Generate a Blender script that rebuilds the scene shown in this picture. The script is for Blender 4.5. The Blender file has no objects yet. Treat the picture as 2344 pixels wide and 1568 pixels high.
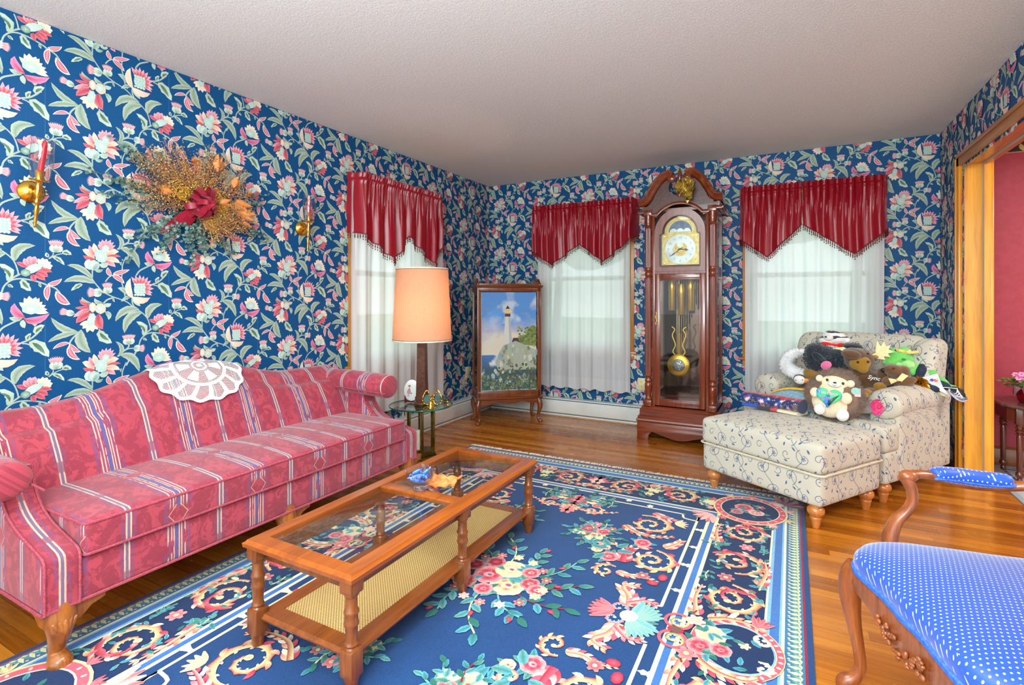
import bpy, bmesh, math, random
import numpy as np
from mathutils import Vector, Matrix, noise
from mathutils.geometry import tessellate_polygon
S = bpy.context.scene
COL = S.collection
PI = math.pi
rad = math.radians
rng = random.Random(7)


def lin(c):
    """sRGB 0-255 -> linear rgb tuple"""
    o = []
    for x in c[:3]:
        x = x / 255.0
        o.append(x / 12.92 if x <= 0.04045 else ((x + 0.055) / 1.055) ** 2.4)
    return tuple(o)


def lin4(c):
    return lin(c) + (1.0,)


def mixc(a, b, t):
    return tuple(a[i] + (b[i] - a[i]) * t for i in range(3))


# ------------------------------------------------------------------ node graphs
class Sk:
    """a node socket (or number) with arithmetic"""
    def __init__(s, g, k):
        s.g, s.k = g, k

    def _m(s, op, b=None, c=None, rev=False):
        return s.g.math(op, b, s) if rev else s.g.math(op, s, b, c)
    def __add__(s, b): return s._m('ADD', b)
    __radd__ = __add__
    def __sub__(s, b): return s._m('SUBTRACT', b)
    def __rsub__(s, b): return s._m('SUBTRACT', b, rev=True)
    def __mul__(s, b): return s._m('MULTIPLY', b)
    __rmul__ = __mul__
    def __truediv__(s, b): return s._m('DIVIDE', b)
    def __lt__(s, b): return s._m('LESS_THAN', b)
    def __gt__(s, b): return s._m('GREATER_THAN', b)
    def abs(s): return s._m('ABSOLUTE')
    def fract(s): return s._m('FRACT')
    def floor(s): return s._m('FLOOR')
    def sin(s): return s._m('SINE')
    def cos(s): return s._m('COSINE')
    def sqrt(s): return s._m('SQRT')
    def min(s, b): return s._m('MINIMUM', b)
    def max(s, b): return s._m('MAXIMUM', b)
    def pow(s, b): return s._m('POWER', b)
    def clamp(s):
        r = s._m('ADD', 0.0); r.node.use_clamp = True; return r
    @property
    def node(s): return s.k.node


class Graph:
    def __init__(s, name):
        s.m = bpy.data.materials.new(name)
        s.m.use_nodes = True
        s.nt = s.m.node_tree
        s.b = s.nt.nodes['Principled BSDF']
        s.out = s.nt.nodes['Material Output']

    def n(s, t, **kw):
        nd = s.nt.nodes.new(t)
        for k, v in kw.items():
            setattr(nd, k, v)
        return nd

    def link(s, a, sock):
        if isinstance(a, Sk):
            s.nt.links.new(a.k, sock)
        elif isinstance(a, bpy.types.NodeSocket):
            s.nt.links.new(a, sock)
        else:
            sock.default_value = a

    def math(s, op, a, b=None, c=None):
        nd = s.n('ShaderNodeMath', operation=op)
        s.link(a, nd.inputs[0])
        if b is not None: s.link(b, nd.inputs[1])
        if c is not None: s.link(c, nd.inputs[2])
        return Sk(s, nd.outputs[0])

    def uv(s):
        t = s.n('ShaderNodeTexCoord'); x = s.n('ShaderNodeSeparateXYZ')
        s.nt.links.new(t.outputs['UV'], x.inputs[0])
        return Sk(s, x.outputs[0]), Sk(s, x.outputs[1])

    def obj(s):
        t = s.n('ShaderNodeTexCoord'); x = s.n('ShaderNodeSeparateXYZ')
        s.nt.links.new(t.outputs['Object'], x.inputs[0])
        return [Sk(s, x.outputs[i]) for i in range(3)]

    def vec(s, x, y, z=0.0):
        nd = s.n('ShaderNodeCombineXYZ')
        for i, q in enumerate((x, y, z)): s.link(q, nd.inputs[i])
        return Sk(s, nd.outputs[0])

    def coord(s, which='Object', scale=(1, 1, 1), rot=(0, 0, 0)):
        t = s.n('ShaderNodeTexCoord'); m = s.n('ShaderNodeMapping')
        s.nt.links.new(t.outputs[which], m.inputs[0])
        m.inputs['Scale'].default_value = scale
        m.inputs['Rotation'].default_value = rot
        return Sk(s, m.outputs[0])

    def noise(s, v, scale=5, detail=3, rough=.5, dist=0.0):
        nd = s.n('ShaderNodeTexNoise')
        if v is not None: s.link(v, nd.inputs['Vector'])
        nd.inputs['Scale'].default_value = scale; nd.inputs['Detail'].default_value = detail
        nd.inputs['Roughness'].default_value = rough; nd.inputs['Distortion'].default_value = dist
        return Sk(s, nd.outputs[0])

    def voro(s, v, scale=5, feature='F1'):
        nd = s.n('ShaderNodeTexVoronoi', feature=feature)
        if v is not None: s.link(v, nd.inputs['Vector'])
        nd.inputs['Scale'].default_value = scale
        return Sk(s, nd.outputs[0])

    def ramp(s, f, stops, interp='LINEAR'):
        nd = s.n('ShaderNodeValToRGB')
        cr = nd.color_ramp; cr.interpolation = interp
        while len(cr.elements) > 1: cr.elements.remove(cr.elements[-1])
        for i, (p, c) in enumerate(stops):
            e = cr.elements[0] if i == 0 else cr.elements.new(p)
            e.position = p; e.color = lin4(c)
        s.link(f, nd.inputs[0])
        return Sk(s, nd.outputs[0])

    def mix(s, f, a, b, mode='MIX'):
        nd = s.n('ShaderNodeMix', data_type='RGBA', blend_type=mode)
        s.link(f, nd.inputs[0])
        for q, i in ((a, 6), (b, 7)):
            if isinstance(q, (tuple, list)): nd.inputs[i].default_value = lin4(q)
            else: s.link(q, nd.inputs[i])
        return Sk(s, nd.outputs[2])

    def attr(s, name='Col'):
        nd = s.n('ShaderNodeAttribute', attribute_name=name)
        return Sk(s, nd.outputs[0])

    def sstep(s, x, a, b):
        nd = s.n('ShaderNodeMapRange', interpolation_type='SMOOTHSTEP')
        s.link(x, nd.inputs[0]); nd.inputs[1].default_value = a; nd.inputs[2].default_value = b
        return Sk(s, nd.outputs[0])

    def bump(s, h, strength=.3, dist=.01):
        nd = s.n('ShaderNodeBump')
        nd.inputs['Strength'].default_value = strength; nd.inputs['Distance'].default_value = dist
        s.link(h, nd.inputs['Height'])
        s.nt.links.new(nd.outputs[0], s.b.inputs['Normal'])

    def set(s, color=None, rough=None, metal=None, **kw):
        b = s.b
        if color is not None:
            if isinstance(color, (tuple, list)): b.inputs['Base Color'].default_value = lin4(color)
            else: s.link(color, b.inputs['Base Color'])
        if rough is not None: s.link(rough, b.inputs['Roughness'])
        if metal is not None: b.inputs['Metallic'].default_value = metal
        names = dict(spec='Specular IOR Level', coat='Coat Weight', coatr='Coat Roughness', sheen='Sheen Weight',
                     sheenr='Sheen Roughness', trans='Transmission Weight', ior='IOR', alpha='Alpha', sss='Subsurface Weight',
                     emit='Emission Strength')
        for k, v in kw.items():
            if k == 'emitc': b.inputs['Emission Color'].default_value = lin4(v)
            elif k == 'sheenc': b.inputs['Sheen Tint'].default_value = lin4(v)
            else: s.link(v, b.inputs[names[k]])
        return s.m


_pm = {}
def pm(name, c, rough=.5, metal=0.0, c2=None, nscale=30, bump=0.0, bscale=200, **kw):
    """plain procedural material: two tones mixed by noise, optional fine bump"""
    if name in _pm: return _pm[name]
    g = Graph(name)
    v = g.coord()
    if c2 is None: c2 = tuple(x * .9 for x in c)
    f = g.noise(v, nscale, 3)
    col = g.ramp(f, [(.35, c), (.65, c2)])
    if bump: g.bump(g.noise(v, bscale, 2), bump, .004)
    _pm[name] = g.set(col, rough, metal, **kw)
    return _pm[name]


def wood(name, c1, c2, axis=0, rough=.3, coat=.3, scale=1.0, contrast=1.0):
    """long grain along an object axis"""
    if name in _pm: return _pm[name]
    g = Graph(name)
    sc = [34.0 * scale] * 3; sc[axis] = 2.2 * scale
    v = g.coord('Object', tuple(sc))
    f = g.noise(v, 1.0, 5, .6, .6)
    f2 = g.noise(v, 5.0, 2, .5)
    ff = f * .75 + f2 * .25
    col = g.ramp(ff, [(.5 - .17 / contrast, c2), (.5, mixc(c1, c2, .35)), (.5 + .13 / contrast, c1)])
    g.bump(ff, .08, .003)
    _pm[name] = g.set(col, rough, 0, coat=coat, coatr=.15)
    return _pm[name]


# ------------------------------------------------------------------ mesh builder
def quadratic(b, c, t, n):
    out = []
    for i in range(n + 1):
        s = i / n
        out.append(tuple((1 - s) ** 2 * b[k] + 2 * s * (1 - s) * c[k] + s * s * t[k] for k in range(len(b))))
    return out


def spline(pts, n=8, closed=False):
    """Catmull-Rom through points (any dimension)"""
    P = [tuple(p) for p in pts]; m = len(P); out = []
    rngi = range(m) if closed else range(m - 1)
    for i in rngi:
        if closed: p0, p1, p2, p3 = P[i - 1], P[i], P[(i + 1) % m], P[(i + 2) % m]
        else: p0, p1, p2, p3 = P[max(i - 1, 0)], P[i], P[i + 1], P[min(i + 2, m - 1)]
        for j in range(n):
            t = j / n
            out.append(tuple(.5 * (2 * b + (c - a) * t + (2 * a - 5 * b + 4 * c - d) * t * t + (3 * b - a - 3 * c + d) * t ** 3)
                             for a, b, c, d in zip(p0, p1, p2, p3)))
    if not closed: out.append(P[-1])
    return out


def TR(x=0, y=0, z=0, rz=0, rx=0, ry=0, s=1):
    return Matrix.Translation((x, y, z)) @ Matrix.Rotation(rz, 4, 'Z') @ Matrix.Rotation(ry, 4, 'Y') @ Matrix.Rotation(rx, 4, 'X') @ Matrix.Scale(s, 4)


class MB:
    def __init__(s):
        s.v, s.f, s.mi, s.vc, s.vuv = [], [], [], {}, {}

    def add(s, vs, fs, mi=0, M=None, col=None, uv=None):
        o = len(s.v)
        for i, p in enumerate(vs):
            if M is not None:
                p = M @ Vector(p)
            s.v.append((p[0], p[1], p[2]))
        if col is not None:
            many = not isinstance(col[0], (int, float))
            for i in range(len(vs)): s.vc[o + i] = col[i] if many else col
        if uv is not None:
            for i in range(len(vs)): s.vuv[o + i] = uv[i]
        for f in fs:
            s.f.append([o + i for i in f]); s.mi.append(mi)
        return s

    def box(s, x0, x1, y0, y1, z0, z1, bev=0.0, seg=2, mi=0, M=None, col=None):
        if bev <= 0:
            vs = [(x, y, z) for x in (x0, x1) for y in (y0, y1) for z in (z0, z1)]
            fs = [(0, 1, 3, 2), (4, 6, 7, 5), (0, 4, 5, 1), (2, 3, 7, 6), (0, 2, 6, 4), (1, 5, 7, 3)]
            return s.add(vs, fs, mi, M, col)
        bm = bmesh.new()
        bmesh.ops.create_cube(bm, size=1.0)
        for v in bm.verts:
            v.co = ((x0 + x1) / 2 + v.co.x * (x1 - x0), (y0 + y1) / 2 + v.co.y * (y1 - y0), (z0 + z1) / 2 + v.co.z * (z1 - z0))
        bev = min(bev, .49 * min(x1 - x0, y1 - y0, z1 - z0))
        bmesh.ops.bevel(bm, geom=bm.edges[:], offset=bev, segments=seg, affect='EDGES', profile=.5)
        return s._bm(bm, mi, M, col)

    def _bm(s, bm, mi=0, M=None, col=None):
        bm.verts.index_update()
        vs = [v.co[:] for v in bm.verts]; fs = [[v.index for v in f.verts] for f in bm.faces]
        bm.free()
        return s.add(vs, fs, mi, M, col)

    def lathe(s, prof, n=24, mi=0, M=None, cap=True, col=None, sweep=2 * PI):
        vs, fs = [], []
        full = abs(sweep - 2 * PI) < 1e-6
        k = n if full else n + 1
        for r, z in prof:
            for j in range(k):
                a = sweep * j / n
                vs.append((r * math.cos(a), r * math.sin(a), z))
        for i in range(len(prof) - 1):
            for j in range(n):
                j2 = (j + 1) % k
                fs.append((i * k + j, i * k + j2, (i + 1) * k + j2, (i + 1) * k + j))
        if cap and full:
            if prof[0][0] > 1e-5: fs.append(tuple(range(k - 1, -1, -1)))
            if prof[-1][0] > 1e-5: fs.append(tuple((len(prof) - 1) * k + j for j in range(k)))
        return s.add(vs, fs, mi, M, col)

    def tube(s, pts, r, n=8, mi=0, M=None, cap=True, closed=False, col=None, flat=1.0, up=None):
        P = [Vector(p) for p in pts]; m = len(P)
        rr = r if isinstance(r, (list, tuple)) else [r] * m
        T = []
        for i in range(m):
            a = P[(i - 1) % m] if closed else P[max(i - 1, 0)]
            b = P[(i + 1) % m] if closed else P[min(i + 1, m - 1)]
            d = b - a
            T.append(d.normalized() if d.length > 1e-9 else Vector((0, 0, 1)))
        if up is None:
            up = Vector((0, 0, 1)) if abs(T[0].z) < .9 else Vector((1, 0, 0))
        N = (Vector(up) - T[0] * T[0].dot(Vector(up))).normalized()
        vs, fs, cc = [], [], []
        for i in range(m):
            N = (N - T[i] * T[i].dot(N))
            N = N.normalized() if N.length > 1e-9 else T[i].orthogonal().normalized()
            B = T[i].cross(N)
            for j in range(n):
                a = 2 * PI * j / n
                vs.append(P[i] + N * (rr[i] * math.cos(a) * flat) + B * (rr[i] * math.sin(a)))
                if col is not None and not isinstance(col[0], (int, float)): cc.append(col[i])
        for i in range(m if closed else m - 1):
            for j in range(n):
                i2 = (i + 1) % m; j2 = (j + 1) % n
                fs.append((i * n + j, i * n + j2, i2 * n + j2, i2 * n + j))
        if cap and not closed:
            fs.append(tuple(range(n - 1, -1, -1))); fs.append(tuple((m - 1) * n + j for j in range(n)))
        return s.add(vs, fs, mi, M, cc if cc else col)

    def sweep(s, prof, path, closed_path=False, mi=0, M=None, up=(0, 0, 1), cap=True, mitre=True):
        """profile points (side, up) swept along a path; side = right of travel"""
        P = [Vector(p) for p in path]; m = len(P); k = len(prof); U = Vector(up)
        vs, fs = [], []
        for i in range(m):
            if closed_path: a, b = P[i - 1], P[(i + 1) % m]
            else: a, b = P[max(i - 1, 0)], P[min(i + 1, m - 1)]
            t0 = (P[i] - a); t1 = (b - P[i])
            if t0.length < 1e-9: t0 = t1
            if t1.length < 1e-9: t1 = t0
            t0.normalize(); t1.normalize()
            t = (t0 + t1).normalized()
            side = t.cross(U).normalized(); uu = side.cross(t).normalized()
            sc = 1 / max(.35, t.dot(t0)) if mitre else 1
            for a_, b_ in prof: vs.append(P[i] + side * (a_ * sc) + uu * b_)
        for i in range(m if closed_path else m - 1):
            i2 = (i + 1) % m
            for j in range(k):
                j2 = (j + 1) % k
                fs.append((i * k + j, i * k + j2, i2 * k + j2, i2 * k + j))
        if cap and not closed_path:
            fs.append(tuple(range(k - 1, -1, -1))); fs.append(tuple((m - 1) * k + j for j in range(k)))
        return s.add(vs, fs, mi, M)

    def prism(s, poly, d0, d1, axis='y', bev=0.0, mi=0, M=None, col=None, seg=2):
        """polygon in the plane across axis: y -> (x,z), x -> (y,z), z -> (x,y)"""
        def P(a, b, d):
            return {'y': (a, d, b), 'x': (d, a, b), 'z': (a, b, d)}[axis]
        n = len(poly)
        vs = [P(a, b, d0) for a, b in poly] + [P(a, b, d1) for a, b in poly]
        fs = [tuple(range(n)), tuple(range(2 * n - 1, n - 1, -1))] + [(i, i + n, (i + 1) % n + n, (i + 1) % n) for i in range(n)]
        if bev > 0:
            bm = bmesh.new()
            bv = [bm.verts.new(v) for v in vs]
            for f in fs: bm.faces.new([bv[i] for i in f])
            bmesh.ops.recalc_face_normals(bm, faces=bm.faces[:])
            caps = [f for f in bm.faces if len(f.verts) == n and n > 4] or [f for f in bm.faces if abs(f.normal[{'x': 0, 'y': 1, 'z': 2}[axis]]) > .9]
            ed = list({e for f in caps for e in f.edges})
            bmesh.ops.bevel(bm, geom=ed, offset=bev, segments=seg, affect='EDGES', profile=.5)
            return s._bm(bm, mi, M, col)
        return s.add(vs, fs, mi, M, col)

    def grid(s, fn, nu, nv, cu=False, cv=False, mi=0, M=None, uvf=None, colf=None, flip=False):
        vs, uv, cc = [], [], []
        ku = nu if cu else nu + 1; kv = nv if cv else nv + 1
        for i in range(ku):
            for j in range(kv):
                a, b = i / nu, j / nv
                vs.append(fn(a, b))
                if uvf: uv.append(uvf(a, b))
                if colf: cc.append(colf(a, b))
        fs = []
        for i in range(nu):
            for j in range(nv):
                i2 = (i + 1) % ku; j2 = (j + 1) % kv
                q = (i * kv + j, i2 * kv + j, i2 * kv + j2, i * kv + j2)
                fs.append(q[::-1] if flip else q)
        return s.add(vs, fs, mi, M, cc if colf else None, uv if uvf else None)

    def ell(s, c, r, M=None, nu=20, nv=12, mi=0, col=None, fn=None, rot=None):
        vs, fs = [], []
        for i in range(nv + 1):
            t = PI * i / nv
            for j in range(nu):
                p = 2 * PI * j / nu
                d = Vector((math.sin(t) * math.cos(p), math.sin(t) * math.sin(p), math.cos(t)))
                k = fn(d) if fn else 1.0
                q = Vector((d.x * r[0] * k, d.y * r[1] * k, d.z * r[2] * k))
                if rot is not None: q = rot @ q
                vs.append((c[0] + q.x, c[1] + q.y, c[2] + q.z))
        for i in range(nv):
            for j in range(nu):
                fs.append((i * nu + j, (i + 1) * nu + j, (i + 1) * nu + (j + 1) % nu, i * nu + (j + 1) % nu))
        return s.add(vs, fs, mi, M, col)

    def pad(s, x0, x1, y0, y1, z0, z1, r=.03, crown=.02, n=12, mi=0, M=None, fn=None):
        """stuffed box: rounded edges, swelling top and bottom faces"""
        bm = bmesh.new()
        bmesh.ops.create_cube(bm, size=2.0)
        bmesh.ops.subdivide_edges(bm, edges=bm.edges[:], cuts=n, use_grid_fill=True)
        hx, hy, hz = (x1 - x0) / 2, (y1 - y0) / 2, (z1 - z0) / 2
        r = min(r, hx, hy, hz)
        for v in bm.verts:
            q = v.co.copy()
            # cosine spacing concentrates points near the edges
            w = Vector([math.sin(q[k] * PI / 2) for k in range(3)])
            p = Vector((w.x * hx, w.y * hy, w.z * hz))
            inner = Vector((max(-hx + r, min(hx - r, p.x)), max(-hy + r, min(hy - r, p.y)), max(-hz + r, min(hz - r, p.z))))
            d = p - inner
            if d.length > 1e-9: p = inner + d.normalized() * r
            cz = crown * (1 - (p.x / hx) ** 2) * (1 - (p.y / hy) ** 2)
            p.z += cz * (1 if p.z > 0 else -.3) * min(1, abs(p.z) / (hz * .6))
            p += Vector(((x0 + x1) / 2, (y0 + y1) / 2, (z0 + z1) / 2))
            if fn: p = Vector(fn(p))
            v.co = p
        return s._bm(bm, mi, M)

    def build(s, name, mats, parent=None, uvf=None, smooth=38, loc=None):
        me = bpy.data.meshes.new(name)
        me.from_pydata(s.v, [], s.f)
        if not isinstance(mats, (list, tuple)): mats = [mats]
        for m in mats: me.materials.append(m)
        if len(mats) > 1: me.polygons.foreach_set('material_index', s.mi)
        if uvf or s.vuv:
            ul = me.uv_layers.new(name='UV')
            for p in me.polygons:
                nrm = p.normal
                for li in p.loop_indices:
                    vi = me.loops[li].vertex_index
                    if vi in s.vuv: ul.data[li].uv = s.vuv[vi]
                    elif uvf: ul.data[li].uv = uvf(me.vertices[vi].co, nrm)
        if s.vc:
            a = me.color_attributes.new('Col', 'FLOAT_COLOR', 'POINT')
            arr = np.ones((len(s.v), 4), np.float32)
            for i, c in s.vc.items(): arr[i, :3] = c
            a.data.foreach_set('color', arr.ravel())
        if smooth:
            me.polygons.foreach_set('use_smooth', [True] * len(me.polygons))
            me.set_sharp_from_angle(angle=rad(smooth))
        me.validate(); me.update()
        o = bpy.data.objects.new(name, me)
        COL.objects.link(o)
        if parent is not None: o.parent = parent
        if loc: o.location = loc
        return o


def fixn(o):
    """make normals point outward"""
    bm = bmesh.new(); bm.from_mesh(o.data)
    bmesh.ops.recalc_face_normals(bm, faces=bm.faces[:])
    bm.to_mesh(o.data); bm.free()
    return o


def tag(o, label=None, cat=None, group=None, kind=None):
    if label: o['label'] = label
    if cat: o['category'] = cat
    if group: o['group'] = group
    if kind: o['kind'] = kind
    return o


def thing(name, label, cat, loc=(0, 0, 0), rz=0.0, group=None):
    o = bpy.data.objects.new(name, None)
    o.empty_display_size = .05
    COL.objects.link(o)
    o.location = loc; o.rotation_euler = (0, 0, rz)
    return tag(o, label, cat, group)


def dup(root, loc=None, rz=None, label=None):
    def cp(o, par):
        c = o.copy(); COL.objects.link(c)
        if par is not None: c.parent = par
        for ch in list(o.children): cp(ch, c)
        return c
    r = cp(root, None)
    if loc is not None: r.location = loc
    if rz is not None: r.rotation_euler = (0, 0, rz)
    if label: r['label'] = label
    return r


def struct(mb, name, mat, smooth=38, **kw):
    return tag(mb.build(name, mat, None, smooth=smooth, **kw), kind='structure')


# ------------------------------------------------------------------ flat coloured pattern pieces
class Dec:
    """flat pattern pieces in a plane, stacked by tiny steps; colours per vertex"""
    def __init__(s, z0=.0004, dz=.000015):
        s.v, s.f, s.c = [], [], []
        s.z, s.dz = z0, dz

    def _up(s): s.z += s.dz

    def petal(s, b, c, t, w, c0, c1, n=7, mid=None, wave=0.0, skew=.85, tipw=0.0, edge=None):
        pts = quadratic(b, c, t, n)
        o = len(s.v)
        for i, p in enumerate(pts):
            q = pts[min(i + 1, n)]; r = pts[max(i - 1, 0)]
            dx, dy = q[0] - r[0], q[1] - r[1]; L = math.hypot(dx, dy) or 1
            nx, ny = -dy / L, dx / L
            u = i / n
            h = w * max(math.sin(PI * u ** skew), 0) ** .75
            h = max(h, w * .08 * (1 - u), w * tipw * u)
            if wave: h *= 1 + wave * (1 if i % 2 else -1)
            col = mixc(c0, c1, u); ec = mixc(col, edge, .6) if edge else col
            mc = mixc(col, mid, .75) if mid else col
            s.v += [(p[0] + nx * h, p[1] + ny * h, s.z), (p[0], p[1], s.z), (p[0] - nx * h, p[1] - ny * h, s.z)]
            s.c += [ec, mc, ec]
        for i in range(n):
            a = o + i * 3
            s.f += [(a, a + 1, a + 4, a + 3), (a + 1, a + 2, a + 5, a + 4)]
        s._up()

    def blob(s, cx, cy, rx, ry, rot=0, c0=(1, 1, 1), c1=None, n=14, frill=0.0, nf=0):
        if c1 is None: c1 = c0
        o = len(s.v); s.v.append((cx, cy, s.z)); s.c.append(c0)
        cr, sr = math.cos(rot), math.sin(rot)
        for j in range(n):
            a = 2 * PI * j / n
            k = 1 + frill * (math.cos(nf * a) if nf else (1 if j % 2 else -1))
            x, y = rx * k * math.cos(a), ry * k * math.sin(a)
            s.v.append((cx + x * cr - y * sr, cy + x * sr + y * cr, s.z)); s.c.append(c1)
        for j in range(n): s.f.append((o, o + 1 + j, o + 1 + (j + 1) % n))
        s._up()

    def stem(s, pts, w, col, n=4, c2=None, taper=False):
        P = spline(pts, n); m = len(P); o = len(s.v)
        for i, p in enumerate(P):
            q = P[min(i + 1, m - 1)]; r = P[max(i - 1, 0)]
            dx, dy = q[0] - r[0], q[1] - r[1]; L = math.hypot(dx, dy) or 1
            h = w * (1 - .8 * i / m) if taper else w
            s.v += [(p[0] - dy / L * h, p[1] + dx / L * h, s.z), (p[0] + dy / L * h, p[1] - dx / L * h, s.z)]
            s.c += [col, c2 or col]
        for i in range(m - 1):
            a = o + 2 * i; s.f.append((a, a + 1, a + 3, a + 2))
        s._up()

    def poly(s, pts, col, cols=None):
        o = len(s.v)
        for i, p in enumerate(pts):
            s.v.append((p[0], p[1], s.z)); s.c.append(cols[i] if cols else col)
        for t in tessellate_polygon([[Vector((p[0], p[1], 0)) for p in pts]]): s.f.append(tuple(o + i for i in t))
        s._up()

    def rect(s, x0, x1, y0, y1, col):
        s.poly([(x0, y0), (x1, y0), (x1, y1), (x0, y1)], col)

    def ring(s, cx, cy, r0, r1, col, n=24, ry=1.0):
        o = len(s.v)
        for j in range(n):
            a = 2 * PI * j / n
            for r in (r0, r1):
                s.v.append((cx + r * math.cos(a), cy + r * ry * math.sin(a), s.z)); s.c.append(col)
        for j in range(n):
            k = (j + 1) % n
            s.f.append((o + 2 * j, o + 2 * j + 1, o + 2 * k + 1, o + 2 * k))
        s._up()

    def into(s, mb, fn, mi=0):
        """fn maps (u, v, lift) to 3D"""
        mb.add([fn(*p) for p in s.v], s.f, mi, None, s.c)
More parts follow.
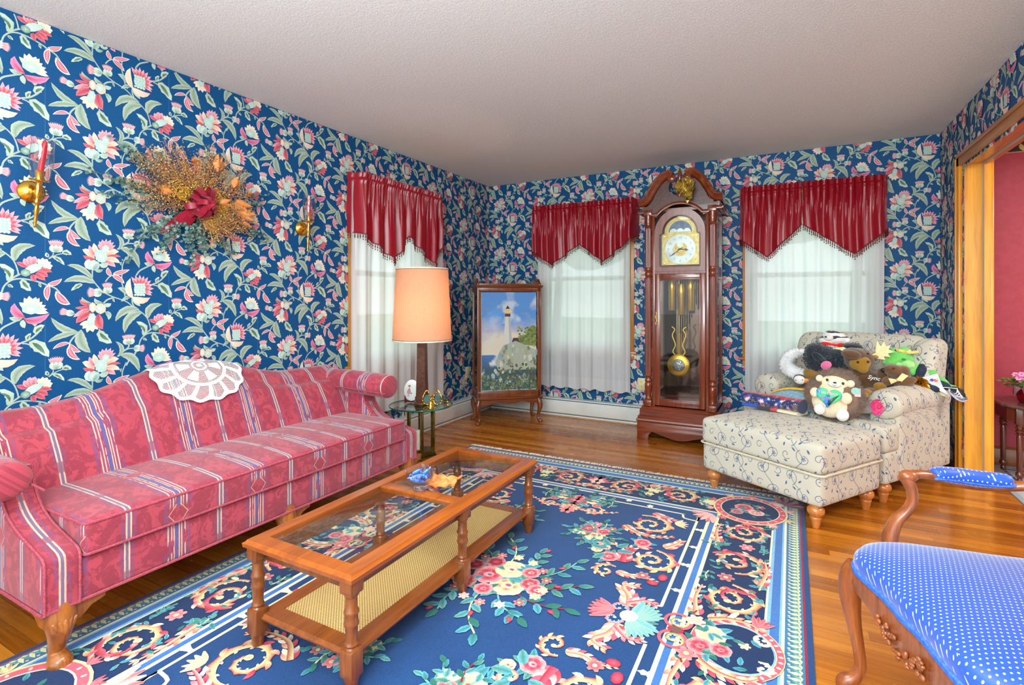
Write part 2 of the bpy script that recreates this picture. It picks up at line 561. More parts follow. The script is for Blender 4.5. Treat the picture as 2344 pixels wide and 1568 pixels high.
TILE = """S 180,941,180,918,180,901 2.7
S 175,905,184,885,207,852,229,829,266,808,300,795,331,780,362,751,398,725,423,695,436,652,437,636 2.7
S 225,774,242,793,266,803 3.6
S 448,979,415,961,386,942,370,917 3.6
S 325,1011,309,971,307,945,305,910,305,880,313,849,319,815,331,793 2.7
S 382,554,360,507,338,485,325,460 3.6
S 364,518,382,554,391,585,413,610,444,619,486,613,521,601,539,591,570,577,593,539 3.2
S 336,569,334,551,309,532,286,510 3.6
S 358,545,334,544,311,532 2.8
S 29,1010,28,997,12,980 2.1
S 63,1007,40,999,14,980 2.1
S 448,874,476,886,504,913 3.5
S 450,870,465,868,478,861 2.8
S 137,650,117,631,97,606,89,586 3.6
S 444,640,423,625,404,608 3.6
S 107,727,114,724,120,722 2.4
S 262,915,247,902,234,882 2.8
S 207,652,211,644,214,633 2.4
S 352,801,352,779,362,753 3.2
S 218,831,227,828,236,825 2.8
g 182,893,134,961,81,954 15 0 0
g 189,873,127,914,68,876 18.4 0 0
m 141,867,120,864,96,836 10.8 0 0
g 122,643,61,642,21,713 17.4 0 0
g 121,640,55,635,10,602 14.4 0 0
g 137,648,117,586,174,540 26.4 0 0
g 290,508,327,552,277,586 12 0 0
g 300,1049,366,1054,385,955 22.4 0 0
g 384,743,307,762,277,685 20.8 0 0
g 396,725,319,719,317,625 24 0 0
g 428,697,415,765,496,768 22 0 0
m 474,875,512,862,544,802 26.4 0 0
m 400,609,431,656,370,681 16.8 0 0
m 208,646,218,603,262,579 23.2 0 0
m 450,617,456,587,481,566 17 0 0
m 27,987,51,988,71,954 10.8 0 0
m 14,988,3,995,6,1008 8.8 0 0
m 497,908,497,935,528,948 16 0 0
m 470,882,463,897,481,914 10 0 0
m 62,1007,77,1022,98,1004 13.6 0 0
m 510,603,510,592,516,583 5.6 0 0
m 402,588,408,592,421,580 7.2 0 0
m 269,804,266,791,274,782 4.8 0 0
m 302,966,298,975,304,984 4.2 0 0
p 9,866,36,861,62,892 10.8 0 0
p 13,861,1,829,9,789 12 0 0
p 39,833,58,782,93,773 16.8 0 0
p 89,592,58,595,27,569 9 0 0
p 90,590,100,555,134,548 12 0 0
p 88,580,86,528,131,511 13.8 0 0
p 259,911,242,929,245,953 10.4 0 0
p 266,921,296,927,341,946 11.2 0 0
p 263,915,292,905,317,875 12 0 0
T 40,1011,39,1071 28.5
T 219,827,156,830 23.2
T 245,824,241,881 22.2
T 108,727,50,743 16.5
T 336,567,336,620 30.4
T 358,545,413,540 19.2
P 231,1037,216,1049,201,1061 10.8 0 2
P 231,1037,219,1057,207,1078 10.8 0 2
P 231,1037,225,1062,220,1088 10.8 0 2
P 231,1037,234,1065,238,1093 8.1 0 2
P 231,1037,244,1063,257,1090 10.8 0 2
P 231,1037,250,1058,270,1080 8.1 0 2
P 231,1037,254,1050,278,1064 8.1 0 2
P 231,1037,256,1040,281,1044 8.1 0 2
B 235,1043 15.6 18.4 8 7 0
P 189,993,161,1029,139,1032 14.4 4 5
P 191,986,165,988,141,1004 10.8 0 1
P 194,1004,175,1026,166,1055 12 0 2
P 203,1010,189,1039,185,1067 12 4 5
P 234,1007,266,1039,292,1033 12.8 4 5
P 234,1000,269,1020,301,1008 8.1 0 1
P 229,983,255,981,277,956 13.6 0 2
P 231,993,269,1001,297,977 13.6 4 5
B 215,1007 24.8 33.6 8 7 0.5
B 223,1030 5.1 7.6 8 7 0
B 234,1022 5.1 7.6 8 7 0
B 211,1018 6.8 7.6 8 7 0
B 223,1012 5.1 7.6 8 7 0
B 234,1007 5.1 7.6 8 7 0
B 204,1005 5.1 7.6 8 7 0
B 214,997 5.1 7.6 8 7 0
B 225,995 6.8 7.6 8 7 0
B 197,993 5.1 7.6 8 7 0
B 207,984 6.8 7.6 8 7 0
B 218,981 6.8 7.6 8 7 0
P 207,965,233,954,243,976 13.6 7 9
P 189,940,207,925,224,943 8.4 7 a
P 189,941,148,958,168,989 17.6 7 8
B 185,960 24.8 24.8 8 7 0
P 182,937,197,956,207,974 12 a 7
P 346,808,323,810,301,783 9 b 7
P 353,798,370,779,389,759 10.4 9 7
P 340,814,317,849,286,852 12.8 b 7
P 388,851,367,881,347,911 9.6 0 2
P 388,851,377,884,365,918 9.6 0 2
P 388,851,387,886,386,922 9.6 0 2
P 388,851,397,884,405,917 9.6 0 2
P 388,851,406,880,425,911 9.6 0 2
P 388,851,414,872,440,894 9.6 0 2
P 388,851,420,863,452,875 9.6 0 2
P 388,851,421,851,454,851 9.6 0 2
P 388,851,417,839,447,828 9.6 0 2
P 388,851,416,833,444,815 9.6 0 2
P 388,848,372,872,356,896 8.4 0 1
P 388,848,381,876,373,903 8.4 0 1
P 388,848,390,877,392,906 8.4 0 1
P 388,848,399,874,411,900 8.4 0 1
P 388,848,406,868,425,887 8.4 0 1
P 388,848,411,858,433,867 10.5 0 1
P 388,848,411,846,433,844 10.5 0 1
P 388,848,408,837,428,826 8.4 0 1
B 386,846 28 31.2 7 7 0
B 365,871 6.8 7 8 7 0
B 368,858 6.8 5.6 8 7 0
B 365,845 6.8 5.6 8 7 0
B 368,832 6.8 7 8 7 0
B 365,818 6.8 5.6 8 7 0
B 378,872 6.8 5.6 8 7 0
B 381,858 6.8 7 8 7 0
B 378,845 6.8 5.6 8 7 0
B 381,832 6.8 7 8 7 0
B 378,818 6.8 7 8 7 0
B 392,872 6.8 5.6 8 7 0
B 394,859 6.8 7 8 7 0
B 392,845 6.8 5.6 8 7 0
B 394,832 6.8 5.6 8 7 0
B 392,818 6.8 7 8 7 0
B 405,872 6.8 7 8 7 0
B 408,859 6.8 5.6 8 7 0
B 405,845 6.8 7 8 7 0
B 408,832 6.8 5.6 8 7 0
B 405,818 6.8 7 8 7 0
P 355,799,317,849,343,903 15.2 6 5
P 350,808,390,770,436,804 17.6 5 6
P 182,775,142,769,137,807 11.4 b 9
P 227,776,193,772,188,801 10.2 b 7
P 227,772,244,759,258,776 10.4 9 7
P 231,734,258,725,246,694 11.4 a 7
P 174,773,137,767,128,796 8.4 0 1
P 173,759,137,752,109,756 8.4 0 1
P 173,747,134,738,103,712 11.4 0 2
P 176,732,134,716,114,683 16.8 0 1
P 174,692,148,680,128,675 10.8 6 5
P 174,692,153,671,139,656 10.8 6 5
P 174,692,163,661,157,637 10.8 6 5
P 174,692,175,662,182,638 14.4 6 5
P 174,692,185,667,202,649 10.8 6 5
P 207,724,193,685,223,649 20.8 0 1
B 175,698 15.6 32 8 7 -0.25
B 172,723 5.6 5.2 8 7 0
B 182,718 4.2 5.2 8 7 0
B 167,711 4.2 6.5 8 7 0
B 179,706 5.6 5.2 8 7 0
B 189,712 4.2 5.2 8 7 0
B 163,698 5.6 5.2 8 7 0
B 175,693 4.2 5.2 8 7 0
B 187,697 4.2 5.2 8 7 0
B 160,684 4.2 5.2 8 7 0
B 172,679 5.6 5.2 8 7 0
B 183,683 5.6 5.2 8 7 0
B 180,757 14.4 24 5 6 0
B 180,757 7.8 13.6 8 5 0
B 213,750 22.8 25.6 5 6 0
B 211,751 18.4 16.8 8 7 0
P 449,979,427,975,406,985 11 a 7
P 453,974,448,954,459,937 10.4 7 9
P 478,969,497,963,492,943 11.2 7 9
P 480,1015,459,1033,439,1051 12 6 5
P 480,1015,468,1043,456,1071 12 6 5
P 480,1015,477,1047,473,1079 15 6 5
P 480,1015,488,1045,497,1074 15 6 5
P 480,1015,494,1042,509,1070 12 6 5
P 480,1015,500,1034,520,1053 12 6 5
P 480,1015,506,1026,532,1037 12 6 5
P 480,1015,508,1017,537,1019 12 6 5
P 480,1015,511,1009,542,1002 12 6 5
B 480,1022 32.8 24.8 5 7 0
B 479,1020 26 16.8 8 7 0
P 459,982,413,1004,424,1047 16.8 0 3
P 456,978,495,951,546,999 16.8 0 3
P 470,672,448,681,430,690 10.4 0 1
P 476,676,459,692,456,709 10.4 0 2
P 481,678,471,705,478,720 13 0 2
P 487,679,488,704,494,720 14 0 2
P 520,678,512,694,504,711 10.4 6 5
P 520,678,520,697,520,716 10.4 6 5
P 520,678,528,695,537,711 13 6 5
P 520,678,535,688,550,698 10.4 6 5
P 520,678,538,679,557,681 13 6 5
P 520,678,536,673,552,668 10.4 6 5
P 504,652,530,668,555,652 11.2 0 1
P 499,649,521,648,540,630 14 0 1
P 495,644,508,634,531,613 12 0 1
P 487,640,486,626,493,606 11.2 0 1
P 454,639,486,672,529,685 17.6 8 7
B 461,645 17.6 16.8 7 a 0"""
# ================================================================== measurements (metres)
XL, YB, XR, HC = -2.966, 4.987, 0.992, 2.44        # left wall, back wall, right wall, ceiling
YF = -1.6                                            # the room runs on behind the viewer
CAMH, YAW = 1.204, rad(28.218)
OPEN_Y = 4.414                                       # far jamb of the cased opening in the right wall
W1 = (2.89, 3.92); W2 = (-2.341, -1.335); W3 = (-.376, .642)
WZ0, WZ1 = .66, 2.14

PALS = {'0': (168, 44, 66), '1': (208, 84, 104), '2': (238, 168, 182), '3': (222, 120, 172), '4': (200, 140, 104), '5': (238, 220, 196),
        '6': (224, 184, 160), '7': (168, 198, 186), '8': (206, 222, 212), '9': (168, 184, 164), 'a': (112, 138, 116), 'b': (58, 98, 76),
        'c': (214, 216, 208)}
PAL = {k: lin(v) for k, v in PALS.items()}
STEM = lin((176, 190, 178)); STEM2 = lin((150, 170, 156))
PAPER = (5, 74, 124)


def paper_tile():
    d = Dec(.0004, .000012)
    for ln in TILE.split('\n'):
        q = ln.split(); k = q[0]; p = [float(x) / 1000 for x in q[1].split(',')]
        if k == 'S':
            pts = list(zip(p[0::2], p[1::2])); d.stem(pts, float(q[2]) / 1000, STEM, 3, STEM2)
        elif k in 'PgmpL':
            b, c, t = p[0:2], p[2:4], p[4:6]; w = float(q[2]) / 1000
            if k == 'P':
                c0, c1 = PAL[q[3]], PAL[q[4]]
                d.petal(b, c, t, w * 1.0, c0, c1, 5, edge=mixc(c1, PAL['c'], .35))
            elif k == 'g':
                d.petal(b, c, t, w * .88, PAL['9'], PAL['9'], 8, mid=PAL['a'], wave=.05, edge=lin((186, 198, 182)))
            elif k == 'm':
                d.petal(b, c, t, w * .9, PAL['9'], lin((188, 206, 190)), 6, wave=.13)
                cc = [(b[i] + t[i]) / 2 * .4 + c[i] * .6 for i in (0, 1)]
                d.petal([b[i] + (c[i] - b[i]) * .3 for i in (0, 1)], cc, [b[i] + (t[i] - b[i]) * .8 for i in (0, 1)], w * .34, PAL['b'], PAL['a'], 4)
            elif k == 'p':
                d.petal(b, c, t, w * 1.02, PAL['c'], PAL['c'], 7)
                e = [b[i] + (t[i] - b[i]) * .07 for i in (0, 1)]; f = [b[i] + (t[i] - b[i]) * .9 for i in (0, 1)]
                d.petal(e, c, f, w * .72, PAL['1'], PAL['1'], 6, mid=PAL['2'], edge=PAL['0'])
        elif k == 'B':
            d.blob(p[0], p[1], float(q[2]) / 1000, float(q[3]) / 1000, float(q[6]), PAL[q[4]], PAL[q[5]], 12, .04)
        elif k == 'T':
            b, t = p[0:2], p[2:4]; w = float(q[2]) / 1000
            dx, dy = t[0] - b[0], t[1] - b[1]; L = math.hypot(dx, dy); dx /= L; dy /= L
            def at(s, h): return (b[0] + dx * L * s - dy * h, b[1] + dy * L * s + dx * h)
            for i in range(9):
                a = (i - 4) / 4
                d.petal(at(.32, a * w * .35), at(.65, a * w * .7), at(1.0 - .12 * a * a, a * w * 1.0), w * .15, PAL['0'], PAL['2'], 4, edge=PAL['c'])
            for a in (-1, 1): d.petal(at(0, 0), at(.25, a * w * .75), at(.56, a * w * .5), w * .42, PAL['9'], PAL['8'], 4)
            d.petal(at(0, 0), at(.25, 0), at(.58, 0), w * .42, PAL['a'], PAL['8'], 4)
    return d


class FastMesh:
    def __init__(s): s.V, s.F, s.C, s.n = [], [], [], 0
    def add(s, V, F, Cc):
        s.V.append(V); s.C.append(Cc); s.F += [tuple(i + s.n for i in f) for f in F]; s.n += len(V)
    def build(s, name, mat):
        me = bpy.data.meshes.new(name)
        V = np.concatenate(s.V)
        me.from_pydata([tuple(v) for v in V.tolist()], [], s.F)
        me.materials.append(mat)
        a = me.color_attributes.new('Col', 'FLOAT_COLOR', 'POINT')
        Cc = np.concatenate(s.C); Cc = np.concatenate([Cc, np.ones((len(Cc), 1))], 1).astype(np.float32)
        a.data.foreach_set('color', Cc.ravel()); me.update()
        o = bpy.data.objects.new(name, me); COL.objects.link(o)
        return o


_tile = paper_tile()
_tV = np.array(_tile.v); _tC = np.array(_tile.c); _tF = _tile.f
_tcen = np.array([_tV[list(f)].mean(0)[:2] for f in _tF])


def papered_wall(name, to3, u0, u1, holes, start, pitch, z0, us=1.0, thick=.10):
    """wall panel u0..u1 x 0..HC, with rectangular holes, covered by the repeating floral paper"""
    fm = FastMesh()
    us_ = sorted({u0, u1} | {h[0] for h in holes} | {h[1] for h in holes}); zs = sorted({0, HC} | {h[2] for h in holes} | {h[3] for h in holes})
    base = lin(PAPER)
    for a, b in zip(us_, us_[1:]):
        for c, d in zip(zs, zs[1:]):
            if any(h[0] - 1e-6 <= a and b <= h[1] + 1e-6 and h[2] - 1e-6 <= c and d <= h[3] + 1e-6 for h in holes): continue
            for w, order in ((0, (0, 1, 2, 3)), (-thick, (3, 2, 1, 0))):
                q = [to3(a, c, w), to3(b, c, w), to3(b, d, w), to3(a, d, w)]
                fm.add(np.array(q), [order], np.array([base if w == 0 else lin((200, 200, 195))] * 4))
    # faint strip seams
    k0 = math.floor((u0 - start) / pitch) - 1; k1 = math.ceil((u1 - start) / pitch) + 1
    for k in range(k0, k1 + 1):
        us0 = start + k * pitch
        if u0 < us0 < u1:
            q = [to3(us0 - .0006, .18, .0003), to3(us0 + .0006, .18, .0003), to3(us0 + .0006, HC, .0003), to3(us0 - .0006, HC, .0003)]
            if not any(h[0] < us0 < h[1] for h in holes): fm.add(np.array(q), [(0, 1, 2, 3)], np.array([lin((70, 120, 165))] * 4))
        zb = z0 + (.2675 if k % 2 else 0)
        for r in range(-4, 5):
            ox, oz = us0, zb + r * .535
            cx = _tcen[:, 0] * us + ox; cz = _tcen[:, 1] + oz
            ok = (cx > u0) & (cx < u1) & (cz > .02) & (cz < HC - .002)
            for h in holes: ok &= ~((cx > h[0] + .012) & (cx < h[1] - .012) & (cz > h[2] + .012) & (cz < h[3] - .012))
            idx = np.nonzero(ok)[0]
            if len(idx) == 0: continue
            F = [_tF[i] for i in idx]
            used = sorted({v for f in F for v in f}); mp = {v: i for i, v in enumerate(used)}
            P = _tV[used]
            cc = np.clip(P[:, 1] + oz, .02, HC - .001)
            uu = np.clip(P[:, 0] * us + ox, u0 + .0005, u1 - .0005)
            V = np.array([to3(a, b, w) for a, b, w in zip(uu, cc, P[:, 2])])
            fm.add(V, [tuple(mp[v] for v in f) for f in F], _tC[used])
    g = Graph(name + '_paper')
    n = g.noise(g.coord('Object'), 260, 2)
    col = g.mix(.16, g.attr(), g.ramp(n, [(.3, (90, 90, 90)), (.7, (255, 255, 255))]), 'OVERLAY')
    g.bump(n, .05, .001)
    return tag(fm.build(name, g.set(col, .55, spec=.25)), kind='structure')


H1 = (W1[0] + .02, W1[1] - .02, WZ0 + .03, WZ1 - .02)
papered_wall('wall_left', lambda u, z, w: (XL + w, u, z), YF, YB, [H1], 1.072, .53, .40)
papered_wall('wall_back', lambda u, z, w: (u, YB - w, z), XL, XR,
             [(W2[0] + .02, W2[1] - .02, WZ0 + .03, WZ1 - .02), (W3[0] + .02, W3[1] - .02, WZ0 + .03, WZ1 - .02)], .542, .5115, .41, .5115 / .53)
# right wall: short pier beside the opening and the strip over it
papered_wall('wall_right', lambda u, z, w: (XR - w, -u, z), -YB, 1.6, [(-OPEN_Y + .04, -.9, 0, 2.06)], -5.07, .53, .322)

# ---- floor: narrow oak strips running across the room
g = Graph('oak_floor')
x, y, z = g.obj()
row = (y / .058).floor()
wn = g.n('ShaderNodeTexWhiteNoise', noise_dimensions='1D'); g.link(row, wn.inputs['W'])
xo = x / 1.1 + Sk(g, wn.outputs[0]) * 7.3
pl = xo.floor()
wn2 = g.n('ShaderNodeTexWhiteNoise', noise_dimensions='2D'); g.link(g.vec(row, pl), wn2.inputs['Vector'])
tone = Sk(g, wn2.outputs[0])
fy = (y / .058).fract(); fx = xo.fract()
gap = ((fy < .02).max(fy > .985)).max(fx < .0018)
gr = g.noise(g.vec(x * 2.2 + tone * 40, y * 46, tone * 9), 1.0, 5, .62, .8)
col = g.ramp(gr * .62 + tone * .38, [(.25, (138, 74, 14)), (.5, (180, 104, 24)), (.75, (208, 132, 40))])
col = g.mix(gap * .55, col, (70, 34, 12))
rgh = g.noise(g.coord(), 14, 2) * .12 + .2
g.bump(gr * .5 - gap * .6, .12, .002)
oak = g.set(col, rgh, coat=.35, coatr=.12)
mb = MB(); mb.box(XL - .1, 4.4, YF, YB + .1, -.1, 0)
struct(mb, 'floor', oak, smooth=0)

# ---- textured ceiling
g = Graph('stipple_ceiling')
v = g.coord()
n = g.noise(v, 150, 3, .7); n2 = g.noise(v, 62, 2, .6)
g.bump(n * .7 + n2 * .5, .55, .006)
ceil_m = g.set(g.ramp(n, [(.35, (206, 206, 206)), (.55, (226, 226, 226)), (.75, (250, 250, 250))]), .75, spec=.3)
mb = MB(); mb.box(XL - .1, 4.4, YF, YB + .1, HC, HC + .1)
struct(mb, 'ceiling', ceil_m, smooth=0)

# ---- windows
honey = wood('honey_pine', (204, 132, 52), (160, 92, 26), 2, .35, .3)
honey_h = wood('honey_pine_across', (204, 132, 52), (160, 92, 26), 0, .35, .3)
honey_d = wood('honey_pine_deep', (204, 132, 52), (160, 92, 26), 1, .35, .3)
sashw = pm('window_sash_paint', (226, 222, 212), .4)


def pane_mat(name='window_glass', tint=(.93, .96, .95, 1), refl=.6):
    g = Graph(name)
    t = g.n('ShaderNodeBsdfTransparent'); t.inputs[0].default_value = tint
    gl = g.n('ShaderNodeBsdfGlossy'); gl.inputs['Roughness'].default_value = .02
    lw = g.n('ShaderNodeLayerWeight')
    fr = Sk(g, lw.outputs['Facing']).pow(4.0) * refl + refl * .075
    mx = g.n('ShaderNodeMixShader')
    g.link(fr, mx.inputs[0]); g.nt.links.new(t.outputs[0], mx.inputs[1]); g.nt.links.new(gl.outputs[0], mx.inputs[2])
    g.nt.links.new(mx.outputs[0], g.out.inputs[0])
    return g.m


GLASS = pane_mat()


def window(n, M, w, label_m):
    """local: x across 0..w, y into the room (negative = outside), z up"""
    root = bpy.data.objects.new('window_%d' % n, None); COL.objects.link(root); root.matrix_world = M; tag(root, kind='structure')
    c = MB(); cw = .062
    prof = [(0, 0), (cw, 0), (cw, .012), (cw - .012, .02), (.02, .016), (.008, .012), (0, .008)]
    for s in (0, 1):
        x0, x1 = (0, cw) if s == 0 else (w - cw, w)
        c.box(x0, x1, -.005, .018, WZ0 + .02, WZ1, .004)
        c.box(x0 + .014, x1 - .014, .016, .023, WZ0 + .02, WZ1 - .014, .003)
    c.box(0, w, -.005, .018, WZ1 - cw, WZ1, .004)
    c.box(.0, w, .0, .016, WZ0 - .055, WZ0, .004)           # apron
    c.build('window_frame', honey, root)
    st = MB(); st.box(-.03, w + .03, -.09, .045, WZ0, WZ0 + .022, .006); st.build('window_sill', honey_h, root)
    j = MB()
    for x0, x1 in ((cw - .004, cw + .014), (w - cw - .014, w - cw + .004)): j.box(x0, x1, -.098, .0, WZ0 + .02, WZ1 - cw + .01)
    j.box(cw, w - cw, -.098, 0, WZ1 - cw - .012, WZ1 - cw + .006)
    j.build('window_jamb', honey, root)
    a, b = cw + .014, w - cw - .014; zm = 1.40; zt = WZ1 - cw - .012; zb = WZ0 + .022
    for nm, y0, za, zb_ in (('lower', -.055, zb, zm + .02), ('upper', -.085, zm - .02, zt)):
        s = MB()
        for q in ((a, a + .04), (b - .04, b)): s.box(q[0], q[1], y0, y0 + .03, za, zb_)
        s.box(a, b, y0, y0 + .03, za, za + (.07 if nm == 'lower' else .035)); s.box(a, b, y0, y0 + .03, zb_ - .035, zb_)
        s.build('window_sash', sashw, root)
        p = MB(); p.box(a + .035, b - .035, y0 + .013, y0 + .017, za + .03, zb_ - .03); p.build('window_pane', GLASS, root)
    return root


window(1, Matrix(((0, 1, 0, XL), (-1, 0, 0, W1[1]), (0, 0, 1, 0), (0, 0, 0, 1))), W1[1] - W1[0], '')
window(2, Matrix(((-1, 0, 0, W2[1]), (0, -1, 0, YB), (0, 0, 1, 0), (0, 0, 0, 1))), W2[1] - W2[0], '')
window(3, Matrix(((-1, 0, 0, W3[1]), (0, -1, 0, YB), (0, 0, 1, 0), (0, 0, 0, 1))), W3[1] - W3[0], '')

# ---- hydronic baseboard heaters along left and back walls
heatw = pm('heater_enamel', (226, 230, 226), .35, 0, (214, 220, 216), 4)
slot = pm('heater_slot', (92, 100, 98), .5)
def heater(name, path):
    mb = MB()
    mb.sweep([(0, .155), (0, .173), (.006, .175), (.058, .168), (.062, .160), (.058, .158), (.012, .162)], path)
    mb.sweep([(.012, .0), (.0, .0), (.0, .17), (.012, .165)], path, mi=1)
    mb.sweep([(.052, .150), (.066, .136), (.066, .030), (.062, .024), (.058, .030), (.058, .134), (.048, .146)], path)
    mb.sweep([(.062, .0), (.062, .012), (.012, .016), (.012, 0)], path)
    return tag(mb.build(name, [heatw, slot]), kind='structure')
heater('baseboard_left', [(XL, 1.9, 0), (XL, YB - .0, 0)])
heater('baseboard_back', [(XL + .066, YB, 0), (-.3, YB, 0)])
dkwood = wood('dark_baseboard', (104, 54, 32), (70, 32, 18), 1, .35, .2)
mb = MB(); mb.sweep([(0, 0), (.014, 0), (.014, .055), (.008, .07), (0, .07)], [(XR, YB, 0), (XR, OPEN_Y + .12, 0)]); struct(mb, 'baseboard_right', dkwood)
mb = MB(); mb.box(XR - .03, XR - .012, OPEN_Y + .12, YB, 0, .018, .006); struct(mb, 'trim_4', dkwood)

# ---- cased opening (jamb, head, casings) in honey oak
oakv = wood('casing_oak', (242, 168, 44), (214, 136, 24), 2, .32, .3, .8, 1.1)
oakh = wood('casing_oak_across', (206, 132, 50), (168, 98, 28), 1, .32, .3, .8, 1.1)
ZH = 2.075; JT = .145
mb = MB()
mb.box(XR - .002, XR + JT, OPEN_Y, OPEN_Y + .02, 0, ZH + .02)
mb.box(XR - .018, XR, OPEN_Y + .008, OPEN_Y + .085, 0, ZH + .085, .004); mb.box(XR - .024, XR - .016, OPEN_Y + .06, OPEN_Y + .085, 0, ZH + .085, .003)
mb.box(XR + JT, XR + JT + .016, OPEN_Y + .008, OPEN_Y + .075, 0, ZH + .08, .004)
struct(mb, 'trim_1', oakv)
mb = MB()
mb.box(XR - .002, XR + JT, .9, OPEN_Y + .02, ZH, ZH + .02)
mb.box(XR - .018, XR - .0005, .9, OPEN_Y + .085, ZH - .003, ZH + .075, .004); mb.box(XR - .024, XR - .016, .9, OPEN_Y + .085, ZH + .052, ZH + .077, .003)
mb.box(XR + JT, XR + JT + .016, .9, OPEN_Y + .075, ZH + .008, ZH + .075, .004)
struct(mb, 'trim_2', oakh)

# ---- dining room beyond the opening
DXR = 4.3
redw = pm('dining_wall_paint', (176, 62, 78), .6, 0, (168, 56, 70), 30, .04, 400)
ZB = 2.245
mb = MB(); mb.box(XR + .1, DXR, YB, YB + .1, 0, ZB)
struct(mb, 'wall_dining', redw)
d = Dec(.0006, .00002)
gold, gold2, leafd = lin((188, 158, 78)), lin((226, 196, 120)), lin((84, 92, 40))
for i in range(16):
    x0 = XR + .12 + i * .2
    d.stem([(x0, ZB + .05), (x0 + .07, ZB + .10), (x0 + .14, ZB + .09), (x0 + .2, ZB + .05)], .006, gold)
    for q in range(4):
        xx = x0 + .03 + q * .05; zz = ZB + .075 + .02 * math.sin(q * 2)
        d.petal((xx, zz), (xx + .0, zz + (.04 if q % 2 else -.035)), (xx + .035, zz + (.065 if q % 2 else -.06)), .014, leafd if q % 3 == 0 else gold, gold2, 4)
    d.blob(x0 + .1, ZB + .15, .03, .025, 0, gold2, gold, 10, .15)
d.rect(XR + .1, DXR, ZB - .004, ZB + .004, lin((196, 150, 110)))
mb = MB(); mb.box(XR + .1, DXR, YB, YB + .1, ZB, HC, col=lin((20, 26, 22))); d.into(mb, lambda u, z_, w: (u, YB - w, z_))
g = Graph('dining_border'); struct(mb, 'wall_border', g.set(g.attr(), .6), smooth=0)
mb = MB(); mb.box(DXR, DXR + .1, YF, YB + .1, 0, HC); struct(mb, 'wall_dining_right', redw)
oakb = wood('dining_base_oak', (156, 92, 36), (112, 60, 18), 0, .35, .2)
mb = MB(); mb.sweep([(0, 0), (.016, 0), (.016, .105), (.01, .12), (.004, .13), (0, .13)], [(XR + .12, YB, 0), (DXR, YB, 0)][::1]); struct(mb, 'baseboard_dining', oakb)

# wall backing on the dining side of the pier
mb = MB(); mb.box(XR + .1, XR + JT - .001, OPEN_Y + .02, YB, 0, HC); mb.box(XR + .1, XR + JT - .001, .9, OPEN_Y + .02, ZH + .02, HC); struct(mb, 'wall_dining_left', redw)

# ---- outdoors
g = Graph('lawn_grass'); f = g.noise(g.coord(), 9, 5, .7)
lawn = g.set(g.ramp(f, [(.3, (66, 96, 34)), (.7, (128, 158, 70))]), .9)
mb = MB(); mb.box(-40, 40, -40, 45, -.75, -.6); tag(struct(mb, 'ground', lawn, 0), kind='structure')
leafm = pm('tree_leaf', (70, 112, 40), .7, 0, (120, 160, 70), 3)
barkm = pm('tree_bark', (92, 76, 58), .9, 0, (60, 48, 36), 14)
def tree(x, y, h, label):
    t = thing('tree', label, 'tree', (x, y, -.6), 0, 'trees on the lawn outside the windows')
    mb = MB(); mb.tube([(0, 0, 0), (.1, .05, h * .35), (.0, .1, h * .7)], [.16, .12, .05], 8); mb.build('trunk', barkm, t)
    mb = MB(); r = random.Random(int(x * 10 + y * 3))
    for i in range(9):
        a = r.random() * 6.28; q = r.random() * h * .28
        mb.ell((q * math.cos(a), q * math.sin(a), h * (.5 + .45 * r.random())), (h * .2, h * .2, h * .16), None, 12, 8, fn=lambda d_: 1 + .18 * noise.noise(d_ * 5 + Vector((i, 0, 0))))
    mb.build('crown', leafm, t)
tree(-12.5, 6.5, 6.5, 'green tree on the lawn behind the sheer curtain of the left wall window')
tree(-6.5, 15, 7.5, 'green tree on the lawn behind the sheer curtain beside the clock')
tree(1.5, 17, 8.5, 'green tree on the lawn behind the sheer curtain over the armchair')

# added pale ground behind the viewer, unseen, to bounce daylight up to the ceiling
bounce_m = pm('bounce_ground_pale', (214, 208, 198), .9, 0, (190, 184, 174), 8)
mb = MB(); mb.box(-14, 14, -30, YF, -.6, -.02); tag(struct(mb, 'bounce_ground', bounce_m, 0), kind='structure')


def area(name, loc, rot, sx, sy, power, col=(1, 1, 1)):
    l = bpy.data.lights.new(name, 'AREA'); l.shape = 'RECTANGLE'; l.size = sx; l.size_y = sy; l.energy = power; l.color = col
    o = bpy.data.objects.new(name, l); COL.objects.link(o); o.location = loc; o.rotation_euler = rot
    return o


area('fill_up', (-.6, -.5, 1.55), (PI, 0, 0), 1.6, 1.0, 88, (.76, .94, .95))  # added fill behind the viewer, aimed up to brighten the ceiling
area('fill_far_end', (-.25, -1.0, 1.75), (PI / 2 + rad(38), 0, rad(8)), 1.3, 1.3, 110, (.78, .93, .97))  # added fill, tilted forward to lift the back wall and far ceiling
area('fill_overhead', (-.9, 1.2, HC - .03), (0, 0, 0), 1.2, 1.2, 34, (.90, .95, .97))  # added overhead fill out of view, not a fixture of the room
area('dining_ceiling_light', (2.6, 3.0, HC - .03), (0, 0, 0), 1.0, 1.0, 60, (1, .92, .84))
# ---- camera
cam = bpy.data.cameras.new('camera'); co = bpy.data.objects.new('camera', cam); COL.objects.link(co)
cam.sensor_width = 36.0; cam.lens = 36.0 * 1190.85 / 2344
cam.shift_y = -(784 - 681.2) / 2344; cam.clip_start = .05
co.location = (0, 0, CAMH); co.rotation_euler = (PI / 2, 0, YAW)
S.camera = co

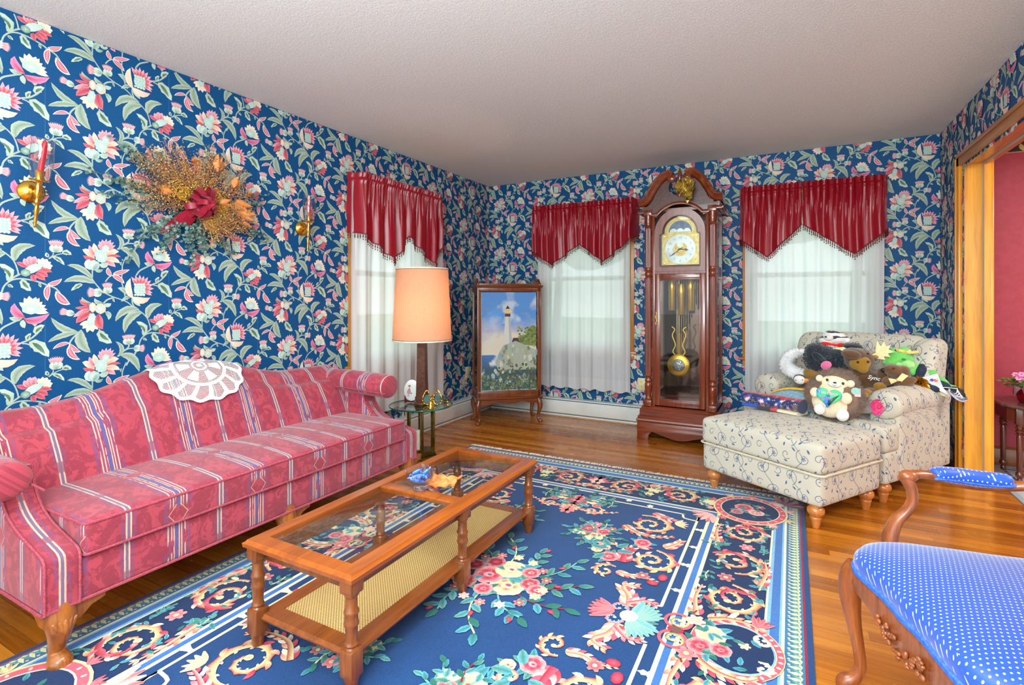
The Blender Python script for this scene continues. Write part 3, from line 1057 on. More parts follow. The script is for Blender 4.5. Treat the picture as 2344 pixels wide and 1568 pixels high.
# ---- light: daylight
w = bpy.data.worlds.new('sky'); S.world = w; w.use_nodes = True
bg = w.node_tree.nodes['Background']; bg.inputs[0].default_value = (.86, .95, 1.0, 1); bg.inputs[1].default_value = 2.3
S.view_settings.view_transform = 'Standard'; S.view_settings.look = 'None'; S.view_settings.gamma = 1.0
S.view_settings.use_curve_mapping = False; S.view_settings.exposure = 0.45
S.cycles.max_bounces = 8; S.cycles.diffuse_bounces = 6; S.cycles.transparent_max_bounces = 12; S.cycles.transmission_bounces = 8
S.cycles.use_denoising = True
S.cycles.use_adaptive_sampling = True; S.cycles.adaptive_threshold = .03
S.cycles.caustics_reflective = False; S.cycles.caustics_refractive = False
# ================================================================== rug
RX, RY = -1.11, 1.92
RHX, RHY = 1.178, 1.64
NV = lin((26, 66, 116)); CRM = lin((236, 226, 186)); BLU = lin((66, 114, 178)); LBL = lin((130, 180, 214)); TEA = lin((52, 124, 126))
RED = lin((170, 34, 62)); PNK = lin((222, 92, 108)); LPK = lin((244, 178, 170)); GRN = lin((40, 104, 84)); LGR = lin((120, 176, 158)); SKY = lin((96, 176, 200))
YEL = lin((232, 214, 150)); WHT = lin((244, 238, 220)); PUR = lin((110, 40, 90)); DNV = lin((18, 44, 86)); BGN = lin((150, 30, 50))
rr = random.Random(11)


class Rug(Dec):
    fx = fy = 1

    def leaf(s, x, y, a, L, w=None, c0=None, c1=None):
        w = w or L * .22
        t = (x + L * math.cos(a), y + L * math.sin(a)); b = rr.uniform(-.25, .25)
        c = (x + L * .5 * math.cos(a + b), y + L * .5 * math.sin(a + b))
        k0, k1 = rr.choice([(SKY, LGR), (TEA, LGR), (GRN, TEA), (SKY, SKY), (TEA, SKY)])
        s.petal((x, y), c, t, w, c0 or k0, c1 or k1, 6, mid=c0 and None or GRN, wave=.08)

    def spray(s, x, y, a, L, n=5, stem=None):
        """leafy sprig"""
        P = [(x, y)]
        for i in range(1, 5): P.append((x + L * i / 4 * math.cos(a + .12 * i), y + L * i / 4 * math.sin(a + .12 * i)))
        s.stem(P, .0035, stem or rr.choice([YEL, BGN, LGR]), 3)
        for i in range(n):
            t = (i + 1) / n; k = t * 4; j = min(int(k), 3); f = k - j
            px = P[j][0] + (P[j + 1][0] - P[j][0]) * f; py = P[j][1] + (P[j + 1][1] - P[j][1]) * f
            sd = 1 if i % 2 else -1
            s.leaf(px, py, a + .3 + (sd * .75 if i < n - 1 else .1), min(L * .40, .068), min(L * .10, .0165))

    def rose(s, x, y, r, cols=None, lv=4):
        o, m, c = cols or rr.choice([(PNK, RED, LPK), (LPK, PNK, WHT), (YEL, LPK, PNK), (RED, PNK, WHT)])
        for i in range(lv): s.leaf(x, y, rr.uniform(0, 6.28), r * 1.6, r * .32)
        n = 7
        for i in range(n):
            a = i * 2 * PI / n + .3
            s.blob(x + r * .55 * math.cos(a), y + r * .55 * math.sin(a), r * .48, r * .4, a + PI / 2, o, mixc(o, WHT, .35), 10)
        for i in range(5):
            a = i * 2 * PI / 5
            s.blob(x + r * .36 * math.cos(a), y + r * .36 * math.sin(a), r * .36, r * .28, a + PI / 2, m, o, 8)
        s.blob(x, y, r * .36, r * .3, .4, c, o, 9); s.blob(x + r * .05, y, r * .17, r * .12, 0, RED, PNK, 7)
        if r > .05: s.blob(x + r * .1, y - r * .06, r * .1, r * .07, 0, BLU, BLU, 6)

    def flower(s, x, y, r, c0=None, c1=None):
        c0 = c0 or rr.choice([RED, PNK, YEL, LPK]); c1 = c1 or rr.choice([YEL, WHT, LPK])
        for i in range(6):
            a = i * PI / 3
            s.petal((x, y), (x + r * .6 * math.cos(a), y + r * .6 * math.sin(a)), (x + r * math.cos(a), y + r * math.sin(a)), r * .36, c0, mixc(c0, WHT, .3), 4, tipw=.5)
        s.blob(x, y, r * .3, r * .3, 0, c1, YEL, 7)

    def scroll(s, x, y, r, a0, turns, d=1, w=None, c0=None, c1=None, teeth=True):
        """acanthus curl spiralling in from radius r, feathered with leaf teeth"""
        w = w or r * .24; c0 = c0 or YEL; c1 = c1 or RED
        N = int(26 * turns); P = []
        for i in range(N + 1):
            t = i / N; R_ = r * (1 - .84 * t); a = a0 + d * turns * 2 * PI * t
            P.append((x + R_ * math.cos(a), y + R_ * math.sin(a), w * .62 * (1 - .6 * t) * min(1, .35 + 5 * t)))
        o = len(s.v)
        for i, p in enumerate(P):
            q = P[min(i + 1, N)]; r_ = P[max(i - 1, 0)]
            dx, dy = q[0] - r_[0], q[1] - r_[1]; L = math.hypot(dx, dy) or 1
            nx, ny = -dy / L, dx / L
            h = p[2] * (1 + (.55 if i % 3 == 0 else -.15))
            s.v += [(p[0] + nx * h, p[1] + ny * h, s.z), (p[0] + nx * h * .2, p[1] + ny * h * .2, s.z), (p[0] - nx * p[2], p[1] - ny * p[2], s.z)]
            k = mixc(c1, LPK, .4) if i % 5 == 0 else c1
            s.c += [c0, mixc(c0, k, .5), k] if d > 0 else [k, mixc(c0, k, .5), c0]
        for i in range(N):
            a = o + 3 * i; s.f += [(a, a + 1, a + 4, a + 3), (a + 1, a + 2, a + 5, a + 4)]
        s._up()
        for i in range(1, N - 4, 3):
            p = P[i]; a = math.atan2(p[1] - y, p[0] - x)
            s.petal((p[0] - p[2] * .7 * math.cos(a), p[1] - p[2] * .7 * math.sin(a)), (p[0] - p[2] * 1.3 * math.cos(a + d * .2), p[1] - p[2] * 1.3 * math.sin(a + d * .2)), (p[0] - p[2] * 1.9 * math.cos(a + d * .5), p[1] - p[2] * 1.9 * math.sin(a + d * .5)), p[2] * .4, c1 if i % 2 else c0, WHT, 4)
        s.blob(P[-1][0], P[-1][1], w * .6, w * .55, 0, LPK, c0, 9)
        if teeth:
            for i in range(2, int(N * .62), 3):
                p = P[i]; a = math.atan2(p[1] - y, p[0] - x) + d * .7
                s.petal(p[:2], (p[0] + w * .9 * math.cos(a), p[1] + w * .9 * math.sin(a)), (p[0] + w * 1.6 * math.cos(a + d * .5), p[1] + w * 1.75 * math.sin(a + d * .5)), w * .38, rr.choice([c0, c1, PNK]), rr.choice([WHT, c0, PNK]), 4)

    def acanthus(s, pts, w, c0=YEL, c1=RED):
        """long feathered leaf along a path"""
        P = spline(pts, 6); m = len(P)
        for i in range(0, m - 1, 2):
            q = P[min(i + 1, m - 1)]; a = math.atan2(q[1] - P[i][1], q[0] - P[i][0]); k = w * (1 - .6 * i / m)
            for sd in (-1, 1):
                s.petal(P[i], (P[i][0] + k * math.cos(a + sd * .8), P[i][1] + k * math.sin(a + sd * .8)), (P[i][0] + k * 1.9 * math.cos(a + sd * .55), P[i][1] + k * 1.9 * math.sin(a + sd * .55)), k * .42, c0 if sd > 0 else c1, WHT if i % 4 else PNK, 4)
        s.stem(pts, w * .4, c1, 6, c0, True)

    def fan(s, x, y, a, r, n=7, spread=1.3, cols=(PNK, RED)):
        for i in range(n):
            b = a + spread * (i / (n - 1) - .5) * 2
            s.petal((x, y), (x + r * .5 * math.cos(b), y + r * .5 * math.sin(b)), (x + r * math.cos(b), y + r * math.sin(b)), r * .16, cols[0], cols[i % 2], 5, tipw=.25, edge=mixc(cols[0], WHT, .3))


def rug_quadrant(d):
    # wide border: scrolls with leaves and roses between them (x side)
    xm = .895
    for (y, sd) in ((.30, -1), (.63, 1), (.96, -1)):
        d.acanthus([(xm + .1 * sd, y - .17), (xm + .12 * sd, y - .05), (xm + .11 * sd, y + .06)], .028, YEL, PNK)
        d.scroll(xm, y, .115, -PI / 2 if sd > 0 else PI / 2, 1.55, sd, .026, YEL, RED)
        d.scroll(xm + .0, y, .112, PI * .9 if sd > 0 else PI * .1, .45, -sd, .022, PNK, BGN)
        for i in range(7): d.leaf(xm - .09 * sd + rr.uniform(-.05, .05), y + .16 + rr.uniform(-.04, .04), rr.uniform(0, 6.28), .045)
        d.flower(xm + .03 * sd, y + .165, .035)
        d.spray(xm + .10, y + .12, 1.2, .07, 4); d.spray(xm - .10, y - .14, 4.2, .07, 4)
    for i in range(60): d.leaf(xm + rr.choice([-1, 1]) * rr.uniform(.06, .118), rr.uniform(.18, 1.08), rr.uniform(0, 6.28), .034)
    # same along the far side
    ym = 1.318
    for (x, sd) in ((.20, 1), (.52, -1)):
        d.acanthus([(x - .2, ym - .08 * sd), (x - .08, ym - .11 * sd), (x + .06, ym - .1 * sd)], .028, YEL, PNK)
        d.scroll(x, ym, .118, 0 if sd > 0 else PI, 1.55, sd, .028, YEL, RED)
        d.scroll(x, ym, .115, PI * .6, .45, -sd, .022, PNK, BGN)
        d.flower(x + .165, ym + .02 * sd, .05, YEL, WHT); d.flower(x + .15, ym - .06, .03)
        for i in range(8): d.leaf(x + .15 + rr.uniform(-.06, .06), ym + rr.uniform(-.09, .09), rr.uniform(0, 6.28), .045)
    for i in range(44): d.leaf(rr.uniform(0, .65), ym + rr.choice([-1, 1]) * rr.uniform(.08, .125), rr.uniform(0, 6.28), .034)
    d.fan(0, ym, PI / 2, .09, 7, 1.4); d.flower(0, ym, .05)
    # corner cartouche
    cx, cy = .905, 1.285
    d.blob(cx, cy, .185, .205, 0, DNV, DNV, 28)
    for (r0, r1, c) in ((1.0, .95, YEL), (.95, .80, PNK), (.80, .77, CRM)): d.ring(cx, cy, .19 * r0, .19 * r1, c, 30, 1.08)
    for i in range(20):
        a = i * PI / 10; d.blob(cx + .167 * math.cos(a), cy + .18 * math.sin(a), .009, .006, a, WHT, LPK, 6)
        if i % 2: d.fan(cx + .19 * math.cos(a), cy + .20 * math.sin(a), a, .045, 4, .7, (rr.choice([YEL, LPK, PNK]), RED))
    d.rose(cx - .03, cy + .02, .055); d.rose(cx + .035, cy - .03, .045, (LPK, PNK, WHT)); d.flower(cx + .05, cy + .06, .028, RED); d.rose(cx - .06, cy - .06, .035)
    for i in range(10): d.leaf(cx + rr.uniform(-.09, .09), cy + rr.uniform(-.1, .1), rr.uniform(0, 6.28), .04)
    d.fan(cx + .15, cy + .17, .8, .12, 8, 1.0, (PUR, LPK)); d.fan(cx - .17, cy - .17, 3.9, .11, 7, .9, (LPK, RED)); d.blob(cx + .14, cy + .15, .03, .03, 0, WHT, LPK)
    # field: bouquet at the far end (on the axis) and the diagonal arrangement
    for (x, y, r) in ((.02, .95, .062), (.10, .985, .05), (-.0, 1.005, .035), (.13, .93, .03)): d.rose(x, y, r)
    for i in range(6): d.spray(.1 + rr.uniform(-.1, .1), .95 + rr.uniform(-.04, .05), rr.uniform(-.6, 3.6), .12, 5)
    d.scroll(.13, .86, .06, 1.2, 1.1, -1, .017, YEL, PNK); d.scroll(.02, .845, .05, 2.0, 1.0, 1, .015, YEL, PNK)
    d.acanthus([(0, .86), (.1, .84), (.2, .86), (.27, .9)], .02, YEL, PNK)
    d.flower(.0, .80, .045, PNK, RED)
    for (x, y, r) in ((.235, .575, .065), (.19, .635, .055), (.27, .63, .04)): d.rose(x, y, r)
    d.flower(.15, .575, .03, YEL); d.flower(.30, .68, .026, RED); d.flower(.215, .70, .03)
    for a in (3.4, 2.8, 4.2, 5.0, 5.8, .3, 1.1, 2.0): d.spray(.23 + .04 * math.cos(a), .61 + .04 * math.sin(a), a, .105, 5)
    # scrolls between bouquet and frame
    d.scroll(.46, .83, .115, 2.2, 1.5, -1, .027, YEL, RED); d.acanthus([(.34, .76), (.42, .70), (.52, .70), (.60, .74)], .028, YEL, RED)
    d.acanthus([(.44, .98), (.52, .95), (.6, .93)], .028, LPK, RED); d.fan(.57, .9, .3, .07, 5, .8, (YEL, LPK))
    d.scroll(.555, .455, .105, 1.6, 1.5, -1, .027, YEL, RED); d.acanthus([(.44, .38), (.43, .46), (.45, .54)], .04, PNK, RED)
    d.acanthus([(.58, .60), (.62, .66), (.64, .72)], .03, YEL, PNK); d.acanthus([(.46, .56), (.5, .58), (.44, .63)], .028, YEL, PNK)
    d.rose(.40, .66, .0, None, 0) if False else None
    d.rose(.475, .605, .045, (PNK, RED, LPK)); d.rose(.37, .40, .048, (PNK, RED, WHT)); d.rose(.30, .44, .03)
    d.scroll(.335, .485, .055, .4, 1.1, 1, .017, YEL, PNK)
    for a in (.2, 1.0, 2.2, 3.0, 4.2): d.leaf(.36 + .03 * math.cos(a), .46 + .05 * math.sin(a), a, .075, .02, SKY, LGR)
    d.scroll(.395, .275, .06, 1.0, 1.1, 1, .018, YEL, RED); d.acanthus([(.44, .29), (.5, .28), (.56, .30), (.62, .28)], .022, YEL, PNK); d.flower(.55, .31, .03, RED)
    d.blob(.60, .27, .025, .02, 0, PNK, RED, 8); d.blob(.63, .33, .02, .03, 0, PNK, RED, 8)
    d.acanthus([(.56, .06), (.54, .13), (.50, .19), (.56, .22)], .038, YEL, PNK); d.acanthus([(.55, .08), (.61, .13), (.66, .11)], .026, LPK, RED)


def rug_centre(d):
    d.fan(.585, 0, 0, .10, 9, 1.0, (TEA, SKY)); d.fan(.585, 0, .9, .12, 6, .5, (LGR, SKY)); d.fan(.585, 0, -.9, .12, 6, .5, (LGR, SKY))
    d.fan(.52, 0, PI, .10, 7, .7, (PNK, RED)); d.scroll(.525, .035, .04, -.5, 1.0, 1, .013, SKY, PNK, False); d.scroll(.525, -.035, .04, .5, 1.0, -1, .013, SKY, PNK, False)
    d.blob(.575, 0, .034, .036, 0, WHT, CRM, 12)
    # side cartouche in the wide border
    cx = .965
    d.blob(cx - .02, 0, .115, .125, 0, DNV, DNV, 26)
    d.ring(cx - .02, 0, .118, .15, YEL, 28, 1.1); d.ring(cx - .02, 0, .125, .147, PNK, 28, 1.1); d.ring(cx - .02, 0, .116, .122, LBL, 28, 1.1)
    for i in range(14):
        a = -1.3 + i * .2; d.blob(cx - .02 + .136 * math.cos(a), .15 * math.sin(a), .009, .006, a, WHT, LPK, 6)
    for sg in (-1, 1):
        d.acanthus([(.84, .12 * sg), (.9, .155 * sg), (.98, .16 * sg), (1.02, .13 * sg)], .03, YEL, RED)
        d.scroll(1.03, .075 * sg, .035, 2, 1.0, sg, .014, WHT, YEL, False)
        d.scroll(.745, .055 * sg, .048, PI / 2 * sg, 1.1, -sg, .016, YEL, GRN, False); d.ring(.745, .055 * sg, .04, .052, PNK, 18)
        d.fan(1.0, .15 * sg, 1.2 * sg, .07, 5, .6, (PNK, RED)); d.spray(.86, .15 * sg, 1.5 * sg, .08, 4)
    d.blob(.745, 0, .03, .02, 0, GRN, RED, 10)
    d.rose(.86, .03, .058); d.rose(.835, -.05, .05, (PNK, RED, LPK)); d.rose(.90, -.04, .04); d.flower(.80, .09, .035); d.flower(.80, -.11, .035); d.flower(.97, .02, .02)
    for i in range(12): d.leaf(.9 + rr.uniform(-.11, .09), rr.uniform(-.1, .1), rr.uniform(0, 6.28), .045)


def build_rug():
    mb = MB()
    zt = .010
    mb.box(-RHX, RHX, -RHY, RHY, 0, zt, .004, 2, col=NV)
    d = Rug(zt + .0002, .0000016)
    X = [1.158, 1.150, 1.090, 1.080, 1.072, 1.042, 1.030, .768, .752, .728, .712]; Y = [1.62, 1.61, 1.535, 1.525, 1.515, 1.475, 1.465, 1.172, 1.158, 1.132, 1.118]
    def frame(i, j, c):
        x0, x1, y0, y1 = X[j], X[i], Y[j], Y[i]
        d.rect(x0, x1, -y1, y1, c); d.rect(-x1, -x0, -y1, y1, c); d.rect(-x0, x0, y0, y1, c); d.rect(-x0, x0, -y1, -y0, c)
    d.rect(-X[0], X[0], -Y[0], Y[0], BGN); d.rect(-X[1], X[1], -Y[1], Y[1], TEA)
    d.rect(-X[1], X[1], -Y[1], Y[1], mixc(TEA, BLU, .5))
    frame(2, 3, CRM); frame(3, 6, LBL); frame(4, 5, BLU); 
    d.rect(-X[6], X[6], -Y[6], Y[6], CRM); d.rect(-X[6] + .008, X[6] - .008, -Y[6] + .009, Y[6] - .009, DNV)
    frame(7, 8, CRM); frame(8, 9, BLU); frame(9, 10, CRM); d.rect(-X[10], X[10], -Y[10], Y[10], NV)
    # running wave in the guard border
    xs, ys = (X[1] + X[2]) / 2, (Y[1] + Y[2]) / 2
    n = 54
    for k in range(-n, n + 1):
        y = k * ys / n
        for sg in (-1, 1):
            x = sg * xs
            d.petal((x - sg * .02, y - .012), (x + sg * .03, y - .016), (x + sg * .014, y + .016), .0085, CRM, YEL, 4)
            d.petal((x + sg * .02, y - .008), (x - sg * .0, y + .01), (x - sg * .02, y + .016), .006, LGR, TEA, 4); d.blob(x - sg * .017, y - .002, .005, .005, 0, PNK, WHT, 6)
    n = 38
    for k in range(-n, n + 1):
        x = k * xs / n
        for sg in (-1, 1):
            y = sg * ys
            d.petal((x - .012, y - sg * .025), (x - .016, y + sg * .03), (x + .016, y + sg * .014), .0085, CRM, YEL, 4)
            d.petal((x - .008, y + sg * .02), (x + .01, y), (x + .016, y - sg * .022), .006, LGR, TEA, 4); d.blob(x, y - sg * .019, .005, .005, 0, PNK, WHT, 6)
    # thin stepped line in the field, with knobs on it and on the band
    for sx in (-1, 1):
        for sy in (-1, 1):
            def T_(p): return [(a * sx, b * sy) for a, b in p]
            d.stem(T_([(.668, .125), (.668, .99), (.668, .992)]), .0065, CRM, 2)
            d.stem(T_([(.668, .99), (.60, 1.0), (.585, 1.045), (.55, 1.05), (.05, 1.05)]), .006, CRM, 3)
            for (x, y) in ((.69, .49), (.69, .885), (.700, .265), (.700, .68)):
                d.blob(x * sx, y * sy, .022, .012, 0, WHT, CRM, 10, .2); d.blob((x + .016) * sx, y * sy, .01, .018, 0, CRM, WHT, 8)
            for (x, y) in ((.40, 1.075), (.12, 1.075), (.27, 1.1)): d.blob(x * sx, y * sy, .018, .018, 0, WHT, CRM, 10, .2)
    q = Rug(d.z + .0001, .0000016); rug_quadrant(q)
    c = Rug(q.z + .00005, .0000016); rug_centre(c)
    d.into(mb, lambda u, v, w: (u, v, w))
    for sx in (-1, 1):
        for sy in (-1, 1):
            fs = q.f if sx * sy > 0 else [f[::-1] for f in q.f]
            mb.add([(a * sx, b * sy, w) for a, b, w in q.v], fs, 0, None, q.c)
    for sx in (-1, 1): mb.add([(a * sx, b, w) for a, b, w in c.v], c.f if sx > 0 else [f[::-1] for f in c.f], 0, None, c.c)
    # central bouquet
    m = Rug(c.z + .0001, .0000016)
    for a in range(12): m.spray(.15 * math.cos(a * .524), .13 * math.sin(a * .524), a * .524, .21 + .05 * math.sin(a * 2.3), 6)
    for (x, y, r, k) in ((.075, -.03, .085, (YEL, PNK, LPK)), (-.035, .005, .075, (PNK, RED, WHT)), (.03, .085, .075, (YEL, LPK, WHT)), (.155, .02, .048, (RED, PNK, WHT)),
                         (-.10, -.085, .055, (RED, PNK, WHT)), (-.06, .11, .05, (RED, BGN, PNK)), (.12, .10, .045, (PNK, RED, WHT)), (-.13, .05, .05, (RED, BGN, PNK)), (-.0, -.10, .045, (PNK, RED, LPK)), (.2, -.01, .045, (PNK, RED, WHT))):
        m.rose(x, y, r, k, 3)
    for i in range(16):
        a = i * .4; m.flower(.2 * math.cos(a) + .02, .19 * math.sin(a), .024)
    for i in range(12):
        a = i * .52 + .2; R_ = .27 + .03 * (i % 3); m.blob(R_ * math.cos(a), R_ * math.sin(a), .018, .01, a, PNK, RED, 7)
    m.into(mb, lambda u, v, w: (u, v, w))
    g = Graph('rug_wool')
    n = g.noise(g.coord(), 420, 2, .6); n2 = g.noise(g.coord(), 3, 2)
    col = g.mix(.5, g.attr(), g.ramp(n * .8 + n2 * .2, [(.3, (64, 64, 64)), (.68, (244, 244, 244))]), 'OVERLAY')
    g.bump(n, .35, .003)
    t = thing('area_rug', 'navy floral area rug with scrolled borders and cream fringe under the coffee table', 'rug', (RX, RY, 0))
    mb.build('pile', g.set(col, .9, spec=.1, sheen=.15), t, smooth=0)
    fm = pm('fringe_cotton', (236, 230, 210), .9, 0, (214, 206, 184), 60)
    r = random.Random(3)
    for sg in (-1, 1):
        fr = MB(); k = -RHX
        while k < RHX:
            L = r.uniform(.035, .06); a = r.uniform(-.02, .02)
            fr.tube([(k, sg * RHY, .006), (k + a * .4, sg * (RHY + L * .5), .009), (k + a, sg * (RHY + L), .003)], [.0035, .0045, .002], 4, flat=.6)
            k += .0075
        tag(fr.build('fringe', fm, t, smooth=60), 'cream cotton fringe')
build_rug()
# ================================================================== coffee table
tw = wood('table_oak_y', (176, 90, 18), (124, 56, 10), 1, .28, .5, 1.0, .9)
tw_x = wood('table_oak_x', (196, 104, 28), (138, 64, 14), 0, .28, .5, 1.0, .9)
tw_z = wood('table_oak_z', (148, 80, 30), (96, 46, 16), 2, .3, .4, 1.0, .9)
CT = thing('coffee_table', 'long oak coffee table with two glass panels and a cane lower shelf', 'table', (-1.3975, 1.77, .0105))
hx, hy, ht = .2525, .64, .366
mb = MB()
# top frame with a moulded edge
edge = [(0, -.024), (.002, -.010), (-.006, -.006), (-.010, .0), (-.06, .0), (-.06, -.024)]
mb.sweep([(a, b + ht) for a, b in edge][::-1], [(hx, -hy, 0), (hx, hy, 0), (-hx, hy, 0), (-hx, -hy, 0)], True)
mb.box(-hx + .05, hx - .05, -.03, .03, ht - .022, ht - .0005, .002)
mb.build('top_frame', tw, CT, smooth=30)
fixn(CT.children[0])
mb = MB()
for s in (-1, 1): mb.box(s * (hx - .055) - .009, s * (hx - .055) + .009, -hy + .06, hy - .06, ht - .075, ht - .022, .003); mb.box(-hx + .06, hx - .06, s * (hy - .055) - .009, s * (hy - .055) + .009, ht - .075, ht - .022, .003)
mb.build('apron', wood('table_apron', (140, 80, 34), (92, 48, 20), 1, .35, .3), CT)
TG = pane_mat('table_glass', (.94, .98, .96, 1), .5)
for s in (-1, 1):
    mb = MB(); y0, y1 = sorted((s * .034, s * (hy - .06)))
    mb.box(-hx + .055, hx - .055, y0 - .004, y1 + .004, ht - .012, ht - .006, .002); mb.build('glass_panel', TG, CT)
legp = [(.017, 0), (.019, .004), (.021, .03), (.0235, .036), (.0235, .046)]
legt = [(.022, .128), (.018, .135), (.021, .142), (.019, .147), (.017, .152), (.0195, .195), (.0225, .20), (.0225, .208), (.0205, .215), (.0205, .232), (.0235, .238), (.0225, .245), (.019, .25), (.018, .285), (.022, .29), (.0225, .296), (.020, .3)]
for x in (-1, 1):
    for y in (-1, 0, 1):
        mb = MB(); M = TR(x * (hx - .034), y * (hy - .034), 0)
        mb.lathe(legp, 20, M=M); mb.box(-.026, .026, -.026, .026, .044, .13, .006, M=M); mb.lathe(legt, 20, M=M); mb.box(-.026, .026, -.026, .026, .298, ht - .023, .004, M=M)
        mb.build('leg', tw_z, CT)
mb = MB(); sh = .105
edge = [(0, -.012), (.003, -.004), (-.004, .0), (-.008, .006), (-.062, .006), (-.062, -.012)]
mb.sweep([(a, b + sh) for a, b in edge][::-1], [(hx - .03, -hy + .03, 0), (hx - .03, hy - .03, 0), (-hx + .03, hy - .03, 0), (-hx + .03, -hy + .03, 0)], True)
fixn(mb.build('shelf_frame', wood('table_shelf', (152, 80, 28), (104, 50, 14), 1, .28, .4), CT, smooth=30))
g = Graph('cane_weave'); x, y, z = g.obj()
wx = (x * 520).sin(); wy = (y * 520).sin(); k = wx * wy
g.bump(k, .6, .002)
cane = g.set(g.ramp(k * .5 + .5, [(.1, (120, 84, 40)), (.5, (196, 156, 92)), (.9, (222, 188, 128))]), .6)
mb = MB(); mb.box(-hx + .088, hx - .088, -hy + .088, hy - .088, sh - .004, sh + .002); mb.build('cane_panel', cane, CT, smooth=0)

# ---- scalloped crystal bowl with blue wrapped sweets, and an orange napkin beside it
def glass_mat(name, c=(1, 1, 1), rough=.02):
    g = Graph(name)
    return g.set(tuple(255 * x for x in c), rough, 0, trans=1.0, ior=1.46)
CRY = pane_mat('crystal', (.93, .95, 1.0, 1))
bx, by, bz = -1.409, 1.790, .0105 + ht
B = thing('crystal_bowl', 'scalloped crystal candy bowl standing on the coffee table', 'bowl', (bx, by, bz))
def bowl(r0, z0, n=48):
    pr = [(.027, 0), (.029, .004), (.022, .011), (.021, .018), (.036, .027), (.052, .043), (.060, .062), (.064, .085)]
    inn = [(.060, .085), (.056, .062), (.048, .045), (.033, .032), (.0, .028)]
    return pr, inn
pr, inn = bowl(0, 0)
mb = MB(); n = 72; vs, fs = [], []
full = [(0, 0)] + pr + inn
for i, (r, z) in enumerate(full):
    for j in range(n):
        a = 2 * PI * j / n; k = 1; dz = 0
        if r > .03 and 3 < i: k = 1 + .05 * abs(math.cos(6 * a)) * (r / .06)
        if z > .08: dz = .011 * (abs(math.cos(6 * a)) ** .7) - .005
        vs.append((r * k * math.cos(a), r * k * math.sin(a), z + dz))
for i in range(len(full) - 1):
    for j in range(n): fs.append((i * n + j, i * n + (j + 1) % n, (i + 1) * n + (j + 1) % n, (i + 1) * n + j))
mb.add(vs, fs); mb.build('bowl_wall', CRY, B, smooth=60)
mb = MB()
for i in range(16):
    a = 2 * PI * i / 16; mb.ell((.026 * math.cos(a), .026 * math.sin(a), .006), (.0055, .0055, .006), None, 8, 6)
mb.build('foot', CRY, B)
fo = pm('sweet_foil_blue', (30, 92, 226), .25, .35, (96, 160, 246), 60, spec=.6)
foi = pm('sweet_foil_pale', (176, 214, 246), .3, .2, (60, 120, 236), 50)
r = random.Random(5)
spots = [(-.022, -.012, .042, .3), (.018, -.02, .045, 1.4), (.0, .02, .045, 2.4), (-.005, -.004, .058, .9), (.026, .012, .058, 2.0), (-.03, .012, .060, -.4), (.004, -.026, .064, .1), (.012, .016, .072, .6), (-.018, -.006, .075, 1.1)]
LBS = ['deep in the bowl against its left wall', 'low in the bowl nearest the table edge', 'low in the bowl towards the sofa', 'in the middle of the pile', 'against the right wall of the bowl', 'high against the left wall of the bowl', 'at the front of the pile', 'on top of the pile with its end pointing up', 'on top of the pile lying flat']
for i, (x, y, z, a) in enumerate(spots):
    m = MB(); L = .019; w = .0085
    m.pad(-L, L, -w, w, -.006, .006, .004, .002, 3, M=TR(0, 0, 0))
    t = thing('wrapped_candy', 'blue foil wrapped candy ' + LBS[i], 'candy', (bx + x, by + y, bz + z), a, 'blue wrapped candies in the crystal bowl')
    t.rotation_euler = (r.uniform(-.5, .5), r.uniform(-.5, .5) - (.7 if i == 7 else 0), a)
    m.build('wrapper', fo if i % 3 else foi, t)
    for s in (-1, 1):
        m = MB(); m.grid(lambda u, v: (s * (L + .011 * u), (v - .5) * (.006 + .016 * u), .0035 * math.sin(v * 14) * u), 4, 8)
        m.build('twisted_end', foi, t)
nap = pm('orange_napkin', (232, 120, 50), .7, 0, (242, 158, 90), 30, .1, 60)
mb = MB()
def nf(u, v):
    x = (u - .5) * .125; y = (v - .5) * .135
    rr_ = math.hypot(x, y) / .075; sw = math.atan2(y, x) + rr_ * 2.5
    return (x * (1 - .15 * math.sin(3 * sw)), y * (1 - .12 * math.cos(4 * sw)), .004 + .011 * (.5 + .5 * math.sin(sw * 2 + 4 * rr_)) * (1 - .35 * rr_) + .010 * abs(math.sin(u * 9 + v * 5)))
mb.grid(nf, 30, 30); mb.grid(lambda u, v: tuple(Vector(nf(u, v)) - Vector((0, 0, .003))), 30, 30, flip=True)
o = mb.build('napkin', nap, None, smooth=80); o.location = (-1.372, 1.905, bz - .0035); o.rotation_euler = (0, 0, .35)
tag(o, 'crumpled orange paper napkin beside the crystal bowl on the glass', 'napkin')
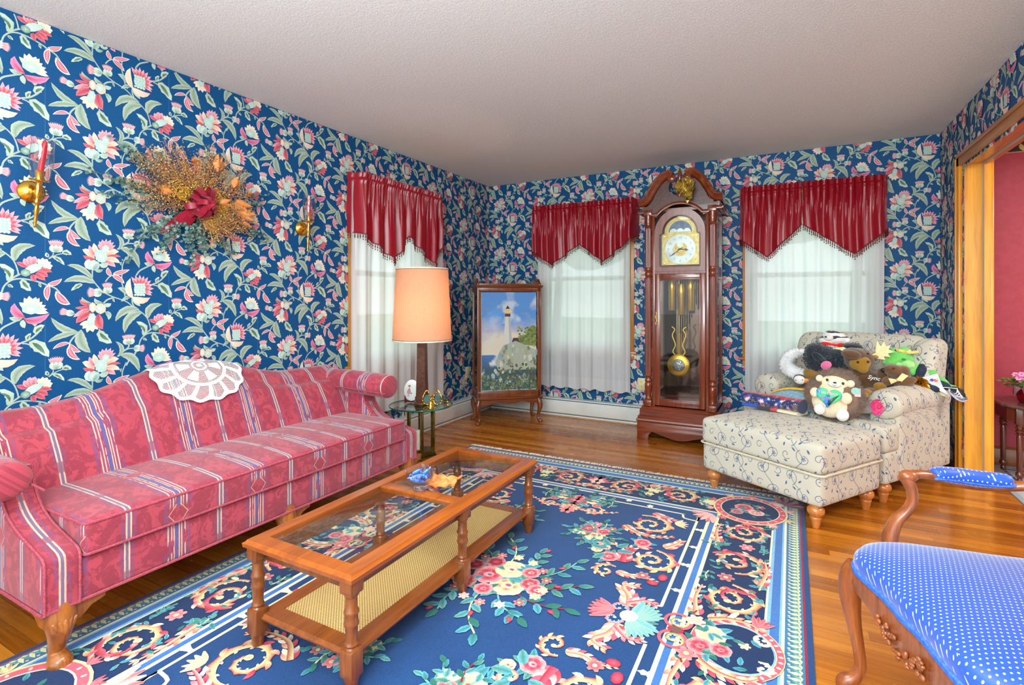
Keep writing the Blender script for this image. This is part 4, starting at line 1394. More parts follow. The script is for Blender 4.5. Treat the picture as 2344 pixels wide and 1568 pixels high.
# ================================================================== fabrics
def sofa_cloth():
    g = Graph('rose_damask_stripe')
    u, v = g.uv()
    wv = g.vec(u, v)
    n1 = g.noise(wv, 55, 2, .6)
    us = u + (n1 - .5) * .0022
    P = .3375
    dn = ((us / P + .5).fract() - .5).abs() * P
    dw = ((us / P).fract() - .5).abs() * P
    blk = g.noise(g.vec(u * .35, v), 13, 2, .6)
    brk = g.noise(g.vec(u * 26, v * 3.2), 3.0, 2, .6)
    # damask leaf forms
    nd = g.n('ShaderNodeTexNoise'); g.link(g.vec(u, v * .9), nd.inputs['Vector'])
    nd.inputs['Scale'].default_value = 14; nd.inputs['Detail'].default_value = 6; nd.inputs['Roughness'].default_value = .68; nd.inputs['Distortion'].default_value = 1.7
    f = Sk(g, nd.outputs[0])
    dark = g.sstep(f, .48, .56)
    rim = (f - .505).abs() < .012
    vein = ((f * 22).fract() < .22) * (f > .54)
    base = g.mix(dark * .60, (178, 66, 80), (122, 34, 54))
    base = g.mix(rim * .55, base, (98, 26, 50)); base = g.mix(vein * .35, base, (176, 66, 82))
    base = g.mix(g.sstep(g.noise(wv, 4.5, 2), .45, .62) * .35, base, (150, 46, 68))
    pur, blu, crm = (112, 74, 118), (84, 88, 146), (200, 180, 156)
    seg = (v / .46 + .17).fract()
    lat = g.sstep((seg - .5).abs(), .40, .46)            # red lattice gap in the wide stripe
    def line(d, c, w): return ((d - c).abs() < w)
    okn = (brk > .36)
    c = g.mix(((dn < .024) * (dn > .011)) * (brk > .5) * .55, base, pur)
    c = g.mix((dn < .0045) * .8, c, (112, 104, 134))
    gapn = g.sstep((((v / .31) + .3).fract() - .5).abs(), .42, .45)
    c = g.mix(line(dn, .0072, .0027) * (1 - gapn * .8) * okn.max(.55), c, crm)
    okw = (1 - lat) * .98
    c = g.mix(((dw < .036) * (blk > .42)) * .35 * okw, c, pur)
    c = g.mix(((dw > .037) * (dw < .052)) * (brk > .47) * .62, c, pur)
    c = g.mix((dw < .0055) * okw * (brk > .4), c, blu)
    for q, w in ((.0095, .0021), (.0185, .0021), (.031, .0024)):
        c = g.mix(line(dw, q, w) * okw * (brk > .41), c, crm)
    c = g.mix(line(dw, .0245, .0022) * okw * .7, c, (150, 66, 110))
    dia = (((dw - (seg - .5).abs() * .35 + .14).abs()) < .0016) * (lat > .2)
    c = g.mix(dia * .8, c, crm)
    wvv = g.noise(g.vec(u * 900, v * 900), 1.0, 1)
    c = g.mix(.22, c, g.ramp(wvv, [(.3, (90, 90, 90)), (.7, (220, 220, 220))]), 'OVERLAY')
    g.bump(wvv * .5 + f * .4, .14, .002)
    return g.set(c, .72, spec=.25, sheen=.25, sheenr=.5)
ROSE = sofa_cloth()
PIPE = pm('rose_piping', (150, 46, 66), .7, 0, (178, 84, 98), 220)
def rose_uv(co, n):
    if abs(n.y) > max(abs(n.x), abs(n.z)) * 1.05: return (co.x + 2.07 + .15, co.z)
    if abs(n.z) > abs(n.x): return (co.y - .978, co.x)
    return (co.y - .978, co.z)


def interp(tab, t):
    if t <= tab[0][0]: return tab[0][1]
    for (a, b), (c, d) in zip(tab, tab[1:]):
        if t <= c: return b + (d - b) * (t - a) / (c - a)
    return tab[-1][1]


def make_sofa():
    L = (-2.5, 1.66, 0)
    t = thing('sofa', 'rose striped damask camelback sofa with rolled arms along the papered wall', 'sofa', L)
    M0 = Matrix.Translation((-L[0], -L[1], 0))
    def uvl(f): return lambda co, n: f(co + Vector(L), n)
    ya, yb = .741, 2.585                      # outer arm planes
    yi, yj = .842, 2.484                      # inner arm planes
    # rail under the cushion
    mb = MB(); mb.box(-2.84, -2.07, yi - .03, yj + .03, .20, .345, .014, 3, M=M0)
    mb.build('seat_rail', ROSE, t, uvl(rose_uv))
    # cushion
    def cf(p):
        return p
    mb = MB(); mb.pad(-2.62, -2.058, yi + .004, yj - .004, .34, .462, .022, .022, 16, M=M0)
    cu = mb.build('seat_cushion', ROSE, t, uvl(rose_uv), smooth=60)
    mb = MB()
    for z_ in (.350, .452):
        def crn(yc_, s_): return [(-2.078 + .018 * math.sin(k * PI / 8), yc_ + s_ * .018 * (1 - math.cos(k * PI / 8)), z_) for k in range(5)]
        q = [(-2.55, yi + .006, z_)] + crn(yi + .006, 1) + [(-2.060, 1.66, z_)] + crn(yj - .006, -1)[::-1] + [(-2.55, yj - .006, z_)]
        mb.tube(q, .0050, 6, M=M0)
    mb.build('piping', PIPE, cu)
    # camel back
    def crest(y):
        d = abs(y - 1.60) / .63
        return .748 + (.118 * math.cos(d * PI / 2) ** 2 if d < 1 else 0)
    def bf(a, b):
        y = .80 + (2.53 - .80) * a; zt = crest(y)
        sec = [(-2.52, .40), (-2.545, .46), (-2.60, .57), (-2.655, .57 + (zt - .57) * .5), (-2.70, zt - .075), (-2.728, zt - .03), (-2.765, zt - .004), (-2.81, zt), (-2.85, zt - .022), (-2.872, zt - .07), (-2.88, .5), (-2.88, .2)]
        k = b * (len(sec) - 1); i = min(int(k), len(sec) - 2); f = k - i
        x = sec[i][0] + (sec[i + 1][0] - sec[i][0]) * f; z_ = sec[i][1] + (sec[i + 1][1] - sec[i][1]) * f
        bul = .012 * math.sin(PI * min(1, max(0, (z_ - .42) / (zt - .42)))) if b < .6 else 0
        return (x + bul - L[0], y - L[1], z_)
    mb = MB(); mb.grid(bf, 72, 44)
    for e in (0.0, 1.0): mb.add([bf(e, j / 44) for j in range(45)], [tuple(range(45))])
    mb.build('backrest', ROSE, t, uvl(rose_uv), smooth=60)
    # arms
    side = [(-2.86, .2), (-2.066, .2), (-2.066, .345), (-2.072, .368), (-2.10, .383), (-2.19, .405), (-2.28, .432), (-2.35, .47), (-2.40, .53), (-2.418, .585), (-2.418, .64), (-2.86, .64)]
    sp = [side[0], side[1]] + spline(side[2:10], 5) + side[10:]
    for sg, y0, y1 in ((-1, ya, yi), (1, yj, yb)):
        mb = MB(); mb.prism([(a, min(b, .64 if sg > 0 else .603)) for a, b in sp], y0, y1, 'y', .013, M=M0, seg=3)
        yc, zc, R_ = (2.518, .655, .073) if sg > 0 else (.722, .606, .062)
        def rf(a, b):
            ang = 2 * PI * b
            xe = -2.235 if sg > 0 else -2.285; x0 = -2.83
            if a < .86: x = x0 + (xe - x0) * a / .86; k = 1.0
            else:
                q = (a - .86) / .14; x = xe + .022 * math.sin(q * PI / 2); k = math.cos(q * PI / 2) ** .45
            k *= 1 - .05 * math.exp(-((x - xe) / .08) ** 2) * 0
            zz = zc - .012 * max(0, (x + 2.55)) / .35
            return (x - L[0], yc + sg * R_ * 1.12 * k * math.cos(ang) - L[1], zz + R_ * k * math.sin(ang))
        mb.grid(rf, 40, 28, cv=True, flip=(sg > 0))
        def auv(co, n):
            if n.x > .6 and co.z > .53: return (.085, co.z + co.y)
            if co.z > .62 - (.04 if sg < 0 else 0) or abs(co.y - yc) > .072 and co.z > .55: return (co.x + 2.07 + .15, co.z + (co.y - yc) * sg)
            if abs(n.y) > max(abs(n.x), abs(n.z)) * 1.05: return (co.x + 2.07 + .15, co.z)
            return (co.y - (y0 + y1) / 2, co.x - co.z)
        arm = mb.build('arm', ROSE, t, uvl(auv), smooth=55); fixn(arm)
        mb = MB()
        for y in (y0 + .004, y1 - .004): mb.tube([(a, y, b) for a, b in sp[1:-2]], .0048, 6, M=M0)
        mb.tube([(-2.83 + .64 * i / 12, yc - sg * R_ * 1.12 * .96, zc - .03 - .012 * max(0, -.28 + .64 * i / 12) / .35) for i in range(13)], .004, 6, M=M0)
        mb.build('piping', PIPE, arm)
    mb = MB(); mb.tube([(-2.069, ya, .203), (-2.064, 1.66, .203), (-2.069, yb, .203)], .0055, 6, M=M0)
    for y in (ya - .002, yb + .002): mb.tube([(-2.86, y, .203), (-2.068, y, .203)], .0055, 6, M=M0)
    mb.build('welt', PIPE, t)
    cherry = wood('sofa_leg_wood', (170, 100, 40), (120, 62, 20), 2, .28, .5, 1.2)
    for y in (.797, 1.66, 2.53):
        mb = MB()
        P = [(-2.118, y, .212), (-2.108, y, .185), (-2.098, y, .15), (-2.104, y, .11), (-2.116, y, .07), (-2.118, y, .045), (-2.106, y, .024), (-2.098, y, .012), (-2.098, y, .0)]
        mb.tube(spline(P, 4), [r_ for q in spline([(.052,), (.05,), (.044,), (.033,), (.025,), (.025,), (.033,), (.036,), (.028,)], 4) for r_ in q], 14, M=M0)
        mb.prism([(y - .055, .205), (y + .125, .205), (y + .12, .178), (y + .08, .168), (y + .05, .14), (y - .03, .15), (y - .05, .18)], -2.112, -2.078, 'x', .006, M=M0)
        if y != 1.66: mb.prism([(-2.20, .205), (-2.08, .205), (-2.08, .15), (-2.12, .15), (-2.15, .175), (-2.19, .182)], *((y - .05, y - .02) if y < 1 else (y + .02, y + .05)), 'y', .006, M=M0)
        for i in range(5):
            a = (i - 2) * .28
            mb.ell((-2.058 - .004 * abs(i - 2), y + .026 * math.sin(a) * 1.4, .135 + .010 * math.cos(a)), (.008, .008, .026), M0, 10, 8, rot=Matrix.Rotation(-a, 3, 'X'))
        mb.build('leg', cherry, t)
    for y in (.84, 2.48):
        mb = MB(); mb.tube([(-2.80, y, .21), (-2.83, y, .1), (-2.87, y, 0)], [.028, .024, .02], 10, M=M0); mb.build('leg', cherry, t)
    return crest
crest = make_sofa()

# ---- lace doily over the crest of the back
g = Graph('cotton_lace'); u, v = g.uv()
r_ = (u * u + v * v).sqrt(); th = g.math('ARCTAN2', v, u)
net = ((u * 560).sin() * (v * 560).sin()).abs()
hole = net > .18
solid = ((r_ - .115).abs() < .008).max((r_ - .03).abs() < .004).max(r_ < .012)
pet = ((th * 5).cos().abs() * .085 + .012 - r_ > 0) * (r_ > .018) * ((th * 5).cos().abs() * .06 + .02 - r_ < .03)
pet2 = ((r_ - .07).abs() < .026) * ((th * 6 + .4).cos() > .0)
out_ = (((th * 14 + r_ * 24).sin() > .62) * (r_ > .125))
edge_ = r_ > (.186 + (th * 14).cos() * .010)
sol = solid.max(pet2).max(out_).max(edge_)
al = 1 - hole * (1 - sol) * .97
lace = g.set((246, 246, 244), .85, alpha=al, sheen=.2)
lw_ = .205
def lace_xy(a, b):
    R_ = lw_ * a * (1 + .028 * math.cos(14 * 2 * PI * b) * a ** 4); th_ = 2 * PI * b
    return R_ * math.cos(th_), R_ * math.sin(th_)
def lace_f(a, b):
    """p runs along the sofa, q drapes front to back over the crest"""
    p, q = lace_xy(a, b)
    y = 1.615 + p * 1.12; zt = crest(y)
    q = q - .085
    pts = [(-2.566, .50), (-2.60, .57), (-2.643, .57 + (zt - .57) * .5), (-2.689, zt - .075), (-2.719, zt - .028), (-2.76, zt + .002), (-2.81, zt + .005), (-2.853, zt - .018), (-2.876, zt - .07), (-2.884, zt - .20), (-2.884, .4)]
    s0 = 0; acc = [0]
    for i in range(len(pts) - 1): acc.append(acc[-1] + math.hypot(pts[i + 1][0] - pts[i][0], pts[i + 1][1] - pts[i][1]))
    tgt = acc[6] + q
    x = z_ = 0
    for i in range(len(pts) - 1):
        if tgt <= acc[i + 1] or i == len(pts) - 2:
            f = (tgt - acc[i]) / (acc[i + 1] - acc[i]); x = pts[i][0] + (pts[i + 1][0] - pts[i][0]) * f; z_ = pts[i][1] + (pts[i + 1][1] - pts[i][1]) * f; break
    return (x + .016 if q < -.02 else x + .012, y, z_ + .005)
mb = MB(); mb.grid(lace_f, 26, 112, cv=True, uvf=lambda a, b: lace_xy(a, b))
tag(mb.build('doily', lace, None, smooth=80), 'round white lace doily draped over the top of the sofa back', 'doily')


# ================================================================== vine upholstery
def vine_cloth():
    g = Graph('cream_vine_cloth')
    u, v = g.uv()
    nz = g.noise(g.vec(u, v), 7, 1); nz2 = g.noise(g.vec(u, v, 4.0), 7, 1)
    u = u + (nz - .5) * .03; v = v + (nz2 - .5) * .03
    TW, TH = .165, .205
    a = u / TW; ci = a.floor(); px = (a.fract() - .5) * TW
    odd = (ci * .5).fract() * 2
    b = v / TH + odd * .5; py = (b.fract() - .5) * TH
    px = px * (1 - odd * 2)
    def seg_arc(cx, cy, r0, k, rot, lw, dr=1):
        dx, dy = px - cx, py - cy
        r = (dx * dx + dy * dy).sqrt()
        t = (g.math('ARCTAN2', dy * dr, dx) / (2 * PI) + rot).fract()
        return ((r - (r0 + t * k)).abs() < lw)
    def flower(cx, cy, R_, ph):
        dx, dy = px - cx, py - cy
        r = (dx * dx + dy * dy).sqrt(); th = g.math('ARCTAN2', dy, dx)
        return r < ((th * 5 + ph).cos() * .5 + .62) * R_ * .7
    def leaf(cx, cy, rot, L, w):
        dx, dy = px - cx, py - cy
        c_, s_ = math.cos(rot), math.sin(rot)
        x = (dx * c_ + dy * s_) / L; y = (dy * c_ - dx * s_) / w
        return (x * x + y.abs()) < 1
    lw = .0016
    stem = (px - (py * (2 * PI / TH)).sin() * .032).abs() < lw * 1.25
    m = stem.max(seg_arc(0.0366, 0.04148, 0.0122, 0.03172, .30, lw)).max(seg_arc(-0.03904, -0.0488, 0.0122, 0.03172, .80, lw)).max(seg_arc(-0.0488, 0.06344, 0.00488, 0.0183, .1, lw, -1)).max(seg_arc(0.05368, -0.0488, 0.00488, 0.01952, .6, lw, -1))
    f = flower(0.0366, 0.04392, 0.01891, .4).max(flower(-0.03904, -0.05124, 0.01769, 1.7))
    f = f.max(leaf(0.0122, -0.01464, .7, 0.01342, 0.005124)).max(leaf(-0.02196, 0.02684, 2.4, 0.0122, 0.00488)).max(leaf(0.06344, 0, 1.9, 0.0122, 0.00488)).max(leaf(-0.06588, -0.00976, 1.0, 0.0122, 0.00488)).max(leaf(0.05368, -0.08052, .3, 0.01098, 0.00488))
    n = g.noise(g.vec(u * 700, v * 700), 1, 1)
    base = g.ramp(n, [(.3, (190, 184, 166)), (.7, (202, 196, 178))])
    c = g.mix(m * .9, base, (62, 88, 122)); c = g.mix(f * .92, c, (52, 84, 134))
    g.bump(n, .08, .001)
    return g.set(c, .8, spec=.2, sheen=.15)
VINE = vine_cloth()
def box_uv(co, n):
    if abs(n.z) > max(abs(n.x), abs(n.y)): return (co.x, co.y)
    if abs(n.y) > abs(n.x): return (co.x, co.z)
    return (co.y + .05, co.z)
VPIPE = pm('cream_piping', (214, 204, 178), .8, 0, (200, 190, 165), 40)
BUN = wood('bun_foot_wood', (206, 132, 66), (164, 92, 36), 2, .3, .4, 1.2)
bunp = [(.016, 0), (.019, .004), (.021, .02), (.024, .03), (.026, .045), (.029, .052), (.029, .057), (.027, .060), (.030, .066), (.040, .078), (.043, .090), (.041, .102), (.035, .110), (.030, .114), (.030, .128)]
RZA = math.atan2(-.540, .842)

def make_ottoman():
    t = thing('ottoman', 'cream upholstered ottoman with blue vines on turned bun feet, in front of the armchair', 'ottoman', (-.027, 3.525, 0), RZA)
    hx_, hy_ = .383, .295
    mb = MB(); mb.pad(-hx_ + .006, hx_ - .006, -hy_ + .006, hy_ - .006, .122, .296, .028, 0.0, 10); mb.build('base', VINE, t, box_uv, smooth=60)
    mb = MB(); mb.pad(-hx_, hx_, -hy_, hy_, .288, .448, .034, .030, 14); cu = mb.build('cushion', VINE, t, box_uv, smooth=60)
    mb = MB()
    def rr_path(z_, e=.004, r=.03):
        X_, Y_ = hx_ + e, hy_ + e; P = []
        for (sx, sy, a0) in ((1, 1, 0), (-1, 1, PI / 2), (-1, -1, PI), (1, -1, 1.5 * PI)):
            for k in range(5):
                a = a0 + k * PI / 8; P.append((sx * (X_ - r) + r * math.cos(a), sy * (Y_ - r) + r * math.sin(a), z_))
        return P
    mb.tube(rr_path(.291), .0055, 6, closed=True); mb.build('piping', VPIPE, cu)
    for sx in (-1, 1):
        for sy in (-1, 1):
            mb = MB(); mb.lathe(bunp, 20, M=TR(sx * (hx_ - .062), sy * (hy_ - .055), 0)); mb.build('foot', BUN, t)
make_ottoman()

def make_armchair():
    t = thing('armchair', 'wide cream armchair with blue vine upholstery heaped with stuffed toys', 'armchair', (.565, 3.785, 0), RZA)
    W = .93
    mb = MB(); mb.pad(-W, 0, -.155, .64, .118, .305, .022, 0, 10); mb.build('base', VINE, t, box_uv, smooth=60)
    mb = MB(); mb.pad(-W + .17, -.17, -.165, .48, .300, .455, .03, .03, 12); mb.pad(-W - .004, .004, -.172, .0, .300, .455, .032, .008, 10)
    cu = mb.build('seat_cushion', VINE, t, box_uv, smooth=60)
    for sg in (1, -1):
        x0 = 0 if sg > 0 else -W
        mb = MB(); mb.pad(*sorted((x0 - sg * .165, x0 + sg * .004)), -.01, .642, .120, .57, .02, 0, 8)
        xc = x0 - sg * .078; zc = .556
        def rf(a, b):
            ang = 2 * PI * b
            if a < .12: q = a / .12; k = math.sin(q * PI / 2) ** .6; y = -.04 + .035 * (1 - math.cos(q * PI / 2))
            else: y = -.005 + .605 * (a - .12) / .88; k = 1.0
            k2 = k * (1 + .02 * math.sin(ang * 9) * math.exp(-((y + .03) / .05) ** 2))
            z_ = zc + .088 * k2 * math.sin(ang) + .012 * math.sin(PI * min(1, (y + .05) / .62))
            return (xc + sg * .098 * k2 * math.cos(ang), y, z_)
        mb.grid(rf, 30, 32, cv=True, flip=(sg > 0))
        def auv(co, n):
            if abs(n.y) > .55: return box_uv(co, Vector((0, 1, 0)))
            if co.z > .49: return (co.y + .3, co.z + .9 * (co.x - xc) * sg)
            return box_uv(co, n)
        fixn(mb.build('arm', VINE, t, auv, smooth=60))
    def lean(p):
        k = (p.z - .4) / .55
        return (p.x, p.y + .135 * k + (.03 * max(0, k - .8)), p.z)
    mb = MB(); mb.pad(-W + .13, -.13, .43, .58, .36, .945, .065, 0, 14, fn=lambda p: lean(p + Vector((0, -.02 * math.sin(PI * max(0, min(1, (p.z - .4) / .5))) * (1 if p.y < .5 else 0), 0))))
    mb.build('backrest', VINE, t, box_uv, smooth=60)
    for sg in (1, -1):
        x0 = -.006 if sg > 0 else -W + .006
        mb = MB(); mb.pad(*sorted((x0 - sg * .145, x0)), .34, .575, .42, .935, .06, 0, 12, fn=lambda p: (p.x, p.y + .115 * (p.z - .4) / .55 + (.07 * ((.935 - p.z) / .5) ** 1.5 * -1 if p.y < .44 and p.z < .75 else 0) * 0, p.z - (.05 * max(0, (.42 - p.y) / .08) if p.z > .8 else 0)))
        mb.build('wing', VINE, t, box_uv, smooth=60)
    for x in (-.045, -W + .045):
        mb = MB(); mb.lathe(bunp, 20, M=TR(x, -.095, 0)); mb.build('foot', BUN, t)
    for x in (-.06, -W + .06):
        mb = MB(); mb.tube([(x, .58, .125), (x, .60, .06), (x, .625, 0)], [.026, .022, .018], 10); mb.build('leg', BUN, t)
make_armchair()

# ================================================================== carved open armchair in blue dotted satin
g = Graph('blue_dot_satin'); u, v = g.uv()
S_ = .0125
a = u / S_; b = v / S_
rowp = (b * .5).floor() * 0 + ((b.floor() * .5).fract() * 2) * .5
fx = (a + rowp).fract() - .5; fy = b.fract() - .5
dot = (fx * fx + fy * fy) < .034
n = g.noise(g.vec(u * 900, v * 900), 1, 1)
c = g.mix(dot * .92, g.ramp(n, [(.3, (36, 78, 172)), (.7, (48, 92, 188))]), (206, 220, 236))
BLUE = g.set(c, .42, spec=.4, sheen=.5, sheenr=.4)
BCORD = pm('blue_gimp', (70, 124, 232), .6, 0, (48, 96, 200), 120, .4, 300)
FRUIT = wood('carved_fruitwood', (168, 92, 44), (112, 52, 22), 2, .3, .4, 1.0)

def make_fauteuil():
    t = thing('open_armchair', 'carved wooden armchair with blue dotted satin seat at the edge of the rug', 'armchair', (.5165, 1.71, 0), math.atan2(-.313, -.95))
    half = [(-.25, -.0), (-.25, -.255), (-.10, -.305), (.06, -.335), (.15, -.345), (.22, -.325), (.265, -.285), (.288, -.235), (.286, -.16), (.280, -.08), (.284, 0)]
    out = spline(half, 4)
    out = out + [(x, -y) for x, y in out[::-1][1:-1]]
    N = len(out); cx = .02
    def ring(k, z_): return [(cx + (x - cx) * k, y * k, z_) for x, y in out]
    lv = [(1.0, .395), (1.012, .41), (1.005, .428), (.97, .444), (.90, .455), (.78, .464), (.6, .471), (.4, .475), (.2, .477), (.04, .478)]
    mb = MB(); vs = [p for k, z_ in lv for p in ring(k, z_)]
    fs = [(i * N + j, i * N + (j + 1) % N, (i + 1) * N + (j + 1) % N, (i + 1) * N + j) for i in range(len(lv) - 1) for j in range(N)]
    fs.append(tuple((len(lv) - 1) * N + j for j in range(N)))
    mb.add(vs, fs)
    st = mb.build('seat', BLUE, t, lambda co, n: (co.x * 1.0, co.y + (0 if abs(n.z) > .6 else 0) - (.44 - co.z if abs(n.z) < .5 else 0)), smooth=60); fixn(st)
    mb = MB(); mb.tube([(x, y, .397) for x, y, _ in ring(1.012, 0)], .006, 6, closed=True); mb.tube([(x, y, .390) for x, y, _ in ring(1.014, 0)], .004, 6, closed=True); mb.build('gimp_trim', BCORD, st)
    # rail: scalloped lower edge, carved middle
    mb = MB(); vs, fs = [], []
    for j, (x, y) in enumerate(out):
        f_ = 1 if x > .2 else 0
        d = .345 - .030 * math.cos(y / .27 * PI) * f_ * (abs(y) < .27) * -1 - .02
        d = .335 - (.040 * (math.cos(y / .25 * PI) * .5 + .5) if abs(y) < .25 and x > .2 else 0)
        for k, z_ in ((1.0, .393), (1.022, .380), (1.012, .362), (1.024, d + .012), (1.01, d), (.94, d), (.92, .39)): vs.append((cx + (x - cx) * k, y * k, z_))
    for j in range(N):
        for i in range(7): fs.append((j * 7 + i, j * 7 + (i + 1) % 7, ((j + 1) % N) * 7 + (i + 1) % 7, ((j + 1) % N) * 7 + i))
    mb.add(vs, fs); r = random.Random(4)
    for i in range(46):
        y = r.uniform(-.11, .11); z_ = .345 - .035 * (1 - abs(y) / .14) + r.uniform(-.022, .02)
        mb.ell((.293, y, z_), (.006, r.uniform(.004, .010), r.uniform(.004, .008)), None, 8, 6)
    rl = mb.build('seat_rail', FRUIT, t, smooth=50); fixn(rl)
    for sy in (-1, 1):
        mb = MB()
        P = [(.262, sy * .283, .385), (.274, sy * .292, .345), (.278, sy * .296, .29), (.270, sy * .292, .21), (.258, sy * .287, .13), (.254, sy * .286, .075), (.268, sy * .290, .04), (.288, sy * .297, .022), (.294, sy * .299, .008), (.286, sy * .297, 0)]
        mb.tube(spline(P, 4), [q[0] for q in spline([(.032,), (.034,), (.030,), (.021,), (.0165,), (.016,), (.019,), (.024,), (.022,), (.016,)], 4)], 12)
        mb.build('leg', FRUIT, t)
        mb = MB(); mb.tube(spline([(-.235, sy * .24, .39), (-.25, sy * .245, .22), (-.285, sy * .25, .10), (-.33, sy * .255, 0)], 4), [q[0] for q in spline([(.024,), (.022,), (.019,), (.017,)], 4)], 10); mb.build('leg', FRUIT, t)
        # arm: curved post and rail in one piece
        mb = MB()
        P = [(.150, sy * .340, .40), (.146, sy * .342, .44), (.142, sy * .342, .47), (.128, sy * .338, .512), (.104, sy * .332, .545), (.090, sy * .329, .575), (.090, sy * .329, .607), (.098, sy * .331, .632), (.108, sy * .334, .648)]
        mb.tube(spline(P, 5), [q[0] for q in spline([(.026,), (.026,), (.025,), (.021,), (.018,), (.0175,), (.018,), (.021,), (.020,)], 5)], 12, flat=.8)
        mb.ell((.098, sy * .333, .652), (.026, .022, .019))
        A = [(.100, sy * .333, .655), (.06, sy * .345, .656), (.02, sy * .36, .648), (-.04, sy * .375, .634), (-.11, sy * .378, .625), (-.18, sy * .36, .630), (-.235, sy * .32, .648), (-.262, sy * .285, .668)]
        mb.tube(spline(A, 5), [q[0] for q in spline([(.019,), (.018,), (.02,), (.023,), (.024,), (.022,), (.018,), (.017,)], 5)], 12, flat=.75)
        mb.ring = None
        mb.ell((.108, sy * .333 - sy * -.018, .640), (.012, .006, .010))
        arm = mb.build('arm', FRUIT, t, smooth=60)
        mb = MB()
        Q = spline([(.02, sy * .352, .655), (-.0, sy * .358, .657), (-.06, sy * .369, .650), (-.12, sy * .367, .645), (-.17, sy * .352, .648), (-.19, sy * .345, .651)], 5)
        mb.tube(Q, [.004 + .026 * math.sin(PI * (i + .3) / (len(Q) + .0)) ** .45 for i in range(len(Q))], 14, flat=.85)
        mb.build('arm_pad', BLUE, arm, lambda co, n: (co.x, co.y + co.z), smooth=60)
        mb = MB(); mb.tube([(p[0], p[1] + sd * (.024 * math.sin(PI * (i + .3) / len(Q)) ** .45), p[2] - .010) for sd in (1,) for i, p in enumerate(Q)], .005, 6)
        mb.tube([(p[0], p[1] - (.026 * math.sin(PI * (i + .3) / len(Q)) ** .45), p[2] - .010) for i, p in enumerate(Q)], .005, 6)
        mb.build('gimp_trim', BCORD, arm)
    # back frame and panel
    def bk(a, r): return (-.262 - .10 * ((.72 + r * 1.12 * math.sin(a)) - .45) / .5, r * 1.0 * math.cos(a), .735 + r * 1.05 * math.sin(a))
    mb = MB(); mb.tube([bk(2 * PI * i / 48, .262) for i in range(48)], .021, 10, closed=True)
    for sy in (-1, 1): mb.tube([(-.24, sy * .225, .385), (-.255, sy * .215, .48), (-.268, sy * .2, .58)], .021, 10)
    mb.build('back_frame', FRUIT, t)
    mb = MB(); n_ = 40; vs = []; fs = []
    for s_ in (1, -1):
        o_ = len(vs)
        for k in (1.0, .85, .6, .3, .02):
            for j in range(n_):
                p = bk(2 * PI * j / n_, .25 * k); vs.append((p[0] + s_ * (.006 + .026 * (1 - k * k)), p[1], p[2]))
        for i in range(4):
            for j in range(n_):
                q = (o_ + i * n_ + j, o_ + i * n_ + (j + 1) % n_, o_ + (i + 1) * n_ + (j + 1) % n_, o_ + (i + 1) * n_ + j); fs.append(q if s_ > 0 else q[::-1])
    mb.add(vs, fs); mb.build('back_panel', BLUE, t, lambda co, n: (co.y, co.z), smooth=60)
make_fauteuil()
# ================================================================== curtains and valances
def sheer_mat(name, op):
    g = Graph(name)
    x, y, z = g.obj()
    wv = ((x * 1500).sin() * (z * 1500).sin()) * .04
    nt = g.nt
    d = g.n('ShaderNodeBsdfDiffuse'); d.inputs[0].default_value = lin4((244, 244, 246))
    t = g.n('ShaderNodeBsdfTranslucent'); t.inputs[0].default_value = lin4((196, 214, 206))
    tr = g.n('ShaderNodeBsdfTransparent'); tr.inputs[0].default_value = (1, 1, 1, 1)
    m1 = g.n('ShaderNodeMixShader'); m1.inputs[0].default_value = .42
    nt.links.new(d.outputs[0], m1.inputs[1]); nt.links.new(t.outputs[0], m1.inputs[2])
    m2 = g.n('ShaderNodeMixShader'); g.link(wv + op, m2.inputs[0])
    nt.links.new(tr.outputs[0], m2.inputs[1]); nt.links.new(m1.outputs[0], m2.inputs[2])
    nt.links.new(m2.outputs[0], g.out.inputs[0])
    return g.m
SHEER = sheer_mat('sheer_voile', .93); SHEER2 = sheer_mat('sheer_hem', .985)

g = Graph('red_satin'); x, y, z = g.obj()
n = g.noise(g.coord('Object', (300, 300, 30)), 1, 2)
SATIN = g.set(g.ramp(n, [(.3, (140, 12, 28)), (.7, (156, 18, 36))]), .33, spec=.5, sheen=.35, sheenr=.35, sheenc=(255, 60, 70))
BRAID = pm('red_braid', (116, 14, 28), .6, 0, (140, 24, 40), 120)
BEADM = pm('red_glass_beads', (92, 10, 18), .5, 0, (120, 24, 28), 200, spec=.3)


def curtain(name_lb, org, ax, nrm, w, z0, z1, seed, nf, off=.078):
    """ax: unit direction along the wall, nrm: into the room"""
    A, N = Vector(ax), Vector(nrm); O = Vector(org)
    r = random.Random(seed); ph = [r.uniform(0, 6.28) for _ in range(4)]
    def f(a, b):
        z_ = z1 + (z0 - z1) * b
        amp = .35 + .65 * min(1, b * 2.2)
        s = a * w
        wob = .012 * math.sin(2.2 * a * 6.28 + ph[0]) * b
        d = .015 * math.sin(2 * PI * nf * a + ph[1] + .7 * math.sin(2 * PI * a * 2 + ph[2])) + .006 * math.sin(2 * PI * nf * 2.3 * a + ph[3]) * (1 - .4 * b)
        d2 = .009 * math.sin(2 * PI * (nf + 9) * a + ph[2]) * max(0, 1 - b * 3)
        p = O + A * (s + wob) + N * (off + d * amp + d2)
        return (p.x, p.y, z_ + .012 * math.sin(2 * PI * nf * a + ph[1]) * (b > .99))
    root = thing('curtain', name_lb, 'curtain', tuple(O), 0, 'white sheer curtains at the windows')
    M = Matrix.Translation(-O)
    hb = 1 - .115 / (z1 - z0)
    mb = MB(); mb.grid(lambda a, b: f(a, b * hb), 150, 30, M=M); mb.build('panel', SHEER, root, smooth=80)
    mb = MB(); mb.grid(lambda a, b: f(a, hb + (1 - hb) * b), 150, 5, M=M); mb.build('hem', SHEER2, root, smooth=80)


